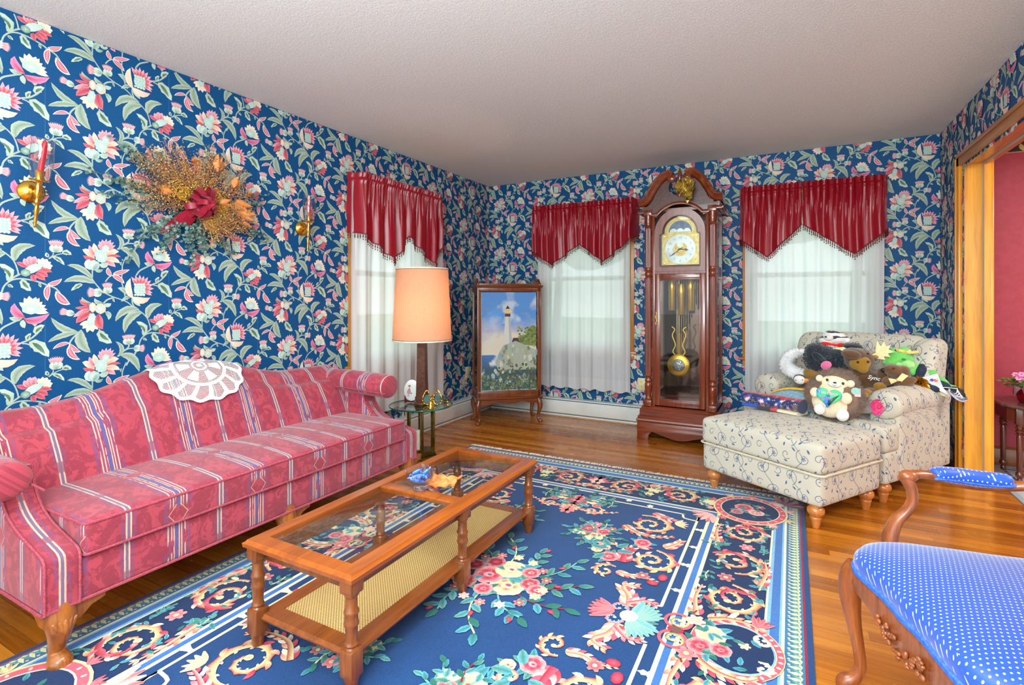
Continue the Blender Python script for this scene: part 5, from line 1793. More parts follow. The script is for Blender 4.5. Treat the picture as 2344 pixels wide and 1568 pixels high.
def valance(lb, org, ax, nrm, panels, seed, drop=(2.148, 1.72, 1.515, 1.755), off=.142):
    A, N = Vector(ax), Vector(nrm); O = Vector(org)
    root = thing('valance', lb, 'valance', tuple(O), 0, 'gathered red satin valances over the windows')
    M = Matrix.Translation(-O)
    zt, zo, zp, zi = drop
    W = panels[-1][1]
    r = random.Random(seed)
    for k, (s0, s1, pk, za, zp_, zb) in enumerate(panels):
        ph = [r.uniform(0, 6.28) for _ in range(5)]; nf = (s1 - s0) * 15
        def zbot(a): return za + (zp_ - za) * a / pk if a < pk else zp_ + (zb - zp_) * (a - pk) / (1 - pk)
        def f(a, b):
            s = s0 + (s1 - s0) * a
            zb_ = zbot(a)
            bb = b
            if bb < .10: z_ = zt - .038 * bb / .10
            elif bb < .20: z_ = zt - .038 - .04 * (bb - .10) / .10
            else: z_ = zt - .078 + (zb_ - zt + .078) * (bb - .20) / .80
            e = min(1, max(0, (s) / .05)) * min(1, max(0, (W - s) / .05))
            base = off * (1 - (1 - e) ** 2 * .9)
            fine = .007 * math.sin(2 * PI * nf * 2.6 * a + ph[0]) + .005 * math.sin(2 * PI * nf * 4.1 * a + ph[1])
            fold = .024 * math.sin(2 * PI * nf * .50 * a + ph[2] + 1.1 * math.sin(5 * a + ph[3])) + .007 * math.sin(2 * PI * nf * 1.0 * a + ph[4])
            k1 = 1 - max(0, (bb - .2) / .5); k1 = max(0, k1) if bb > .2 else 1
            pinch = -.010 * math.exp(-((bb - .10) / .03) ** 2) + .010 * math.exp(-((bb - .15) / .03) ** 2)
            d = base + pinch + fine * (k1 * .95 + .05) + fold * min(1, max(0, (bb - .1) * 1.8)) * (.55 + .45 * (1 - abs(a - pk)))
            z_ += (.006 * math.sin(2 * PI * nf * 1.7 * a + ph[3]) if bb < .02 else 0)
            p = O + A * (s + .004 * math.sin(8 * bb + ph[0]) * bb) + N * d
            return (p.x, p.y, z_)
        mb = MB(); mb.grid(f, 130, 34, M=M); pn = mb.build('panel', SATIN, root, smooth=80)
        mb = MB(); mb.tube([Vector(f(i / 100, 1.0)) + N * .003 for i in range(101)], .0065, 6, M=M, flat=.7); mb.build('braid', BRAID, pn)
        mb = MB(); ed = [Vector(f(i / 400, 1.0)) for i in range(401)]; acc = 0; last = -1
        for i in range(1, 400):
            acc += (ed[i] - ed[i - 1]).length
            if acc - last < .0185: continue
            last = acc; p = ed[i] + N * .002
            L = .036 + .008 * (i % 2)
            mb.tube([p, p - Vector((0, 0, L))], .0014, 4, M=M, cap=False)
            for q, rr_ in ((.012, .004), (.024, .0052), (L, .0042)):
                mb.ell((p.x, p.y, p.z - q), (rr_, rr_, rr_ * 1.25), M, 6, 4)
        tag(mb.build('tassel_fringe', BEADM, pn, smooth=60), 'beaded tassel fringe')


X_, Y_, nX, nY = (1, 0, 0), (0, 1, 0), (-1, 0, 0), (0, -1, 0)
curtain('long white sheer curtain behind the tall table lamp', (XL, 2.85, 0), Y_, X_, 1.15, .29, 2.08, 3, 6.5)
curtain('white sheer curtain hanging between the curio cabinet and the grandfather clock', (-2.335, YB, 0), X_, nY, .975, .29, 2.08, 8, 6.5)
curtain('white sheer curtain hanging behind the armchair and soft toys', (-.352, YB, 0), X_, nY, .99, .29, 2.08, 12, 7.5)
valance('red satin valance with two points over the window behind the lamp', (XL, 2.87, 0), Y_, X_, [(0, .565, .70, 1.70, 1.505, 1.72), (.565, 1.075, .70, 1.72, 1.50, 1.73)], 1)
valance('red satin valance with two points between the curio cabinet and the clock', (-2.40, YB, 0), X_, nY, [(0, .55, .46, 1.70, 1.535, 1.735), (.55, 1.115, .44, 1.735, 1.55, 1.80)], 2)
valance('wide red satin valance over the window behind the armchair', (-.40, YB, 0), X_, nY, [(0, .478, .47, 1.715, 1.545, 1.80), (.482, 1.065, .60, 1.80, 1.545, 1.74)], 5)

# ================================================================== brass wall sconces with red candles
BRASS = pm('polished_brass', (238, 196, 96), .2, 1.0, (222, 172, 66), 6)
BRASSD = pm('aged_brass', (150, 124, 58), .35, 1.0, (112, 90, 40), 20)
CLEAR = pane_mat('thin_clear_glass', (.96, .97, .97, 1))
CANDLE = pm('red_wax', (208, 44, 58), .35, 0, (196, 36, 50), 20, sss=.1)
WICK = pm('candle_wick', (60, 50, 40), .9)
def sconce(y, z, lb, clb, tilt, ctilt):
    t = thing('wall_sconce', lb, 'sconce', (XL, y, z), 0, 'brass candle sconces on the floral wall')
    Rx = Matrix.Rotation(PI / 2, 4, 'Y')
    mb = MB(); mb.lathe([(.050, .0), (.050, .008), (.046, .012), (.040, .020), (.028, .028), (.014, .033), (.0, .034)], 28, M=Rx); mb.build('back_plate', BRASS, t, smooth=60)
    TM = Matrix.Translation((.075, .0, 0)) @ Matrix.Rotation(tilt, 4, 'Y')
    mb = MB(); mb.tube([(.03, 0, 0), (.05, 0, -.004), (.076, 0, 0)], .006, 8); mb.build('arm', BRASS, t)
    pr = [(0, -.165), (.004, -.162), (.006, -.155), (.004, -.148), (.005, -.142), (.0075, -.130), (.005, -.118), (.007, -.108), (.010, -.09), (.0075, -.07), (.006, -.064), (.010, -.058), (.012, -.050), (.008, -.04), (.010, -.03), (.014, -.016), (.010, 0), (.012, .018), (.009, .03), (.012, .036), (.016, .042), (.014, .05), (.017, .075), (.020, .083), (.013, .086), (.012, .07)]
    mb = MB(); mb.lathe(pr, 18, M=TM); mb.build('stem', BRASS, t, smooth=60)
    mb = MB(); mb.lathe([(.012, .038), (.034, .040), (.037, .046), (.034, .044), (.012, .043)], 24, M=TM); mb.build('drip_pan', BRASS, t)
    mb = MB(); mb.lathe([(.030, .045), (.034, .06), (.041, .10), (.043, .14), (.040, .18), (.039, .205), (.043, .225), (.0418, .225), (.038, .205), (.039, .18), (.0418, .14), (.040, .10), (.033, .06), (.029, .046)], 28, M=TM, cap=False); mb.build('glass_chimney', CLEAR, t, smooth=80)
    mb = MB(); CM = TM @ Matrix.Translation((0, 0, .074)) @ Matrix.Rotation(ctilt, 4, 'X')
    cn = thing('candle', clb, 'candle', (XL, y, z), 0, 'red taper candles in the brass sconces')
    mb.lathe([(0.0105, 0), (.0115, .05), (.010, .12), (.0085, .138), (.004, .142)], 16, M=CM); mb.build('wax', CANDLE, cn, smooth=60)
    mb = MB(); mb.tube([(0, 0, .14), (.001, 0, .152)], .0012, 5, M=CM); mb.build('wick', WICK, cn)
sconce(1.022, 1.672, 'brass wall sconce with clear glass chimney above the near end of the sofa', 'red taper candle in the brass sconce above the near end of the sofa', .22, -.05)
sconce(2.462, 1.678, 'brass wall sconce with clear glass chimney between the dried wreath and the window', 'red taper candle in the brass sconce between the dried wreath and the window', .06, .06)

# ================================================================== dried flower spray on the wall
def wreath():
    wy, wz = 1.715, 1.715
    t = thing('hanging_flower_spray', 'large dried flower wall spray with a burgundy ribbon bow above the sofa', 'flower arrangement', (XL, wy, wz))
    r = random.Random(21)
    def sprig(mb, a, L, n, leaf, cols, x0=.02, spread=.03, lift=.06, curl=.3, wide=.5, start=.05):
        b = a + r.uniform(-curl, curl)
        P = []
        for i in range(7):
            q = i / 6; aa = a + (b - a) * q
            P.append(Vector((x0 + lift * math.sin(q * 2.2) + r.uniform(0, .006), (start + (L - start) * q) * math.cos(aa), (start + (L - start) * q) * math.sin(aa))))
        mb.tube([p[:] for p in P], .0012, 3, cap=False, col=cols[0])
        for i in range(n):
            q = (i + r.random()) / n * 6; j = min(int(q), 5); p = P[j].lerp(P[j + 1], q - j)
            d = Vector((r.gauss(0, .6), r.gauss(0, 1), r.gauss(0, 1))).normalized()
            p = p + d * r.random() * spread
            p.x = max(p.x, .008 + r.random() * .012)
            s_ = leaf * r.uniform(.6, 1.3); u = d.orthogonal().normalized() * s_ * wide; e = d * s_ * 1.6
            qs = [p, p + e * .5 + u, p + e, p + e * .5 - u]
            for q_ in qs: q_.x = max(q_.x, .0045)
            mb.add(qs, [(0, 1, 2, 3)], 0, None, cols[r.randrange(len(cols))])
    gm = Graph('dried_leaves'); DRY = gm.set(gm.attr(), .85, spec=.15)
    EU = [lin(c) for c in ((96, 128, 118), (70, 100, 96), (128, 152, 140), (84, 108, 100))]
    BR = [lin(c) for c in ((186, 132, 76), (160, 108, 64), (206, 156, 96), (140, 96, 70), (214, 170, 116))]
    GO = [lin(c) for c in ((214, 164, 60), (190, 140, 48), (230, 186, 90), (170, 126, 56))]
    PU = [lin(c) for c in ((92, 72, 84), (112, 88, 88), (140, 100, 84))]
    mb = MB()
    for i in range(30):
        a = r.uniform(0, 6.28); L = .26 + .26 * abs(math.cos(a)) ** 1.5
        sprig(mb, a, L * r.uniform(.75, 1.05), 40, .011, EU, .012, .016, .04, .35, .75)
    for a, L in ((3.02, .44), (2.86, .42), (3.2, .38), (2.5, .48), (2.62, .36), (.05, .42), (-.25, .45), (-.5, .40), (4.2, .30), (4.6, .34), (3.7, .36), (5.3, .36)):
        sprig(mb, a, L, 56, .012, EU, .012, .014, .03, .22, .8)
    mb.build('eucalyptus_foliage', DRY, t, smooth=0)
    mb = MB()
    for i in range(120):
        a = r.uniform(-.3, 3.4) if i % 4 else r.uniform(-1.2, 0)
        L = (.20 + .15 * abs(math.cos(a)) + .08 * math.sin(a)) * r.uniform(.65, 1.1)
        sprig(mb, a, L, 120, .0052, BR if i % 5 else PU, .03, .036, .07, .3, .5, .03)
    mb.build('dried_grass', DRY, t, smooth=0)
    mb = MB()
    for i in range(34):
        a = r.choice([r.uniform(.5, 2.0), r.uniform(-.1, .5), r.uniform(2.4, 3.2), r.uniform(-1.2, -.3)])
        sprig(mb, a, r.uniform(.10, .25), 80, .006, GO, .045, .024, .055, .3, .5, .02)
    for i in range(26): 
        a = r.uniform(-.75, -.25); sprig(mb, a, r.uniform(.14, .24), 12, .008, GO, .05, .006, .04, .1, .25, .02)
    mb.build('golden_yarrow', DRY, t, smooth=0)
    om = pm('dried_orange_bloom', (226, 124, 32), .7, 0, (240, 156, 70), 60)
    for (dy, dz, s_) in ((-.02, .235, .020), (-.19, .04, .018), (-.145, .055, .020), (.20, .10, .014), (.30, .115, .018), (.24, -.06, .018), (.10, .10, .016)):
        m = MB()
        for k in range(26):
            d = Vector((abs(r.gauss(0, 1)) + .3, r.gauss(0, 1), r.gauss(0, 1))).normalized(); u = d.orthogonal().normalized() * s_ * .45; p = Vector((.075, dy, dz))
            m.add([p, p + d * s_ * .7 + u, p + d * s_ * 1.2, p + d * s_ * .7 - u], [(0, 1, 2, 3)])
        m.build('orange_flower', om, t, smooth=60)
    pmn = pm('dried_husk', (214, 128, 62), .7, 0, (230, 158, 92), 30)
    for (dy, dz, a, L) in ((.20, .055, -.55, .11), (.22, -.015, -.3, .12), (.10, .02, .1, .08), (.09, .20, 1.2, .10), (-.15, .04, 2.6, .06), (.19, .13, .9, .07)):
        m = MB()
        for k in range(3):
            aa = a + (k - 1) * .35
            m.grid(lambda u, v: (.075 + .012 * k + .018 * math.sin(v * PI), dy + L * u * math.cos(aa) - (v - .5) * .045 * math.sin(PI * u ** .8) * math.sin(aa), dz + L * u * math.sin(aa) + (v - .5) * .045 * math.sin(PI * u ** .8) * math.cos(aa)), 8, 5)
        m.build('dried_husk', pmn, t, smooth=80)
    rb = pm('burgundy_ribbon', (156, 10, 44), .38, 0, (128, 6, 34), 12, sheen=.2, spec=.4)
    m = MB()
    def loop(cy, cz, a, L, w, x0):
        c_, s_ = math.cos(a), math.sin(a)
        def f(u, v):
            th = u * 2 * PI; x = L * .5 * (1 - math.cos(th)); h = .030 * math.sin(th) + (v - .5) * .004
            y = (v - .5) * w * (.35 + .65 * math.sin(u * PI)); z_ = 0
            return (x0 + .026 + h * .9 + .006 * math.sin(u * 9), cy + x * c_ - y * s_, cz + x * s_ + y * c_)
        m.grid(f, 24, 6)
    for i in range(15):
        a = i * 2.4; loop(.012 * math.cos(a * 1.7), .012 * math.sin(a * 1.7), a, .058 + .016 * (i % 3), .036, .075 + .016 * (i % 4))
    for i, a in enumerate((.5, 1.8, 3.0, 4.2, 5.5)): loop(0, 0, a, .04, .032, .135)
    m.ell((.13, .0, 0), (.02, .026, .024))
    for (a, L, k) in ((3.95, .19, 1), (4.25, .13, -1)):
        c_, s_ = math.cos(a), math.sin(a)
        m.grid(lambda u, v: (.09 - .05 * u + .012 * math.sin(u * 7 * k), L * u * c_ - (v - .5) * .05 * s_, L * u * s_ + (v - .5) * .05 * c_), 12, 5)
    m.build('ribbon_bow', rb, t, smooth=80)
wreath()
# ================================================================== grandfather clock
def text_geo(txt, size, M, mb, mi=0, col=None, extrude=0.0, shear=0.0, bold=0.0):
    cu = bpy.data.curves.new('t', 'FONT'); cu.body = txt; cu.size = size; cu.align_x = 'CENTER'; cu.align_y = 'CENTER'; cu.extrude = extrude; cu.shear = shear; cu.offset = bold
    cu.resolution_u = 3
    o = bpy.data.objects.new('t', cu)
    me = bpy.data.meshes.new_from_object(o)
    mb.add([v.co[:] for v in me.vertices], [tuple(p.vertices) for p in me.polygons], mi, M, col)
    bpy.data.objects.remove(o); bpy.data.curves.remove(cu); bpy.data.meshes.remove(me)


CH = wood('cherry_case', (134, 58, 26), (86, 32, 14), 2, .24, .6, 1.0, .9)
CHX = wood('cherry_case_across', (134, 58, 26), (86, 32, 14), 0, .24, .6, 1.0, .9)
BURL = pm('walnut_burl', (86, 42, 24), .35, 0, (58, 26, 16), 40, coat=.3)
SILV = pm('silvered_dial', (176, 176, 172), .38, .7, (150, 150, 150), 9)
GILT = pm('gilt_plate', (186, 164, 108), .42, .7, (158, 134, 78), 30)
BLACK = pm('black_paint', (18, 18, 20), .4)
BRASS2 = pm('satin_brass', (240, 196, 84), .34, .85, (224, 172, 56), 6)
MIRR = pm('mirror_back', (120, 98, 90), .10, .85, (104, 82, 74), 3)
GLS = pane_mat('case_glass', (.95, .97, .96, 1), .28)

def clock():
    t = thing('grandfather_clock', 'tall cherry grandfather clock with swan neck top and brass weights between two windows', 'clock', (-.815, 4.655, 0))
    # base: bracket feet, ogee, plinth
    mb = MB()
    foot = [(-.345, 0), (-.25, 0), (-.245, .045), (-.22, .075), (-.14, .052), (-.06, .030), (0, .022), (.06, .030), (.14, .052), (.22, .075), (.245, .045), (.25, 0), (.345, 0), (.345, .02), (.335, .05), (.345, .09), (.345, .125), (.325, .15), (-.325, .15), (-.345, .125), (-.345, .09), (-.335, .05), (-.345, .02)]
    mb.prism(foot, -.245, -.205, 'y', .004)
    for sx in (-1, 1): mb.prism([(-.24, 0), (-.16, 0), (-.15, .06), (.10, .06), (.12, 0), (.235, 0), (.235, .15), (-.24, .15)], *sorted((sx * .343, sx * .31)), 'x', .003)
    mb.build('bracket_base', CHX, t)
    mb = MB()
    prof = [(0, .145), (.0, .20), (-.012, .205), (-.014, .255), (-.02, .26), (-.028, .275), (-.045, .285), (-.09, .285), (-.09, .145)]
    mb.sweep([(a + .006, b) for a, b in prof][::-1], [(.332, .225, 0), (.332, -.235, 0), (-.332, -.235, 0), (-.332, .225, 0)][::-1]); mb.box(-.31, .31, -.2, .225, .26, .285)
    mb.sweep([(0, .15), (.012, .155), (.016, .165), (.012, .178), (0, .184)][::-1], [(.334, .225, 0), (.334, -.237, 0), (-.334, -.237, 0), (-.334, .225, 0)][::-1])
    fixn(mb.build('plinth', CHX, t))
    # case
    mb = MB()
    for sx in (-1, 1):
        mb.box(*sorted((sx * .262, sx * .287)), .17, .225, .28, 1.95); mb.box(*sorted((sx * .262, sx * .287)), -.165, -.13, .28, 1.95)
        for z0, z1 in ((.28, .35), (1.36, 1.46), (1.86, 1.95)): mb.box(*sorted((sx * .263, sx * .286)), -.15, .2, z0, z1)
        mb.box(*sorted((sx * .203, sx * .228)), -.198, -.165, .28, 1.93, .003)
    mb.box(-.287, .287, .205, .225, .28, 1.95); mb.box(-.28, .28, -.17, .22, 1.93, 1.955); mb.box(-.27, .27, -.16, .21, .283, .31)
    mb.box(-.205, .205, -.19, -.165, 1.405, 1.425)
    mb.build('case', CH, t)
    mb = MB(); mb.box(-.255, .255, .198, .206, .32, 1.36); mb.build('back_mirror', MIRR, t)
    for sx in (-1, 1):
        for z0, z1 in ((.35, 1.36), (1.46, 1.86)):
            mb = MB(); mb.box(*sorted((sx * .272, sx * .276)), -.135, .175, z0, z1); mb.build('side_glass', GLS, t)
    # columns: quarter turned posts
    def fl(z0, z1, r, n=8):
        return [(r, z0 + (z1 - z0) * i / n) for i in range(n + 1)]
    for sx in (-1, 1):
        mb = MB(); M = TR(sx * .258, -.196, 0)
        mb.box(-.032, .032, -.032, .032, .283, .335, .004, M=M)
        mb.lathe([(.030, .335), (.032, .342), (.026, .35), (.022, .36), (.027, .40), (.031, .45), (.030, .475), (.024, .485), (.030, .495), (.030, .505), (.022, .515), (.025, .53), (.031, .538), (.027, .545)], 24, M=M)
        mb.lathe([(.031, 1.365), (.031, 1.372), (.024, 1.38), (.030, 1.395), (.031, 1.41), (.024, 1.425), (.030, 1.436), (.031, 1.45), (.027, 1.458)], 24, M=M)
        mb.lathe([(.028, 1.79), (.032, 1.80), (.024, 1.81), (.027, 1.83), (.033, 1.855), (.028, 1.875), (.033, 1.89), (.033, 1.90)], 24, M=M); mb.box(-.034, .034, -.034, .034, 1.90, 1.935, .004, M=M)
        for z0, z1 in ((.545, 1.365), (1.458, 1.79)):
            vs, fs = [], []; n = 64
            for z_ in (z0, z0 + .01, z1 - .01, z1):
                for j in range(n):
                    a = 2 * PI * j / n; k = .0275 - (.0032 * max(0, math.cos(16 * a)) if z_ in (z0 + .01, z1 - .01) else 0); vs.append((k * math.cos(a), k * math.sin(a), z_))
            for i in range(3):
                for j in range(n): fs.append((i * n + j, i * n + (j + 1) % n, (i + 1) * n + (j + 1) % n, (i + 1) * n + j))
            mb.add(vs, fs, M=M)
        mb.build('column', CH, t, smooth=50)
    # doors
    d1 = MB()
    for sx in (-1, 1): d1.box(*sorted((sx * .162, sx * .203)), -.207, -.186, .295, 1.404, .003)
    for z0, z1 in ((.295, .352), (1.355, 1.404)): d1.box(-.162, .162, -.207, -.186, z0, z1, .003)
    for sx in (-1, 1): d1.box(*sorted((sx * .156, sx * .166)), -.211, -.2, .345, 1.362, .002)
    for z0 in (.345, 1.353): d1.box(-.16, .16, -.211, -.2, z0, z0 + .009, .002)
    dr = d1.build('lower_door', CH, t)
    m = MB(); m.box(-.166, .166, -.199, -.196, .34, 1.365); m.build('door_glass', GLS, dr)
    m = MB()
    for i in range(7): m.ell((-.188, -.211, .98 + i * .016), (.005, .004, .007 + .004 * (i % 2)), None, 8, 6)
    m.tube(spline([(-.188, -.214, .965), (-.194, -.216, .985), (-.182, -.216, 1.01), (-.194, -.216, 1.04), (-.184, -.216, 1.065), (-.190, -.214, 1.085)], 5), .003, 6); m.build('escutcheon', BRASS, dr)
    def archp(r, zc, n=20, a0=0.0): return [(r * math.cos(a0 + (PI - 2 * a0) * i / n), zc + r * math.sin(a0 + (PI - 2 * a0) * i / n)) for i in range(n + 1)]
    d2 = MB(); zc = 1.745
    outer = [(.203, 1.425)] + [(.203, 1.735)] + archp(.203, 1.745)[1:-1] + [(-.203, 1.735), (-.203, 1.425)]
    inner = [(.163, 1.462), (.163, 1.735), (.140, 1.738)] + archp(.140, 1.748) + [(-.140, 1.738), (-.163, 1.735), (-.163, 1.462)]
    # frame as a strip between outlines resampled
    def resamp(P, n):
        L = [0]
        for i in range(len(P)): q = P[(i + 1) % len(P)]; L.append(L[-1] + math.hypot(q[0] - P[i][0], q[1] - P[i][1]))
        o = []
        for k in range(n):
            tt = L[-1] * k / n; j = max(i for i in range(len(P)) if L[i] <= tt + 1e-9); f = (tt - L[j]) / max(1e-9, L[j + 1] - L[j]); q = P[(j + 1) % len(P)]
            o.append((P[j][0] + (q[0] - P[j][0]) * f, P[j][1] + (q[1] - P[j][1]) * f))
        return o
    n = 120; O_, I_ = resamp(outer, n), resamp(inner, n)
    vs, fs = [], []
    for y in (-.207, -.186):
        vs += [(a, y, b) for a, b in O_] + [(a, y, b) for a, b in I_]
    for i in range(n):
        j = (i + 1) % n
        fs += [(i, j, n + j, n + i), (2 * n + i, 3 * n + i, 3 * n + j, 2 * n + j), (i, 2 * n + i, 2 * n + j, j), (n + i, n + j, 3 * n + j, 3 * n + i)]
    d2.add(vs, fs); d2.tube([(a, -.207, b) for a, b in I_], .004, 6, closed=True)
    dr2 = fixn(d2.build('upper_door', CH, t, smooth=30))
    m = MB(); m.prism(inner, -.199, -.196, 'y'); m.build('door_glass', GLS, dr2)
    # dial
    m = MB()
    m.prism([(.150, 1.478), (.150, 1.738), (.128, 1.742)] + archp(.128, 1.75) + [(-.128, 1.742), (-.150, 1.738), (-.150, 1.478)], -.168, -.160, 'y')
    dl = m.build('dial', GILT, t, smooth=0)
    m = MB(); zc2 = 1.608
    def discy(m, r0, r1, y, zc_, n=56, a0=0, a1=2 * PI):
        vs, fs = [], []
        for j in range(n + 1):
            a = a0 + (a1 - a0) * j / n; vs += [(r0 * math.cos(a), y, zc_ + r0 * math.sin(a)), (r1 * math.cos(a), y, zc_ + r1 * math.sin(a))]
        for j in range(n): fs.append((2 * j, 2 * j + 1, 2 * j + 3, 2 * j + 2))
        m.add(vs, fs)
    discy(m, .058, .122, -.1705, zc2); discy(m, .0, .024, -.172, zc2 + .036)
    m.build('chapter_ring', SILV, dl, smooth=0)
    m = MB()
    for k in range(12):
        a = PI / 2 - k * PI / 6; text_geo(str(k or 12), .027, Matrix.Translation((.096 * math.cos(a), -.1715, zc2 + .096 * math.sin(a))) @ Matrix.Rotation(PI / 2, 4, 'X'), m)
    m.build('numerals', pm('numeral_grey', (96, 94, 92), .4, .6), dl, smooth=0)
    m = MB(); r = random.Random(2)
    for k in range(70):
        a = r.uniform(0, 6.28); q = r.uniform(.006, .055); m.ell((q * math.cos(a), -.170, zc2 + q * math.sin(a)), (.007, .003, .005), None, 6, 4)
    for sx in (-1, 1):
        for sz in (-1, 1):
            for k in range(16): m.ell((sx * (.137 - abs(r.gauss(0, .014))), -.170, 1.608 + sz * (.118 - abs(r.gauss(0, .014)))), (.006, .003, .005), None, 6, 4)
    for k in range(34):
        a = PI * (k + .5) / 34; m.ell((.113 * math.cos(a), -.170, 1.752 + .113 * math.sin(a)), (.006, .003, .005), None, 6, 4)
    m.build('gilt_spandrels', BRASS, dl)
    m = MB(); discy(m, 0, .094, -.1702, 1.752, 40, 0, PI)
    mo = m.build('moon_dial', pm('moon_blue', (44, 54, 84), .35, .3, (70, 84, 116), 30), dl, smooth=0)
    m = MB(); discy(m, 0, .030, -.172, 1.752, 24, 0, PI); m.add([(v[0] - .055, v[1], v[2]) for v in m.v], m.f[:]); m.add([(v[0] + .11, v[1], v[2]) for v in m.v[len(m.v) // 2:]], [tuple(i for i in f) for f in m.f[:24]])
    m.build('moon_humps', SILV, mo, smooth=0)
    for nm, a, L, w in (('hour_hand', -.12, .070, .007), ('minute_hand', PI + .62, .104, .0045)):
        m = MB(); c_, s_ = math.cos(a), math.sin(a)
        pts = [(-.018, .002), (.0, w), (L * .5, w * .5), (L * .62, w * 1.3), (L, 0)]
        pl = pts + [(x, -y) for x, y in pts[::-1][1:]]
        m.prism([(x * c_ - y * s_, zc2 + x * s_ + y * c_) for x, y in pl], -.178, -.176, 'y'); m.build(nm, BLACK, dl, smooth=0)
    # hood: tympanum, arch moulding, cornice, swan necks
    sw = spline([(.335, 2.018), (.285, 2.026), (.248, 2.062), (.218, 2.115), (.175, 2.178), (.125, 2.225), (.088, 2.238), (.062, 2.222)], 6)
    low = [(x * .93 - .004, z_ - .045) for x, z_ in sw if x > .09]
    tym = [(.300, 1.925)] + [(.300, 1.98)] + [p for p in low[2:]] + spline([(.075, 2.165), (.088, 2.12), (.07, 2.075), (0, 2.045)], 5)
    tym = tym + [(-x, z_) for x, z_ in tym[::-1][1:]]
    arch = archp(.232, 1.745, 24, .62)
    poly = tym + [(-.232 + .0, 1.925)] * 0 + [(a, b) for a, b in arch[::-1]]
    m = MB(); m.prism(poly, -.205, -.175, 'y'); m.build('tympanum', BURL, t, smooth=0)
    m = MB()
    ap = [(.335, 1.925), (.24, 1.925), (.215, 1.905)] + archp(.222, 1.76, 24, .62)[0:] + [(-.215, 1.905), (-.24, 1.925), (-.335, 1.925)]
    ap = [(.335, 1.93, ), (.262, 1.93), (.222, 1.905)] + [(.236 * math.cos(.70 + (PI - 1.4) * i / 24), 1.752 + .236 * math.sin(.70 + (PI - 1.4) * i / 24)) for i in range(25)] + [(-.222, 1.905), (-.262, 1.93), (-.335, 1.93)]
    m.sweep([(-.012, -.012), (.0, -.016), (.010, -.012), (.014, .0), (.010, .012), (-.002, .018), (-.012, .016)], [(x, -.212, z_) for x, z_ in ap], up=(0, -1, 0))
    for sx in (-1, 1): m.box(*sorted((sx * .32, sx * .345)), -.222, .225, 1.918, 1.945, .005)
    fixn(m.build('arch_moulding', CHX, t, smooth=60))
    m = MB(); 
    for sx in (-1, 1):
        m.sweep([(-.030, -.014), (-.030, .0), (-.018, .022), (-.010, .026), (.000, .03), (.010, .046), (.026, .052), (.034, .046), (.034, -.014)], [(sx * x, -.205, z_ - .012) for x, z_ in (sw if sx < 0 else sw)], up=(0, -1, 0)) if sx > 0 else m.sweep([(-.034, -.014), (-.034, .046), (-.026, .052), (-.010, .046), (.0, .03), (.010, .026), (.018, .022), (.030, .0), (.030, -.014)], [(sx * x, -.205, z_ - .012) for x, z_ in sw], up=(0, -1, 0))
        m.lathe([(.0, 0), (.034, .0), (.036, .01), (.028, .018), (.0, .02)], 20, M=Matrix.Translation((sx * .062, -.212, 2.196)) @ Matrix.Rotation(PI / 2, 4, 'X'))
        m.sweep([(0, 1.985), (0, 2.035), (.030, 2.035), (.036, 2.02), (.022, 2.0), (.012, 1.985)], [(sx * .31, -.20, 0), (sx * .31, .225, 0)] if sx < 0 else [(sx * .31, .225, 0), (sx * .31, -.20, 0)])
    fixn(m.build('swan_neck_pediment', CHX, t, smooth=50))
    m = MB()
    for sx in (-1, 1): m.box(*sorted((sx * .29, sx * .31)), -.2, .225, 1.93, 2.0)
    m.box(-.30, .30, .20, .225, 1.93, 2.02); m.box(-.31, .31, -.17, .225, 1.99, 2.005)
    for i in range(9): 
        for sx in (-1, 1): m.ell((sx * (.225 + .008 * i), -.207, 1.945 + .004 * (i % 2)), (.006, .005, .005), None, 8, 6)
    m.build('hood_frame', CH, t)
    m = MB(); m.lathe([(.022, 2.04), (.030, 2.06), (.018, 2.08), (.026, 2.12), (.034, 2.155), (.034, 2.165), (.014, 2.18), (.018, 2.20), (.016, 2.24), (.006, 2.275), (.0, 2.29)], 20, M=TR(0, -.19, 0)); m.build('finial', CH, t, smooth=60)
    # movement in the case
    for x, z0 in ((-.085, 1.092), (-.008, 1.055), (.068, 1.092)):
        m = MB(); m.lathe([(.0, z0), (.024, z0), (.0275, z0 + .004), (.0275, z0 + .18), (.0295, z0 + .185), (.0295, z0 + .225), (.0275, z0 + .23), (.0275, z0 + .262), (.024, z0 + .268), (0, z0 + .268)], 24, M=TR(x, -.075, 0))
        m.tube([(x, -.075, z0 + .26), (x, -.075, 1.42)], .0015, 5); m.build('weight', BRASS2, t, smooth=50)
    for i in range(9):
        m = MB(); x = -.14 + i * .02; m.tube([(x + .06, .12, 1.38), (x + .06, .12, .72 + .06 * i)], .005, 8); m.build('chime_rod', pm('chime_steel', (206, 200, 184), .2, .9), t)
    m = MB(); YP = -.07
    m.lathe([(0, 0), (.090, 0), (.094, .006), (.080, .016), (0, .024)], 36, M=Matrix.Translation((-.03, YP, .628)) @ Matrix.Rotation(PI / 2, 4, 'X'))
    m.tube([(-.028, YP, .70), (-.028, YP, 1.38)], .004, 6)
    for sx in (-1, 1): m.tube(spline([(-.028 + sx * .014, YP, .70), (-.028 + sx * .05, YP, .74), (-.028 + sx * .030, YP, .80), (-.028 + sx * .055, YP, .88), (-.028 + sx * .035, YP, .93), (-.028 + sx * .06, YP, .955)], 5), .005, 6)
    for k in range(5): m.tube([(-.045 + k * .008, YP, .72), (-.045 + k * .008, YP, .90)], .0018, 5)
    pd = m.build('pendulum', BRASS2, t, smooth=60)
    m = MB(); r = random.Random(6)
    m.lathe([(0, 0), (.050, 0), (.053, .006), (.047, .012), (0, .014)], 28, M=Matrix.Translation((-.03, YP - .016, .628)) @ Matrix.Rotation(PI / 2, 4, 'X'))
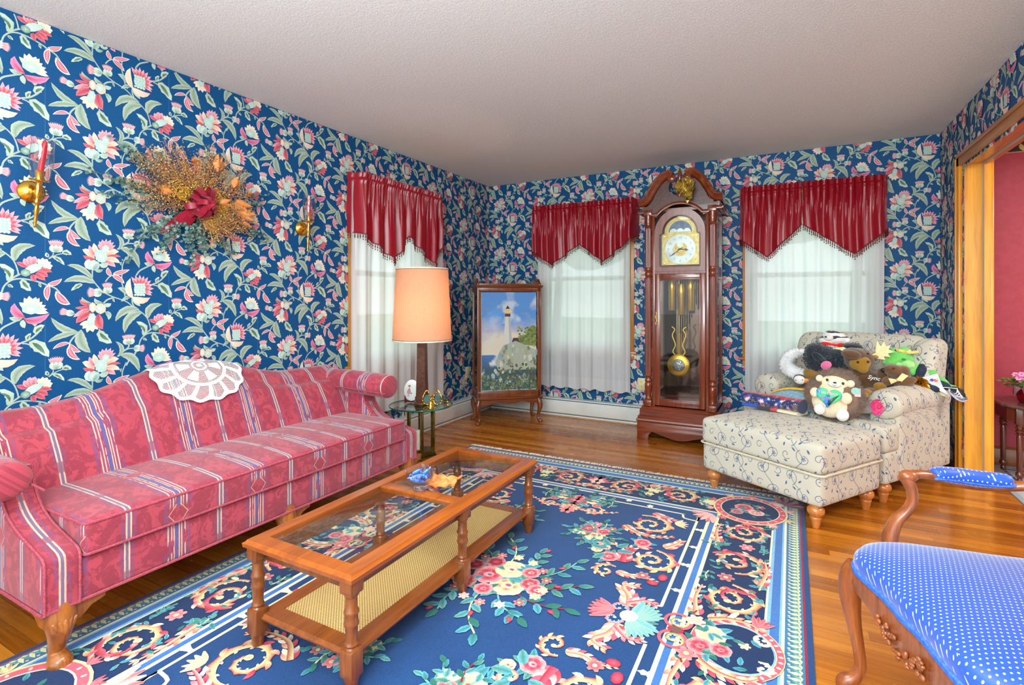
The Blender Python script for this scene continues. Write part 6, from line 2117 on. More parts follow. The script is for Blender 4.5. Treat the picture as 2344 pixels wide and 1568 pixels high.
    for k in range(40): a = r.uniform(0, 6.28); q = r.uniform(0, .043); m.ell((-.03 + q * math.cos(a), YP - .031, .628 + q * math.sin(a)), (.006, .003, .006), None, 6, 4)
    m.build('medallion', SILV, pd, smooth=60)
clock()

# gold gauze bow wired to the pediment
gz = pm('gold_gauze', (206, 176, 84), .35, .55, (170, 132, 50), 40)
t = thing('gold_bow', 'crumpled gold gauze bow tied to the top of the grandfather clock', 'bow', (-.757, 4.405, 2.09))
m = MB(); r = random.Random(8)
for i in range(30):
    a = r.uniform(0, 6.28); q = r.uniform(.0, .068); L = r.uniform(.045, .072); b = r.uniform(0, 6.28); tw_ = r.uniform(-1, 1)
    cy, cz = q * math.cos(a), q * math.sin(a)
    c_, s_ = math.cos(b), math.sin(b)
    m.grid(lambda u, v: (cy + (u - .5) * L * c_ - (v - .5) * .05 * s_, -.022 - .035 * math.sin(PI * u) + .012 * math.sin(5 * v + tw_) - .02 * r.random() * 0 + q * .3, cz + (u - .5) * L * s_ + (v - .5) * .05 * c_ + .012 * math.sin(3 * u + 4 * v + tw_)), 9, 7)
m.build('loops', gz, t, smooth=80)
m = MB(); m.grid(lambda u, v: (.02 + .03 * math.cos(u * 6.28) * (.5 + .5 * v), -.03 - .015 * math.sin(u * 6.28), -.085 - .028 * math.sin(u * 6.28) + (v - .5) * .02), 20, 4); m.build('tail', gz, t, smooth=80)
# ================================================================== curio cabinet in the corner
WAL = wood('curio_walnut', (128, 66, 30), (84, 40, 18), 2, .28, .5, 1.1)
WALX = wood('curio_walnut_across', (128, 66, 30), (84, 40, 18), 0, .28, .5, 1.1)
CUA = math.atan2(.667, .745)
def curio():
    t = thing('curio_cabinet', 'small glazed walnut curio cabinet on cabriole legs standing across the corner', 'cabinet', (-2.462, 4.470, 0), CUA)
    W_, D_ = .325, .155
    mb = MB()
    for sx in (-1, 1):
        for sy in (-1, 1): mb.box(*sorted((sx * (W_ - .012), sx * (W_ - .048 + (.012 if sy > 0 else 0)))), *sorted((sy * (D_ - .010), sy * (D_ - .036))), .255, 1.30, .003)
    for z0, z1 in ((.255, .318), (1.262, 1.30)):
        for sy in (-1, 1): mb.box(-W_ + .02, W_ - .02, *sorted((sy * (D_ - .010), sy * (D_ - .034))), z0, z1, .003)
        for sx in (-1, 1): mb.box(*sorted((sx * (W_ - .012), sx * (W_ - .036))), -D_ + .02, D_ - .02, z0, z1, .003)
    mb.build('frame', WAL, t)
    mb = MB(); mb.box(-W_ + .02, W_ - .02, -D_ + .02, D_ - .02, .258, .270); mb.build('floor_board', WALX, t)
    mb = MB(); mb.box(-W_ + .03, W_ - .03, D_ - .018, D_ - .012, .30, 1.28); mb.build('back_panel', pm('curio_mirror', (120, 112, 108), .1, .85), t)
    mb = MB(); mb.sweep([(-.03, 1.298), (.0, 1.298), (.008, 1.305), (.012, 1.316), (.010, 1.322), (-.03, 1.322)][::-1], [(W_ - .008, D_ - .008, 0), (W_ - .008, -D_ + .004, 0), (-W_ + .008, -D_ + .004, 0), (-W_ + .008, D_ - .008, 0)][::-1]); mb.box(-W_ + .02, W_ - .02, -D_ + .02, D_ - .01, 1.30, 1.32)
    fixn(mb.build('cornice', WALX, t))
    mb = MB()
    gp = [(-D_ + .012, 1.32), (-D_ + .012, 1.335), (-D_ + .05, 1.362), (-D_ + .08, 1.385), (D_ - .06, 1.388), (D_ - .01, 1.38), (D_ - .01, 1.32)]
    for sx in (-1, 1): mb.prism(gp, *sorted((sx * (W_ - .012), sx * (W_ - .030))), 'x', .003)
    mb.box(-W_ + .03, W_ - .03, -D_ + .014, -D_ + .026, 1.32, 1.338, .003)
    mb.build('gallery', WAL, t)
    mb = MB(); mb.box(-W_ + .03, W_ - .03, D_ - .03, D_ - .024, 1.322, 1.392, .002); mb.build('gallery_glass', GLS, t)
    mb = MB(); mb.sweep([(-.03, .236), (.004, .236), (.012, .242), (.012, .248), (.0, .256), (-.03, .256)][::-1], [(W_ - .008, D_ - .008, 0), (W_ - .008, -D_ + .004, 0), (-W_ + .008, -D_ + .004, 0), (-W_ + .008, D_ - .008, 0), (W_ - .008, D_ - .008, 0)][::-1]); fixn(mb.build('base_moulding', WALX, t))
    ap = [(-W_ + .04, .238), (-W_ + .04, .185), (-.20, .192), (-.12, .208), (0, .190), (.12, .208), (.20, .192), (W_ - .04, .185), (W_ - .04, .238)]
    mb = MB(); mb.prism([ap[0]] + spline(ap[1:-1], 5) + [ap[-1]], -D_ + .014, -D_ + .03, 'y'); mb.prism([ap[0]] + spline(ap[1:-1], 5) + [ap[-1]], D_ - .03, D_ - .014, 'y')
    for sx in (-1, 1): mb.box(*sorted((sx * (W_ - .014), sx * (W_ - .03))), -D_ + .03, D_ - .03, .195, .238)
    mb.build('apron', WALX, t)
    for sx in (-1, 1):
        for sy in (-1, 1):
            mb = MB(); ox, oy = sx * (W_ - .034), sy * (D_ - .034); ux, uy = sx * .72, sy * .6
            P = [(ox, oy, .240), (ox + .006 * ux, oy + .006 * uy, .215), (ox + .020 * ux, oy + .02 * uy, .17), (ox + .012 * ux, oy + .012 * uy, .115), (ox - .004 * ux, oy - .004 * uy, .065), (ox + .004 * ux, oy + .004 * uy, .03), (ox + .024 * ux, oy + .024 * uy, .012), (ox + .026 * ux, oy + .026 * uy, 0)]
            mb.tube(spline(P, 4), [q[0] for q in spline([(.024,), (.026,), (.027,), (.020,), (.014,), (.016,), (.023,), (.016,)], 4)], 12); mb.build('leg', WAL, t)
    for sx in (-1, 1):
        mb = MB(); mb.box(*sorted((sx * (W_ - .022), sx * (W_ - .026))), -D_ + .03, D_ - .03, .31, 1.27); mb.build('side_glass', GLS, t)
    mb = MB(); mb.box(-W_ + .045, W_ - .045, -D_ + .018, -D_ + .022, .312, 1.268); mb.build('door_glass', pane_mat('curio_glass', (.98, .99, .985, 1)), t)
    # the lighthouse picture leaning inside, just behind the front glass
    PW, PH = .268, .465; zc = .790
    d = Dec(.0002, .00002); r = random.Random(9)
    o = bpy.data.objects
    mb = MB()
    def sky(a, b):
        z_ = b
        f = noise.fractal(Vector((a * 3, b * 5, 1)), 1, 2, 4)
        if z_ > .36:
            c = mixc(lin((236, 226, 208)), lin((84, 160, 232)), min(1, max(0, (z_ - .52) / .22 + .6 * f)))
            c = mixc(c, lin((196, 176, 214)), max(0, .5 - abs(z_ - .62) / .1) * .6)
            if f > .12 and z_ > .68: c = mixc(c, lin((226, 234, 240)), min(1, (f - .12) * 2.2) * .8)
        else:
            c = mixc(lin((46, 128, 196)), lin((24, 92, 110)), min(1, max(0, (.36 - z_) / .16)))
            if f > .12: c = mixc(c, lin((226, 236, 240)), min(1, (f - .12) * 5))
        return c
    mb.grid(lambda a, b: (-PW + 2 * PW * a, -D_ + .027, zc - PH + 2 * PH * b), 70, 110, colf=sky, flip=False)
    def X_(a): return -PW + 2 * PW * a
    def Z_(b): return zc - PH + 2 * PH * b
    def PG(pts, c, jig=.0):
        d.poly([(X_(a + r.uniform(-jig, jig)), Z_(b + r.uniform(-jig, jig))) for a, b in pts], lin(c))
    PG([(.62, .50), (.70, .56), (.78, .55), (.86, .64), (.95, .66), (1, .64), (1, .44), (.7, .46)], (126, 150, 84))
    for i in range(60): d.blob(X_(r.uniform(.66, 1)), Z_(r.uniform(.48, .64)), .012, .010, 0, lin(r.choice([(112, 140, 70), (154, 172, 96), (84, 116, 66)])), None, 7)
    PG([(.385, .46), (.43, .75), (.51, .75), (.555, .46)], (226, 228, 222)); PG([(.50, .46), (.485, .75), (.51, .75), (.555, .46)], (188, 196, 198))
    PG([(.42, .75), (.42, .78), (.52, .78), (.52, .75)], (62, 66, 72)); PG([(.44, .78), (.44, .83), (.50, .83), (.50, .78)], (240, 214, 150)); PG([(.43, .83), (.47, .865), (.51, .83)], (40, 44, 52))
    PG([(.38, .805), (.44, .82), (.44, .79)], (250, 226, 150)); PG([(.57, .805), (.50, .82), (.50, .79)], (250, 226, 150))
    PG([(.54, .48), (.57, .53), (.66, .53), (.69, .48)], (74, 62, 62))
    PG([(.24, .28), (.31, .38), (.40, .46), (.50, .475), (.62, .50), (.80, .45), (1, .40), (1, .2), (.3, .2)], (176, 190, 176))
    for i in range(46):
        a = r.uniform(.3, 1); b = r.uniform(.24, .46); s_ = r.uniform(.02, .06)
        PG([(a, b), (a + s_, b + s_ * .3), (a + s_ * 1.3, b - s_ * .7), (a + .2 * s_, b - s_)], r.choice([(214, 220, 206), (150, 176, 186), (176, 182, 146), (124, 144, 120), (196, 196, 170)]), .006)
    for i in range(220):
        a = r.uniform(.0, 1) ; b = r.uniform(.0, .25 + .08 * a) * (r.random() ** .4)
        if a < .28 and b > .16: continue
        d.blob(X_(a), Z_(b), r.uniform(.008, .02), r.uniform(.006, .014), r.uniform(0, 3), lin(r.choice([(58, 84, 54), (92, 116, 74), (132, 142, 92), (104, 90, 62), (76, 104, 92)])), None, 7)
    for i in range(16):
        a = r.uniform(.05, 1); b = r.uniform(.03, .2); s_ = r.uniform(.03, .07)
        PG([(a, b), (a + s_ * .4, b + s_ * .45), (a + s_, b + s_ * .2), (a + s_ * 1.1, b - s_ * .3), (a + .3 * s_, b - s_ * .35)], r.choice([(156, 186, 190), (186, 200, 186), (128, 160, 160)]), .005)
    for i in range(150): d.blob(X_(r.uniform(0, 1)), Z_(r.uniform(0, .14)), r.uniform(.005, .012), r.uniform(.004, .008), r.uniform(0, 3), lin(r.choice([(70, 100, 60), (120, 132, 86), (88, 116, 84), (150, 160, 110)])), None, 6)
    d.into(mb, lambda u, v, w: (u, -D_ + .027 - w, v))
    for (a0, a1, b0, b1) in ((-.02, .0, -.03, 1.0), (-.02, 1.0, -.03, 0.0)): mb.box(X_(a0), X_(a1), -D_ + .0262, -D_ + .0272, Z_(b0), Z_(b1), col=lin((176, 206, 206)))
    mb.box(X_(-.02), X_(1), -D_ + .0275, -D_ + .031, Z_(-.03), Z_(1), col=lin((120, 110, 96)))
    g = Graph('watercolour_print'); n = g.noise(g.coord(), 300, 2)
    p = mb.build('lighthouse_picture', g.set(g.mix(.2, g.attr(), g.ramp(n, [(.3, (90, 90, 90)), (.7, (220, 220, 220))]), 'OVERLAY'), .6), None, smooth=0)
    p.location = t.location; p.rotation_euler = t.rotation_euler
    tag(p, 'tall watercolour picture of a white lighthouse on rocks inside the curio cabinet', 'picture')
curio()

# ================================================================== brass lantern pedestal table, lamp and ornaments
LX, LY, LZ = -2.470, 3.145, .397
def lantern_table():
    t = thing('pedestal_table', 'small round glass topped table on a hexagonal brass lantern beside the sofa', 'table', (LX, LY, 0), .25)
    g = Graph('green_edge_glass')
    TGL = pane_mat('table_glass_round', (.88, .95, .92, 1))
    EDG = pm('glass_edge_green', (10, 104, 84), .1, 0, (6, 80, 70), 10, spec=.7)
    mb = MB(); mb.lathe([(0, LZ - .010), (.2365, LZ - .010), (.2365, LZ), (0, LZ)], 72); tp = mb.build('glass_top', TGL, t, smooth=30)
    mb = MB(); mb.lathe([(.2355, LZ - .0105), (.238, LZ - .009), (.2385, LZ - .005), (.238, LZ - .001), (.2355, LZ + .0005)], 72, cap=False); mb.build('glass_edge', EDG, tp)
    R_ = .104
    def hx(r, z_): return [(r * math.cos(i * PI / 3), r * math.sin(i * PI / 3), z_) for i in range(6)]
    mb = MB()
    mb.lathe([(.0, .0), (.128, .0), (.130, .008), (.126, .022), (.112, .026), (.112, .05), (.10, .055), (.0, .055)], 6)
    mb.build('base', BRASSD, t, smooth=20)
    mb = MB(); mb.lathe([(.088, .352), (.106, .352), (.110, .36), (.110, .382), (.104, .3865), (.085, .3865)], 6); mb.build('top_rim', BRASSD, t, smooth=20)
    mb = MB()
    for p in hx(R_, 0): mb.box(p[0] - .0075, p[0] + .0075, p[1] - .0075, p[1] + .0075, .05, .356, .002)
    mb.build('posts', BRASSD, t)
    P = hx(R_ * .97, 0)
    for i in range(6):
        a, b = P[i], P[(i + 1) % 6]
        mb = MB(); mb.add([(a[0], a[1], .055), (b[0], b[1], .055), (b[0], b[1], .352), (a[0], a[1], .352)], [(0, 1, 2, 3)]); mb.build('pane', GLS, t, smooth=0)
lantern_table()
WAXW = pm('ivory_wax', (236, 234, 216), .4, 0, (226, 222, 200), 20, sss=.2)
for k, (x, y, h, lb) in enumerate(((-2.527, 3.098, .10, 'short ivory pillar candle on the left inside the brass lantern table'), (-2.462, 3.098, .155, 'tall ivory pillar candle in the middle of the brass lantern table'))):
    t = thing('pillar_candle', lb, 'candle', (x, y, .0552), 0, 'ivory candles inside the brass lantern')
    mb = MB(); mb.lathe([(0, .012), (.0165, .012), (.0165, h), (.013, h + .003), (.004, h), (0, h)], 18); mb.build('wax', WAXW, t)
    mb = MB(); mb.lathe([(0, 0), (.026, 0), (.027, .006), (.022, .012), (0, .012)], 18); mb.build('cup', BRASSD, t)
    mb = MB(); mb.tube([(0, 0, h), (.002, 0, h + .012)], .001, 5); mb.build('wick', WICK, t)

def lamp():
    t = thing('table_lamp', 'tall table lamp with a brown leather column and lit peach drum shade', 'lamp', (LX - .004, LY + .02, LZ + .0008), .12)
    z0 = .010
    mb = MB(); mb.lathe([(0, 0), (.062, 0), (.064, .006), (.058, .012), (.060, .018), (.05, .022), (0, .022)], 32); mb.build('foot', pm('bronze_foot', (112, 84, 60), .35, .7, (140, 100, 66), 12), t)
    lea = pm('brown_leather', (98, 54, 30), .45, 0, (70, 34, 18), 50, .25, 150, coat=.15)
    mb = MB(); mb.lathe([(.054, .022), (.052, .06), (.046, .25), (.042, .5), (.042, .62)], 4, M=TR(rz=PI / 4 + .2)); mb.build('column', lea, t, smooth=20)
    mb = MB(); mb.tube([(0, 0, .60), (0, 0, .88)], .008, 10); mb.lathe([(0, .64), (.018, .65), (.03, .69), (.032, .73), (.02, .78), (0, .79)], 16); mb.build('lamp_holder', BRASS, t)
    g = Graph('lamp_linen')
    n = g.noise(g.coord('Object', (160, 160, 14)), 1, 3) * .6 + g.noise(g.coord('Object', (14, 14, 160)), 1, 3) * .4
    nt = g.nt
    col = g.ramp(n, [(.3, (236, 194, 158)), (.7, (244, 208, 174))])
    d_ = g.n('ShaderNodeBsdfDiffuse'); tr = g.n('ShaderNodeBsdfTranslucent'); m = g.n('ShaderNodeMixShader'); m.inputs[0].default_value = .55
    nt.links.new(col.k, d_.inputs[0]); nt.links.new(g.ramp(n, [(.3, (252, 176, 128)), (.7, (255, 192, 146))]).k, tr.inputs[0])
    nt.links.new(d_.outputs[0], m.inputs[1]); nt.links.new(tr.outputs[0], m.inputs[2]); nt.links.new(m.outputs[0], g.out.inputs[0])
    zb, zt = .478, 1.030
    mb = MB(); mb.lathe([(.2225, zb), (.1965, zt)], 64, cap=False); sh = mb.build('lamp_shade', g.m, t, smooth=80)
    tm = pm('shade_trim', (238, 226, 206), .7); td = pm('shade_trim_line', (120, 84, 56), .7)
    for r_, z_, s_ in ((.2232, zb + .006, 1), (.1972, zt - .006, -1)):
        mb = MB(); mb.lathe([(r_ - .001, z_ - .006), (r_ + .0015, z_ - .005), (r_ + .0015, z_ + .005), (r_ - .001, z_ + .006)], 64, cap=False); mb.lathe([(r_ + .0002 - .0006 * s_, z_ + s_ * .006), (r_ + .0016 - .0006 * s_, z_ + s_ * .0075), (r_ + .0002 - .0006 * s_, z_ + s_ * .009)], 64, mi=1, cap=False)
        mb.build('shade_trim', [tm, td], sh)
    mb = MB(); mb.tube([(.197, 0, zt - .03), (-.197, 0, zt - .03)], .0015, 5); mb.tube([(0, .197, zt - .03), (0, -.197, zt - .03)], .0015, 5); mb.build('spider', BRASS, sh)
    for k, (dz, w) in enumerate(((.70, 16),)):
        l = bpy.data.lights.new('lamp_bulb', 'POINT'); l.energy = w; l.color = (1, .66, .40); l.shadow_soft_size = .035
        o = bpy.data.objects.new('lamp_bulb', l); COL.objects.link(o); o.location = (LX, LY + .02, LZ + dz)
lamp()

def plaque():
    t = thing('oval_plaque', 'white oval china plaque with a small girl on a red stand on the glass table', 'plaque', (-2.567, 3.155, LZ + .0008), rad(24))
    wht = pm('white_china', (240, 242, 238), .18, 0, (232, 236, 234), 8)
    T = Matrix.Translation((0, 0, .095)) @ Matrix.Rotation(rad(-10), 4, 'X')
    mb = MB(); mb.ell((0, 0, 0), (.060, .006, .080), T, 36, 18); mb.build('plate', wht, t, smooth=80)
    d = Dec(.0066, .00005)
    R_ = lambda a, b, c, e, k: d.blob(a, b, c, e, 0, lin(k), None, 12)
    d.petal((-.020, -.035), (-.020, -.01), (-.016, .015), .015, lin((206, 168, 168)), lin((190, 130, 136)), 6, tipw=.4); R_(-.016, .028, .008, .010, (214, 176, 150)); R_(-.017, .032, .010, .009, (168, 116, 84))
    d.petal((-.004, -.03), (.0, -.022), (.004, -.018), .008, lin((170, 166, 160)), lin((150, 146, 140)), 4); R_(-.02, -.042, .010, .004, (186, 180, 190))
    mb = MB(); d.into(mb, lambda u, v, w: T @ Vector((u, -w, v))); g = Graph('plaque_print'); mb.build('painted_girl', g.set(g.attr(), .3), t, smooth=0)
    st = pm('red_stain_stand', (118, 26, 26), .3, 0, (86, 18, 18), 20)
    mb = MB(); mb.box(-.052, -.044, -.02, .012, 0, .055, .002); mb.box(.030, .038, -.02, .012, 0, .05, .002); mb.box(-.05, .036, .0, .008, .004, .018, .002); mb.build('stand', st, t)
plaque()

def leaf_frame():
    t = thing('double_photo_frame', 'small brass double frame with two pointed leaf openings on the glass table', 'picture frame', (-2.373, 3.160, LZ + .0008), rad(30))
    grn = pm('frame_backing', (62, 96, 92), .5, 0, (76, 112, 104), 30)
    for sx in (-1, 1):
        pts = spline([(0, .006), (.026, .018), (.036, .046), (.026, .078), (.006, .110), (-.010, .095), (-.028, .068), (-.032, .040), (-.022, .014)], 6, True)
        pl = [(sx * (.038 + a * .95), b) for a, b in pts]
        mb = MB(); mb.tube([(a, -abs(a) * .25, b) for a, b in pl], .0045, 8, closed=True)
        for i in range(0, len(pl), 5): mb.ell((pl[i][0], -abs(pl[i][0]) * .25 - .003, pl[i][1]), (.006, .004, .006), None, 8, 6)
        f = mb.build('leaf_frame', BRASS, t)
        mb = MB(); q = spline([(.0, .010), (.022, .026), (.028, .046), (.012, .076), (-.010, .076), (-.024, .050), (-.016, .022)], 5, True)
        mb.add([(sx * (.038 + a * .95), -abs(.038 + a * .95) * .25 + .001, b) for a, b in q], [tuple(range(len(q)))[::sx]]); mb.build('photo_opening', grn, f, smooth=0)
    mb = MB(); mb.tube([(0, 0, .0), (0, 0, .075)], .004, 8); mb.lathe([(0, 0), (.016, 0), (.014, .005), (.006, .012), (0, .013)], 14); mb.build('hinge_post', BRASS, t)
leaf_frame()

t = thing('candle_snuffer', 'shiny brass bell shaped candle snuffer lying on the glass table', 'candle snuffer', (-2.322, 3.070, LZ + .0008), rad(45))
mb = MB(); mb.lathe([(0.027, 0), (.027, .004), (.022, .008), (.018, .022), (.016, .036), (.011, .048), (.006, .052), (.008, .060), (.005, .068), (0, .070)], 24); mb.build('bell', BRASS, t, smooth=60)
mb = MB(); mb.tube([(.0, 0, .056), (.06, .0, .050), (.12, .004, .038)], .0022, 6); mb.ell((.125, .004, .036), (.010, .010, .010)); mb.ell((.127, .004, .012), (.011, .011, .0115)); mb.tube([(.126, .004, .036), (.127, .004, .012)], .004, 6); mb.build('handle', BRASS, t, smooth=60)

# ---- ivory outlet plates
IV = pm('ivory_plastic', (236, 222, 170), .4); IVD = pm('outlet_slots', (60, 54, 40), .5); WHP = pm('white_plastic', (232, 230, 220), .4)
def outlet(loc, rz, lb, m):
    t = thing('wall_outlet', lb, 'outlet', loc, rz)
    mb = MB(); mb.box(-.036, .036, 0, .006, -.058, .058, .004); mb.build('cover_plate', m, t)
    for z_ in (-.02, .02):
        mb = MB(); mb.ell((0, .006, z_), (.014, .0025, .013), None, 16, 8); mb.box(-.006, -.004, .007, .009, z_ - .004, z_ + .004, mi=1); mb.box(.004, .006, .007, .009, z_ - .004, z_ + .004, mi=1); mb.build('socket', [m, IVD], t)
outlet((-1.263, YB - .0032, .375), PI, 'ivory wall outlet between the sheer curtain and the clock', IV)
outlet((XR - .0032, 4.579, .369), PI / 2, 'white wall outlet on the narrow pier behind the armchair', WHP)
outlet((XL + .0032, 4.539, .43), -PI / 2, 'ivory wall outlet behind the curio cabinet', IV)
# ================================================================== soft toys heaped on the armchair
def furm(name, c, c2, rough=.9, sc=260):
    g = Graph(name); v = g.coord(); f = g.noise(v, sc, 3, .7); f2 = g.noise(v, 26, 2)
    g.bump(f, .7, .004)
    return g.set(g.ramp(f * .6 + f2 * .4, [(.35, c2), (.62, c)]), rough, spec=.1, sheen=.5, sheenr=.5)
_dg = None
def plush(name, parent, blobs, mat, voxel=.007, fur=None, smooth=80, seed=1, cut=None):
    """swollen shapes melted into one continuous stuffed body; optional pile as fine spikes"""
    mb = MB()
    for b in blobs:
        c, r = b[0], b[1]; rot = b[2] if len(b) > 2 else None
        mb.ell(c, r if isinstance(r, tuple) else (r, r, r), None, 20, 14, rot=rot)
    o = mb.build(name, mat, parent, smooth=0)
    md = o.modifiers.new('r', 'REMESH'); md.mode = 'VOXEL'; md.voxel_size = voxel
    ms = o.modifiers.new('s', 'SMOOTH'); ms.factor = .5; ms.iterations = 5
    dg = bpy.context.evaluated_depsgraph_get(); me = bpy.data.meshes.new_from_object(o.evaluated_get(dg))
    o.modifiers.clear(); old = o.data; o.data = me; bpy.data.meshes.remove(old); me.name = name
    if fur:
        n, L, w = fur[:3]; keep = fur[3] if len(fur) > 3 else None; droop = fur[4] if len(fur) > 4 else .3
        r_ = random.Random(seed); P = me.polygons; A = [p.area for p in P]
        m2 = MB(); m2.add([v.co[:] for v in me.vertices], [tuple(p.vertices) for p in P])
        for p in r_.choices(list(P), A, k=n):
            c = p.center + Vector((r_.gauss(0, voxel * .5), r_.gauss(0, voxel * .5), r_.gauss(0, voxel * .5)))
            if keep and not keep(c, p.normal): continue
            nrm = (p.normal + Vector((r_.gauss(0, .35), r_.gauss(0, .35), r_.gauss(0, .35) - droop))).normalized()
            if nrm.dot(p.normal) < .1: nrm = p.normal.copy()
            u = nrm.orthogonal().normalized(); v = nrm.cross(u); l = L * r_.uniform(.6, 1.2)
            b0 = p.center - p.normal * .002
            m2.add([b0 + u * w, b0 - u * w * .5 + v * w * .87, b0 - u * w * .5 - v * w * .87, b0 + nrm * l * .6 + u * w * .3, b0 + nrm * l], [(0, 1, 4), (1, 2, 4), (2, 0, 4)])
        par, nm = o.parent, o.name
        bpy.data.objects.remove(o); o = m2.build(name, mat, par, smooth=80)
    else:
        me.polygons.foreach_set('use_smooth', [True] * len(me.polygons))
    return o
def ball(parent, name, c, r, mat, M=None, rot=None, lb=None):
    mb = MB(); mb.ell(c, r if isinstance(r, tuple) else (r, r, r), M, 16, 12, rot=rot); o = mb.build(name, mat, parent, smooth=80)
    return tag(o, lb) if lb else o
def RY(a): return Matrix.Rotation(a, 3, 'Y')
def RX_(a): return Matrix.Rotation(a, 3, 'X')
def RZ_(a): return Matrix.Rotation(a, 3, 'Z')
G1 = 'soft toys heaped on the armchair'
EYE = pm('toy_eye', (14, 14, 18), .12, 0, (20, 20, 26), 5, spec=.8); NOSE = pm('toy_nose', (30, 22, 22), .5)
CREAMP = furm('cream_plush', (248, 230, 196), (238, 214, 176)); WHITEP = furm('white_plush', (244, 240, 234), (228, 222, 216))

def hedgehog():
    t = thing('toy_hedgehog', 'round plush hedgehog with shaggy brown back holding a blue and green heart', 'soft toy', (.226, 3.77, .465), -.08, G1); t.scale = (.83, .83, .83)
    HB = furm('hedgehog_pile', (150, 120, 98), (112, 84, 66))
    k = RY(.12)
    plush('back', t, [((0.012, .0, .160), (.188, .115, .162), k), ((.02, .0, .262), (.135, .085, .092))], HB, .008, (7000, .030, .0022, lambda c, n: n.y > -.8 or c.z > .32, .35))
    plush('belly', t, [((-.012, -.062, .128), (.122, .072, .122)), ((.016, -.050, .258), (.098, .052, .062), RY(.12)), ((0, -.06, .2), (.10, .06, .08))], CREAMP, .006)
    for x, z_, s in ((-.082, .292, .024), (.112, .268, .026)): ball(t, 'ear', (x, -.075, z_), (s, .016, s * 1.05), CREAMP)
    ball(t, 'muzzle', (.012, -.112, .262), (.042, .024, .024), WHITEP, None, RY(.12))
    for x, z_ in ((-.032, .290), (.066, .272)): ball(t, 'eye', (x, -.108, z_), (.009, .006, .010), EYE)
    ball(t, 'nose', (.016, -.132, .276), (.012, .006, .006), NOSE)
    mb = MB(); mb.tube(spline([(.002, -.1365, .262), (.010, -.138, .257), (.020, -.138, .258), (.026, -.1365, .263)], 4), .0012, 5); mb.build('mouth', NOSE, t)
    for x, z_, s in ((-.078, .075, .042), (.062, .048, .046)): ball(t, 'foot', (x, -.125, z_), (s * .9, s * .75, s), WHITEP)
    g = Graph('earth_heart'); n = g.noise(g.coord('Object', (9, 9, 9)), 1, 3)
    HM = g.set(g.ramp(n, [(.42, (30, 96, 190)), (.49, (24, 150, 196)), (.53, (54, 196, 140)), (.65, (72, 200, 128))]), .6, sheen=.3)
    hp = []
    for i in range(44):
        a = 2 * PI * i / 44; x = 16 * math.sin(a) ** 3; y = 13 * math.cos(a) - 5 * math.cos(2 * a) - 2 * math.cos(3 * a) - math.cos(4 * a); hp.append((x / 16 * .082, y / 16 * .076))
    T = Matrix.Translation((-.024, -.150, .175)) @ Matrix.Rotation(.10, 4, 'Y') @ Matrix.Rotation(-.12, 4, 'X')
    mb = MB(); mb.prism(hp, -.012, .022, 'y', .009, M=T, seg=3); h = fixn(mb.build('heart', HM, t, smooth=24))
    TM = T @ Matrix.Translation((0, -.0126, 0)) @ Matrix.Rotation(PI / 2, 4, 'X')
    for tx, sz, x, y, c in (('You Mean', .030, -.006, .026, (240, 176, 200)), ('the', .020, -.002, .006, (18, 70, 150)), ('world', .034, -.012, -.016, (190, 60, 190))):
        mb = MB(); text_geo(tx, sz, TM @ Matrix.Translation((x, y, 0)), mb, extrude=.0006, bold=.0006); mb.build('lettering', pm('thread_' + tx.split()[0], c, .5), h, smooth=0)
    for x, z_, s in ((-.110, .195, .036), (.086, .170, .042)): ball(t, 'paw', (x, -.135, z_), (s * .85, s * .7, s), CREAMP)
    mb = MB(); mb.lathe([(0, 0), (.028, 0), (.028, .0015), (0, .0015)], 28, M=Matrix.Translation((.142, -.115, .225)) @ Matrix.Rotation(PI / 2 + .3, 4, 'X')); mb.build('paper_tag', pm('mint_tag', (176, 222, 208), .5, 0, (150, 206, 196), 50), t)
    mb = MB(); mb.box(.135, .172, -.110, -.1085, .185, .245, M=None); mb.build('care_tag', pm('pink_tag', (238, 196, 196), .6), t)
hedgehog()

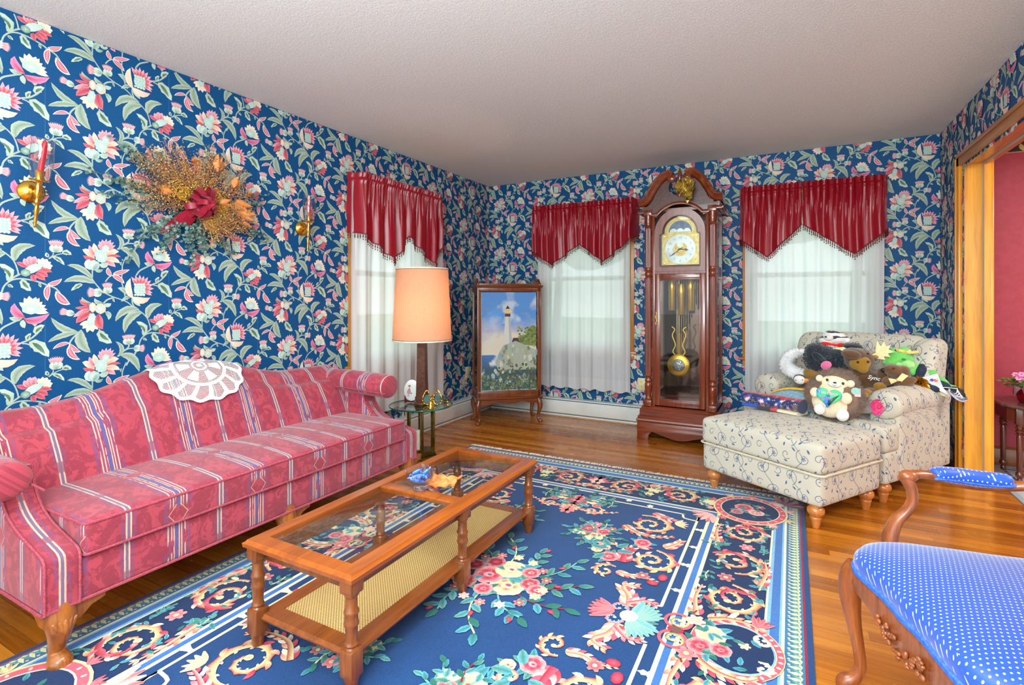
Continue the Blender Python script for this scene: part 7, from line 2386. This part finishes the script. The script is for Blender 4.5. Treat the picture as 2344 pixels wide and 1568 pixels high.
def moose():
    t = thing('toy_moose', 'brown plush moose in a hooded suit with cream felt antlers sitting behind the hedgehog', 'soft toy', (.452, 4.165, .470), -.12, G1)
    BR_ = furm('brown_velour', (108, 76, 48), (84, 56, 34)); GO_ = furm('golden_mohair', (176, 134, 40), (142, 100, 24)); FE = pm('cream_felt', (238, 226, 172), .9, 0, (226, 210, 156), 40)
    plush('suit', t, [((.005, 0, .105), (.105, .085, .115)), ((-.03, -.01, .20), (.080, .065, .07)), ((.085, -.045, .205), (.038, .040, .075), RY(-.3)), ((.02, -.10, .09), (.07, .07, .06)), ((-.11, -.03, .12), (.036, .04, .085), RY(.4)), ((-.055, -.01, .320), (.092, .078, .078), RY(.12)), ((-.075, -.045, .352), (.075, .06, .048), RY(.2)), ((.06, -.09, .03), (.05, .07, .04)), ((-.06, -.09, .03), (.05, .07, .04))], BR_, .008)
    plush('face', t, [((-.045, -.070, .302), (.062, .035, .050), RY(-.2)), ((-.03, -.080, .27), (.034, .022, .034))], GO_, .006, (800, .008, .001))
    ball(t, 'muzzle', (-.092, -.095, .358), (.058, .04, .032), BR_, None, RY(.1))
    for p in ((-.055, -.106, .312), (.000, -.098, .318)): ball(t, 'eye', p, .0075, EYE)
    ball(t, 'nostril', (-.002, -.075, .368), .006, NOSE); ball(t, 'ear', (.035, -.02, .345), (.02, .014, .012), GO_)
    for pl in ([(x - .045, z_ - .004) for x, z_ in [(.02, .34), (.05, .33), (.09, .335), (.135, .33), (.13, .352), (.165, .350), (.15, .372), (.185, .385), (.155, .40), (.165, .43), (.142, .42), (.128, .452), (.112, .418), (.092, .456), (.082, .40), (.085, .375), (.06, .358), (.02, .362)]],
               [(-.12, .352), (-.16, .342), (-.20, .338), (-.235, .342), (-.24, .365), (-.215, .385), (-.18, .392), (-.14, .398), (-.12, .388)]):
        mb = MB(); mb.prism(pl, -.004, .010, 'y', .003); mb.build('antler', FE, t)
    for c_, r_ in (((.062, -.105, .160), (.038, .030, .032)), ((-.010, -.185, .112), (.045, .036, .042)), ((.05, -.15, .07), (.05, .05, .05))): plush('paw', t, [(c_, r_)], GO_, .006, (300, .007, .001))
    ball(t, 'paw_pad', (-.022, -.214, .108), (.030, .012, .032), pm('peach_pad', (226, 160, 96), .9))
    mb = MB(); text_geo('Sync', .036, Matrix.Translation((.030, -.0805, .212)) @ Matrix.Rotation(.16, 4, 'Y') @ Matrix.Rotation(PI / 2 - .22, 4, 'X'), mb, extrude=.004, shear=.2, bold=.0006); mb.build('lettering', pm('white_thread', (244, 240, 236), .7), t, smooth=0)
moose()

def frog():
    t = thing('toy_frog', 'bright green plush frog in sneakers lying over the right arm of the chair', 'soft toy', (.625, 4.235, .64), -.15, G1)
    GR = furm('green_plush', (126, 214, 110), (84, 180, 70)); LG = furm('pale_green_plush', (186, 232, 150), (150, 212, 120)); NVY = pm('navy_knit', (40, 56, 74), .9, 0, (28, 40, 56), 60, .3)
    plush('head', t, [((0, 0, .155), (.088, .07, .066), RY(.25)), ((-.03, -.01, .205), (.036, .03, .028)), ((.03, 0, .215), (.038, .03, .028)), ((-.035, -.03, .14), (.055, .05, .045))], GR, .007, (900, .006, .001))
    plush('cheek', t, [((-.03, -.045, .138), (.062, .030, .036), RY(.2)), ((.045, -.05, .128), (.045, .026, .032))], LG, .006)
    ball(t, 'nostril', (.028, -.068, .165), (.012, .006, .007), furm('green_dark', (40, 160, 70), (30, 130, 60)))
    for x in (-.052, -.012): ball(t, 'eye', (x, -.032, .212), (.010, .007, .012), EYE)
    plush('body', t, [((.10, -.01, .09), (.060, .055, .050), RY(.5)), ((.055, -.04, .085), (.050, .035, .032), RY(.35)), ((.155, -.02, .085), (.044, .04, .036)), ((.20, -.01, .04), (.06, .035, .03), RY(.4)), ((.275, -.02, -.01), (.035, .03, .026), RY(.5)), ((.165, -.04, .0), (.05, .035, .03))], GR, .007)
    plush('top', t, [((.112, -.018, .088), (.040, .060, .058), RY(.45)), ((.10, -.03, .05), (.055, .048, .030))], NVY, .007)
    plush('leggings', t, [((.225, -.025, .015), (.055, .034, .024), RY(.55)), ((.17, -.06, -.005), (.05, .03, .026), RY(.2))], NVY, .006)
    RIB = pm('gold_ribbon', (240, 186, 84), .4, 0, (250, 214, 130), 30)
    mb = MB()
    for (a, L, x, z_) in ((.2, .06, .045, .205), (2.9, .05, .035, .212), (.5, .04, .03, .202), (3.3, .04, -.065, .185)):
        mb.grid(lambda u, v: (x + L * u * math.cos(a) - (v - .5) * .016 * math.sin(a), -.035 - .012 * math.sin(PI * u), z_ + L * u * math.sin(a) + (v - .5) * .016 * math.cos(a)), 6, 3)
    mb.build('hair_ribbon', RIB, t)
    POM = pm('gold_foil', (222, 152, 24), .25, .6, (180, 112, 10), 40); r = random.Random(4)
    mb = MB()
    for i in range(170):
        d = Vector((r.gauss(0, 1), -abs(r.gauss(0, .8)), r.gauss(0, .8))).normalized(); L = r.uniform(.04, .062); u = d.orthogonal().normalized() * .0035; c = Vector((.105, -.085, .022))
        mb.add([c + u * .5, c - u * .5, c + d * L * .7 - u + Vector((0, 0, -.002)), c + d * L + Vector((0, 0, -.012)), c + d * L * .7 + u], [(0, 1, 2, 3, 4)])
    mb.build('pom_pom', POM, t, smooth=0)
    WT = pm('white_felt', (226, 230, 238), .8)
    mb = MB(); mb.prism([(.120, .058), (.195, .088), (.225, -.0), (.255, -.045), (.20, -.015)], -.078, -.074, 'y'); pn = mb.build('pennant', WT, t, smooth=0)
    d = Dec(.0002, .0001)
    for x, z_, a, b, c in ((.178, .045, .022, .013, (60, 70, 100)), (.178, .045, .0205, .0118, (240, 240, 244)), (.169, .045, .010, .009, (70, 80, 180)), (.188, .043, .010, .008, (232, 120, 60)), (.182, .049, .005, .004, (220, 60, 60))): d.blob(x, z_, a, b, .2, lin(c), None, 16)
    mb = MB(); d.into(mb, lambda u, v, w: (u, -.078 - w, v)); g = Graph('emblem_print'); mb.build('emblem', g.set(g.attr(), .7), pn, smooth=0)
    SNK = pm('sneaker_black', (34, 36, 40), .7, 0, (24, 26, 30), 60); SOL = pm('sneaker_sole', (206, 208, 232), .6)
    for (cx, cy, cz, a, s_) in ((.292, -.055, -.025, .75, 1.0),):
        R3 = RY(a); T = Matrix.Translation((cx, cy, cz)) @ Matrix.Rotation(a, 4, 'Y')
        mb = MB(); mb.ell((0, 0, 0), (.046, .034, .030), T); sn = mb.build('sneaker', SNK, t, smooth=80)
        mb = MB(); mb.prism([(x, -z_) for x, z_ in spline([(-.044, .018), (-.02, .030), (.02, .033), (.050, .022), (.058, .0), (.050, -.016), (.046, .002), (.03, .016), (-.02, .018), (-.04, .008)], 4, True)], -.033, .033, 'y', .005, M=T); mb.build('sole', SOL, sn)
        mb = MB()
        for k in range(4): mb.tube([T @ Vector((-.016 + .012 * k, -.030, .014 - .003 * k)), T @ Vector((-.006 + .012 * k, -.036, .0)), T @ Vector((-.010 + .013 * k, -.033, -.012))], .003, 5)
        mb.tube([T @ Vector((-.02, -.03, .016)), T @ Vector((.03, -.036, -.002))], .003, 5); mb.tube([T @ Vector((-.02, -.026, .022)), (cx - .06, cy - .02, cz + .03), (cx - .10, cy - .01, cz + .02)], .0025, 5); mb.build('laces', pm('white_lace_cord', (240, 240, 240), .7), sn)
    mb = MB(); mb.box(.20, .262, -.03, -.026, .0, .048, M=Matrix.Rotation(.25, 4, 'Y')); mb.box(.195, .21, -.035, -.03, -.045, .01, M=Matrix.Rotation(.25, 4, 'Y')); mb.build('paper_tag', pm('tag_white_gold', (236, 232, 220), .4, 0, (206, 186, 120), 60), t)
frog()

def beaver():
    t = thing('toy_beaver', 'small brown plush animal with a cream bow tie beside the green frog', 'soft toy', (.595, 4.06, .575), -.12, G1)
    B_ = furm('brown_short_pile', (122, 84, 52), (98, 64, 38)); Y_ = pm('cream_bow', (240, 226, 164), .8, 0, (226, 208, 140), 40)
    plush('body', t, [((-.02, 0, .165), (.062, .05, .040), RY(.15)), ((.03, .005, .165), (.035, .04, .035)), ((.03, 0, .09), (.052, .045, .065), RY(.2)), ((.045, -.035, .108), (.055, .026, .028), RY(-.35)), ((-.055, -.01, .095), (.030, .03, .03)), ((.03, -.03, .03), (.06, .045, .035), RY(.3))], B_, .006)
    ball(t, 'nose', (-.075, -.02, .165), (.012, .012, .014), NOSE); ball(t, 'eye', (-.022, -.048, .185), .006, EYE)
    mb = MB(); mb.prism([(-.050, .122), (-.004, .118), (.0, .128), (.02, .160), (.052, .145), (.018, .105), (.006, .112), (-.035, .085)], -.064, -.056, 'y', .002); mb.ell((.002, -.066, .118), (.011, .008, .011)); mb.build('bow_tie', Y_, t)
    mb = MB(); mb.prism([(-.020, .060), (.020, .060), (.022, .020), (.002, .004), (-.020, .018)], -.074, -.064, 'y', .002); mb.build('tie', Y_, t)
beaver()

def poodle():
    t = thing('toy_black_dog', 'curly black plush dog lying on the left side of the armchair', 'soft toy', (.215, 4.19, .632), -.1, G1)
    K = furm('black_curl', (46, 56, 66), (14, 20, 28), .8, 120)
    plush('body', t, [((-.04, 0, .150), (.100, .085, .100)), ((.05, .02, .14), (.085, .08, .085)), ((-.06, -.03, .20), (.07, .06, .055)), ((0, .02, .04), (.11, .09, .08))], K, .008, (2600, .012, .003))
    plush('ear', t, [((-.045, -.085, .165), (.048, .022, .026), RY(.75)), ((-.02, -.09, .14), (.028, .018, .024))], K, .006, (500, .007, .0016))
poodle()

def knit():
    t = thing('knit_toy', 'white cable knitted toy with a curled body at the left arm of the chair', 'soft toy', (.035, 4.30, .645), -.1, G1)
    W_ = pm('white_cable_knit', (236, 236, 234), .85, 0, (220, 220, 220), 20)
    mb = MB()
    P = spline([(.02, .0, .165), (-.035, -.01, .14), (-.062, -.02, .095), (-.055, -.03, .05), (-.01, -.05, .022), (.05, -.06, .008), (.10, -.06, .0)], 9)
    mb.tube(P, [.034 + .016 * math.sin(PI * i / len(P)) + .0035 * (1 if i % 3 else -1) for i in range(len(P))], 16)
    mb.ell((.035, .005, .16), (.04, .035, .03)); mb.build('knitted_body', W_, t, smooth=80)
    mb = MB()
    for k in range(0, len(P) - 2, 2):
        p = Vector(P[k]); mb.tube([p + Vector((-.030, -.036, .012)), p + Vector((0, -.052, .0)), p + Vector((.03, -.036, -.006))], .006, 6)
    mb.build('cable_rib', W_, t)
knit()

def tiger():
    t = thing('toy_white_tiger', 'white striped plush tiger with a red bow at the top of the chair back', 'soft toy', (.285, 4.585, .80), -.1, G1)
    g = Graph('tiger_stripes'); x, y, z = g.obj(); n = g.noise(g.coord(), 16, 2)
    s_ = ((z * 150 + n * 9).sin() + (x * 60).cos() * .4)
    TG_ = g.set(g.mix((s_ > .45) * (z > .088), (238, 236, 232), (58, 60, 66)), .9, sheen=.4)
    plush('body', t, [((0.0, 0, .105), (.080, .062, .055), RY(.15)), ((-.05, -.03, .085), (.05, .04, .034)), ((.082, 0, .085), (.026, .022, .026)), ((-.01, .02, .03), (.085, .06, .07))], TG_, .007, (900, .008, .0012))
    ball(t, 'muzzle', (-.035, -.062, .105), (.032, .022, .024), WHITEP); ball(t, 'nose', (-.05, -.082, .112), (.008, .005, .006), NOSE)
    RD = furm('red_plush', (238, 44, 30), (206, 24, 18))
    plush('red_bow', t, [((.045, -.065, .035), (.036, .022, .038)), ((-.045, -.06, .055), (.042, .018, .020), RY(.2)), ((-.0, -.06, .05), (.02, .016, .016))], RD, .006)
tiger()

def lamb():
    t = thing('toy_lamb', 'pale grey plush lamb wearing a braided brown band and blue bows on the chair', 'soft toy', (.262, 4.47, .66), -.1, G1)
    GY = furm('pale_grey_pile', (222, 224, 226), (196, 198, 204))
    plush('body', t, [((0, 0, .105), (.075, .06, .065)), ((0, .0, .03), (.085, .07, .06)), ((-.02, .03, .16), (.085, .05, .03))], GY, .007, (900, .008, .0012))
    mb = MB()
    for k in range(3): mb.tube([(-.062 + .124 * i / 30, -.066 + .004 * math.sin(i * .9 + k * 2.1), .145 + .032 * math.sin(PI * i / 30) + .005 * math.cos(i * .9 + k * 2.1)) for i in range(31)], .0042, 6)
    mb.build('braid', pm('brown_braid', (70, 44, 36), .7), t)
    for x, z_, c, nm in ((-.075, .135, (96, 134, 200), 'blue_bow'), (.07, .115, (20, 104, 112), 'teal_bow')):
        mb = MB(); mb.ell((x - .008, -.07, z_ + .012), (.012, .008, .016), None, 12, 8, rot=RY(.5)); mb.ell((x + .004, -.07, z_ - .012), (.013, .008, .014), None, 12, 8, rot=RY(-.5)); mb.build(nm, pm('satin_' + nm, c, .4), t, smooth=80)
lamb()

def simple(name, lb, loc, blobs, mat, fur=None, extra=None, rz=-.1):
    t = thing(name, lb, 'soft toy', loc, rz, G1)
    plush('body', t, blobs, mat, .006, fur)
    if extra: extra(t)
    return t
K2 = furm('black_curl_fine', (40, 46, 54), (12, 16, 22))
simple('toy_black_cat', 'fluffy black plush toy behind the moose antler', (.385, 4.44, .735), [((0, 0, .11), (.065, .06, .034)), ((.02, .0, .05), (.09, .07, .07)), ((-.05, -.03, -.035), (.07, .05, .07))], K2, (1600, .013, .0014))
ted = furm('old_gold_mohair', (160, 122, 40), (126, 90, 24))
def flower_x(t):
    mb = MB()
    for i in range(5): a = i * 2 * PI / 5; mb.ell((.036 + .012 * math.cos(a), -.066, .045 + .012 * math.sin(a)), (.009, .003, .008), None, 8, 6)
    fl = mb.build('flower', pm('pink_felt_flower', (240, 150, 160), .8), t); ball(t, 'flower_centre', (.036, -.069, .045), .006, pm('red_felt', (190, 20, 40), .8))
simple('toy_bear', 'golden mohair teddy bear with a pink flower half hidden behind the hedgehog', (.150, 4.185, .608), [((.0, 0, .055), (.075, .06, .048)), ((.03, .0, .02), (.08, .06, .05)), ((-.045, -.01, .075), (.03, .025, .026))], ted, (1100, .008, .001), flower_x)
def peng_x(t):
    ball(t, 'face', (0.0, -.030, .036), (.036, .018, .030), WHITEP, None, RY(.2)); ball(t, 'beak', (.040, -.03, .034), (.022, .014, .016), pm('beak_orange', (240, 160, 60), .7))
    ball(t, 'eye', (.018, -.047, .040), .004, EYE); ball(t, 'eye', (-.022, -.044, .034), .004, EYE)
simple('toy_penguin', 'little white faced plush penguin with an orange beak lying above the folded blankets', (.055, 4.13, .60), [((0, 0, .036), (.044, .035, .036), RY(.2)), ((.02, .03, .01), (.05, .04, .03))], K2, None, peng_x)
peach = furm('peach_plush', (226, 164, 116), (206, 138, 92))
simple('toy_peach_bear', 'peach coloured plush toy squeezed between the black dog and the moose', (.285, 4.27, .655), [((0, 0, .06), (.075, .06, .050)), ((-.03, .0, .10), (.036, .03, .024)), ((.03, 0, .02), (.08, .06, .06))], peach, (900, .007, .001))
pinkm = furm('pink_plush', (244, 124, 172), (230, 98, 150))
simple('toy_pink_ear', 'hot pink plush ear sticking up behind the hedgehog head', (.200, 3.94, .735), [((0, 0, .03), (.034, .02, .028), RY(-.5)), ((0.005, .0, -.03), (.026, .02, .05))], pinkm)
simple('toy_tan_bear', 'tan plush toy lying low between the moose and the right arm', (.520, 4.005, .50), [((0, 0, .075), (.055, .05, .055)), ((-.02, -.02, .03), (.06, .05, .05)), ((.03, .02, .11), (.03, .03, .03))], furm('tan_skin', (206, 136, 104), (180, 110, 82)))
def mouse_x(t):
    ball(t, 'red_foot', (-.038, -.028, .014), (.014, .012, .018), furm('red_plush_small', (206, 24, 34), (170, 16, 24)), None, RY(-.5))
simple('toy_mouse', 'small grey plush mouse with a red foot beside the hedgehog on the seat', (.405, 3.835, .497), [((0, 0, .032), (.045, .038, .034)), ((-.02, -.01, .022), (.03, .028, .024))], furm('grey_fluff', (168, 160, 152), (136, 128, 122)), (700, .008, .001), mouse_x)
t = thing('fabric_rose', 'bright pink fabric rose on the seat against the right arm of the chair', 'flower', (.470, 3.835, .545), -.1)
mb = MB(); r = random.Random(3)
for i in range(16):
    a = i * 2.4; q = .006 + .0022 * i
    mb.grid(lambda u, v: ((q + .010 * v) * math.cos(a + (u - .5) * 1.5), -.030 + .030 * v * 0 - .02 * (1 - i / 16) - .01 * v + .008 * math.sin(u * PI), (q + .012 * v) * math.sin(a + (u - .5) * 1.5)), 6, 4)
mb.ell((0, -.02, 0), (.030, .022, .034)); mb.build('petals', pm('pink_rose_cloth', (244, 92, 160), .6, 0, (226, 60, 120), 40), t, smooth=80)
ball(t, 'centre', (-.002, -.052, .002), (.010, .006, .010), pm('rose_centre', (226, 60, 60), .6))

# ---- folded blankets on the ottoman
def flag_blanket():
    t = thing('flag_blanket', 'folded fleece blanket printed with stars and stripes on the ottoman', 'blanket', (-.105, 3.815, .4665), -.52)
    r = random.Random(13)
    g = Graph('flag_fleece'); g.bump(g.noise(g.coord(), 240, 2), .25, .002)
    FM = g.set(g.attr(), .7, sheen=.3)
    navy, red, wht, blu = lin((30, 42, 92)), lin((186, 42, 52)), lin((232, 226, 220)), lin((40, 84, 170))
    mb = MB()
    L, R_ = .195, .046
    def cyl(a, b):
        th = 2 * PI * b
        k = 1 + .06 * math.sin(3 * th + 5 * a) + .03 * math.sin(14 * a)
        return (-L + 2 * L * a, R_ * 1.25 * k * math.cos(th), .056 + R_ * .92 * k * math.sin(th) + .012 * math.sin(PI * a) * 0)
    def ccol(a, b):
        q = noise.noise(Vector((a * 9, b * 5, 2))); th = b
        if .16 < b < .34: return mixc(red, wht, .2 if int(a * 60) % 9 == 0 else 0)
        if q > .22:
            s = math.sin((a * 26 + b * 40)); return red if s > .1 else wht
        if q < -.30: return lin((112, 88, 84))
        return navy if q < .1 else blu
    mb.grid(cyl, 70, 40, cv=True, colf=ccol)
    for e in (0, 1): mb.add([cyl(e, j / 40) for j in range(40)], [tuple(range(40))], 0, None, navy)
    d = Dec()
    for i in range(90):
        a, b = r.random(), r.uniform(.42, .80)
        c = Vector(cyl(a, b)); th = 2 * PI * b; n = Vector((0, math.cos(th), math.sin(th))); s_ = r.uniform(.002, .0045)
        u = Vector((1, 0, 0)); v = n.cross(u)
        vs = [c + n * .0012]
        for k in range(10):
            q = s_ * (1 if k % 2 == 0 else .45); vs.append(c + n * .0012 + u * q * math.cos(k * PI / 5) + v * q * math.sin(k * PI / 5))
        mb.add(vs, [(0, 1 + k, 1 + (k + 1) % 10) for k in range(10)], 0, None, wht)
    fixn(mb.build('upper_fold', FM, t, smooth=60))
    mb = MB()
    def low(a, b):
        th = 2 * PI * b; return (-L * .96 + 2 * L * .96 * a, .008 + .064 * math.copysign(abs(math.cos(th)) ** .6, math.cos(th)), .012 + .0125 * math.copysign(abs(math.sin(th)) ** .6, math.sin(th)))
    def lcol(a, b):
        return lin((34, 86, 190)) if a < .28 else lin((58, 56, 74)) if a < .55 else lin((206, 70, 64)) if a < .66 else lin((236, 220, 184))
    mb.grid(low, 40, 24, cv=True, colf=lcol)
    for e in (0, 1): mb.add([low(e, j / 24) for j in range(24)], [tuple(range(24))], 0, None, lcol(e, 0))
    fixn(mb.build('lower_fold', FM, t, smooth=60))
flag_blanket()
def denim_bag():
    t = thing('denim_tote', 'pale denim cloth bag with a yellow edge propped behind the flag blanket', 'bag', (.02, 3.955, .463), -.42)
    DN = pm('pale_denim', (150, 182, 200), .8, 0, (120, 154, 178), 60, .2); YL = pm('yellow_binding', (228, 170, 32), .7, 0, (240, 196, 70), 30); NVt = pm('navy_lining', (24, 46, 66), .8, 0, (46, 84, 96), 30)
    mb = MB()
    def bf(u, v):
        x = -.17 + .34 * u; top = .075 + .075 * u + .012 * math.sin(6 * u)
        return (x, -.02 + .05 * v + .014 * math.sin(5 * u) * v - .02 * math.sin(PI * v), .0 + top * v)
    mb.grid(bf, 24, 10); mb.grid(lambda u, v: (bf(u, v)[0], bf(u, v)[1] + .045 * (1 - .6 * v) + .01, bf(u, v)[2]), 24, 10, flip=True)
    mb.build('cloth', DN, t, smooth=80)
    mb = MB()
    def yf(u, v):
        b = bf(u, 1); return (b[0], b[1] - .008 + .05 * v, b[2] + .020 * math.sin(PI * v) + .014 * u - .016 * v)
    mb.grid(yf, 24, 8); mb.build('edging', YL, t, smooth=80)
    mb = MB(); mb.tube(spline([(.175, -.04, .0), (.168, -.035, .05), (.176, -.02, .10), (.168, .0, .145), (.15, .02, .17)], 5), [q[0] for q in spline([(.030,), (.022,), (.016,), (.014,), (.008,)], 5)], 10); mb.build('lining_fold', NVt, t)
denim_bag()

# ================================================================== low table and plant in the dining room
t = thing('plant_table', 'low dark octagonal side table holding a potted plant in the next room', 'table', (1.515, 4.66, 0), 0)
MAH = wood('mahogany', (112, 54, 32), (66, 28, 18), 2, .25, .5, 1.2); MAHX = wood('mahogany_top', (104, 84, 74), (70, 52, 44), 0, .22, .5)
Rr = .318
mb = MB(); mb.lathe([(0, .486), (Rr - .004, .486), (Rr + .006, .492), (Rr + .008, .500), (Rr, .508), (0, .508)], 8, M=TR(rz=PI / 8)); mb.build('table_top', MAHX, t, smooth=20)
mb = MB(); mb.lathe([(Rr - .05, .40), (Rr - .03, .40), (Rr - .03, .487), (Rr - .05, .487)], 8, M=TR(rz=PI / 8), cap=False); mb.build('apron', MAH, t, smooth=20)
for a in (0.75, 2.25, 3.75 - PI * 0 , 5.25):
    a = {0.75: PI * .30, 2.25: PI * .80, 3.75: PI * 1.195, 5.25: PI * 1.75}[a]
    x, y = (Rr - .055) * math.cos(a), (Rr - .055) * math.sin(a)
    mb = MB(); mb.box(x - .022, x + .022, y - .022, y + .022, .385, .487, .003)
    mb.lathe([(.009, 0), (.014, .004), (.016, .02), (.012, .035), (.021, .05), (.021, .065), (.013, .08), (.015, .09), (.0165, .30), (.013, .315), (.022, .32), (.014, .328), (.022, .336), (.022, .342), (.014, .35), (.022, .358), (.016, .37), (.02, .386)], 18, M=TR(x, y, 0)); mb.build('leg', MAH, t)
t = thing('potted_plant', 'potted pink flowering plant wrapped in silver and red foil on the low table', 'plant', (1.415, 4.66, .509), 0)
mb = MB(); mb.lathe([(.0, 0), (.074, 0), (.082, .01), (.098, .09), (.094, .092), (0, .085)], 8); mb.build('pot', pm('red_foil', (110, 14, 22), .25, .3, (150, 30, 40), 30), t, smooth=20)
r = random.Random(31)
mb = MB()
for k in range(8):
    a = k * PI / 4 + .2
    mb.add([(.095 * math.cos(a - .4), .095 * math.sin(a - .4), .098), (.108 * math.cos(a), .108 * math.sin(a), .112), (.095 * math.cos(a + .4), .095 * math.sin(a + .4), .098), (.106 * math.cos(a), .106 * math.sin(a), .035), (.103 * math.cos(a - .2), .103 * math.sin(a - .2), .07), (.103 * math.cos(a + .2), .103 * math.sin(a + .2), .07)], [(0, 4, 1), (4, 3, 1), (1, 3, 5), (1, 5, 2)])
mb.build('foil_wrap', pm('silver_foil', (214, 214, 220), .2, .7, (180, 180, 190), 60), t, smooth=0)
lm = pm('kalanchoe_leaf', (66, 138, 42), .4, 0, (110, 176, 66), 30, spec=.5)
mb = MB()
for i in range(130):
    a = r.uniform(0, 6.28); q = .15 * r.random() ** .6; z_ = .10 + .10 * r.random() * (1 - q / .22); L = r.uniform(.03, .055); b = a + r.uniform(-.7, .7); el = r.uniform(-.2, .8)
    c = Vector((q * math.cos(a), q * math.sin(a), z_)); d = Vector((math.cos(b) * math.cos(el), math.sin(b) * math.cos(el), math.sin(el))); s_ = Vector((-math.sin(b), math.cos(b), 0)) * L * .38
    mb.add([c, c + d * L * .35 + s_ * .9, c + d * L * .75 + s_ * .7, c + d * L + Vector((0, 0, -.006)), c + d * L * .75 - s_ * .7, c + d * L * .35 - s_ * .9, c + d * L * .5 + Vector((0, 0, -.005))], [(0, 6, 1), (1, 6, 2), (2, 6, 3), (3, 6, 4), (4, 6, 5), (5, 6, 0)])
for i in range(9):
    q = i / 8; mb.ell((.10 + .02 * q, -.06 - .02 * math.sin(q * 3), .10 - .10 * q), (.018, .012, .012), None, 8, 6)
tag(mb.build('foliage', lm, t, smooth=80))
pkm = pm('pink_bloom', (238, 120, 190), .6, 0, (248, 176, 206), 40)
for (x, y, z_) in ((-.095, -.06, .165), (-.085, -.07, .19), (-.075, -.04, .15), (-.10, -.02, .18), (.10, -.06, .19), (.12, -.03, .20)):
    mb = MB()
    for k in range(6): a = k * PI / 3; mb.ell((x + .011 * math.cos(a), y - .004, z_ + .011 * math.sin(a)), (.010, .006, .008), None, 8, 6)
    mb.tube([(x * .8, y * .8, z_ - .05), (x, y, z_)], .0015, 4); mb.build('blossom', pkm, t, smooth=80)
# dining room rug
d = Dec(.0085, .00002); r = random.Random(17)
hx_, hy_ = 1.25, 1.35
d.rect(-hx_ + .03, hx_ - .03, -hy_ + .03, hy_ - .03, lin((176, 190, 196)))
for o_, c in ((.10, (54, 66, 92)), (.12, (176, 190, 196)), (.26, (54, 66, 92)), (.29, (196, 206, 206))): d.rect(-hx_ + o_, hx_ - o_, -hy_ + o_, hy_ - o_, lin(c))
for i in range(420):
    x, y = r.uniform(-hx_ + .05, hx_ - .05), r.uniform(-hy_ + .05, hy_ - .05); a = r.uniform(0, 6.28); L = r.uniform(.03, .07)
    d.petal((x, y), (x + L * .5 * math.cos(a + .4), y + L * .5 * math.sin(a + .4)), (x + L * math.cos(a), y + L * math.sin(a)), .012, lin(r.choice([(120, 146, 160), (92, 112, 140), (150, 170, 150), (130, 96, 110), (210, 212, 204)])), lin((186, 198, 200)), 5)
mb = MB(); mb.box(-hx_, hx_, -hy_, hy_, 0, .008, .003, col=lin((150, 166, 176))); d.into(mb, lambda u, v, w: (u, v, w))
g = Graph('dining_rug_wool'); o = mb.build('dining_rug', g.set(g.attr(), .95, sheen=.1), None, smooth=0); o.location = (1.19 + hx_, 4.93 - hy_, .0003)
tag(o, 'pale blue patterned rug on the floor of the room beyond the opening', 'rug')
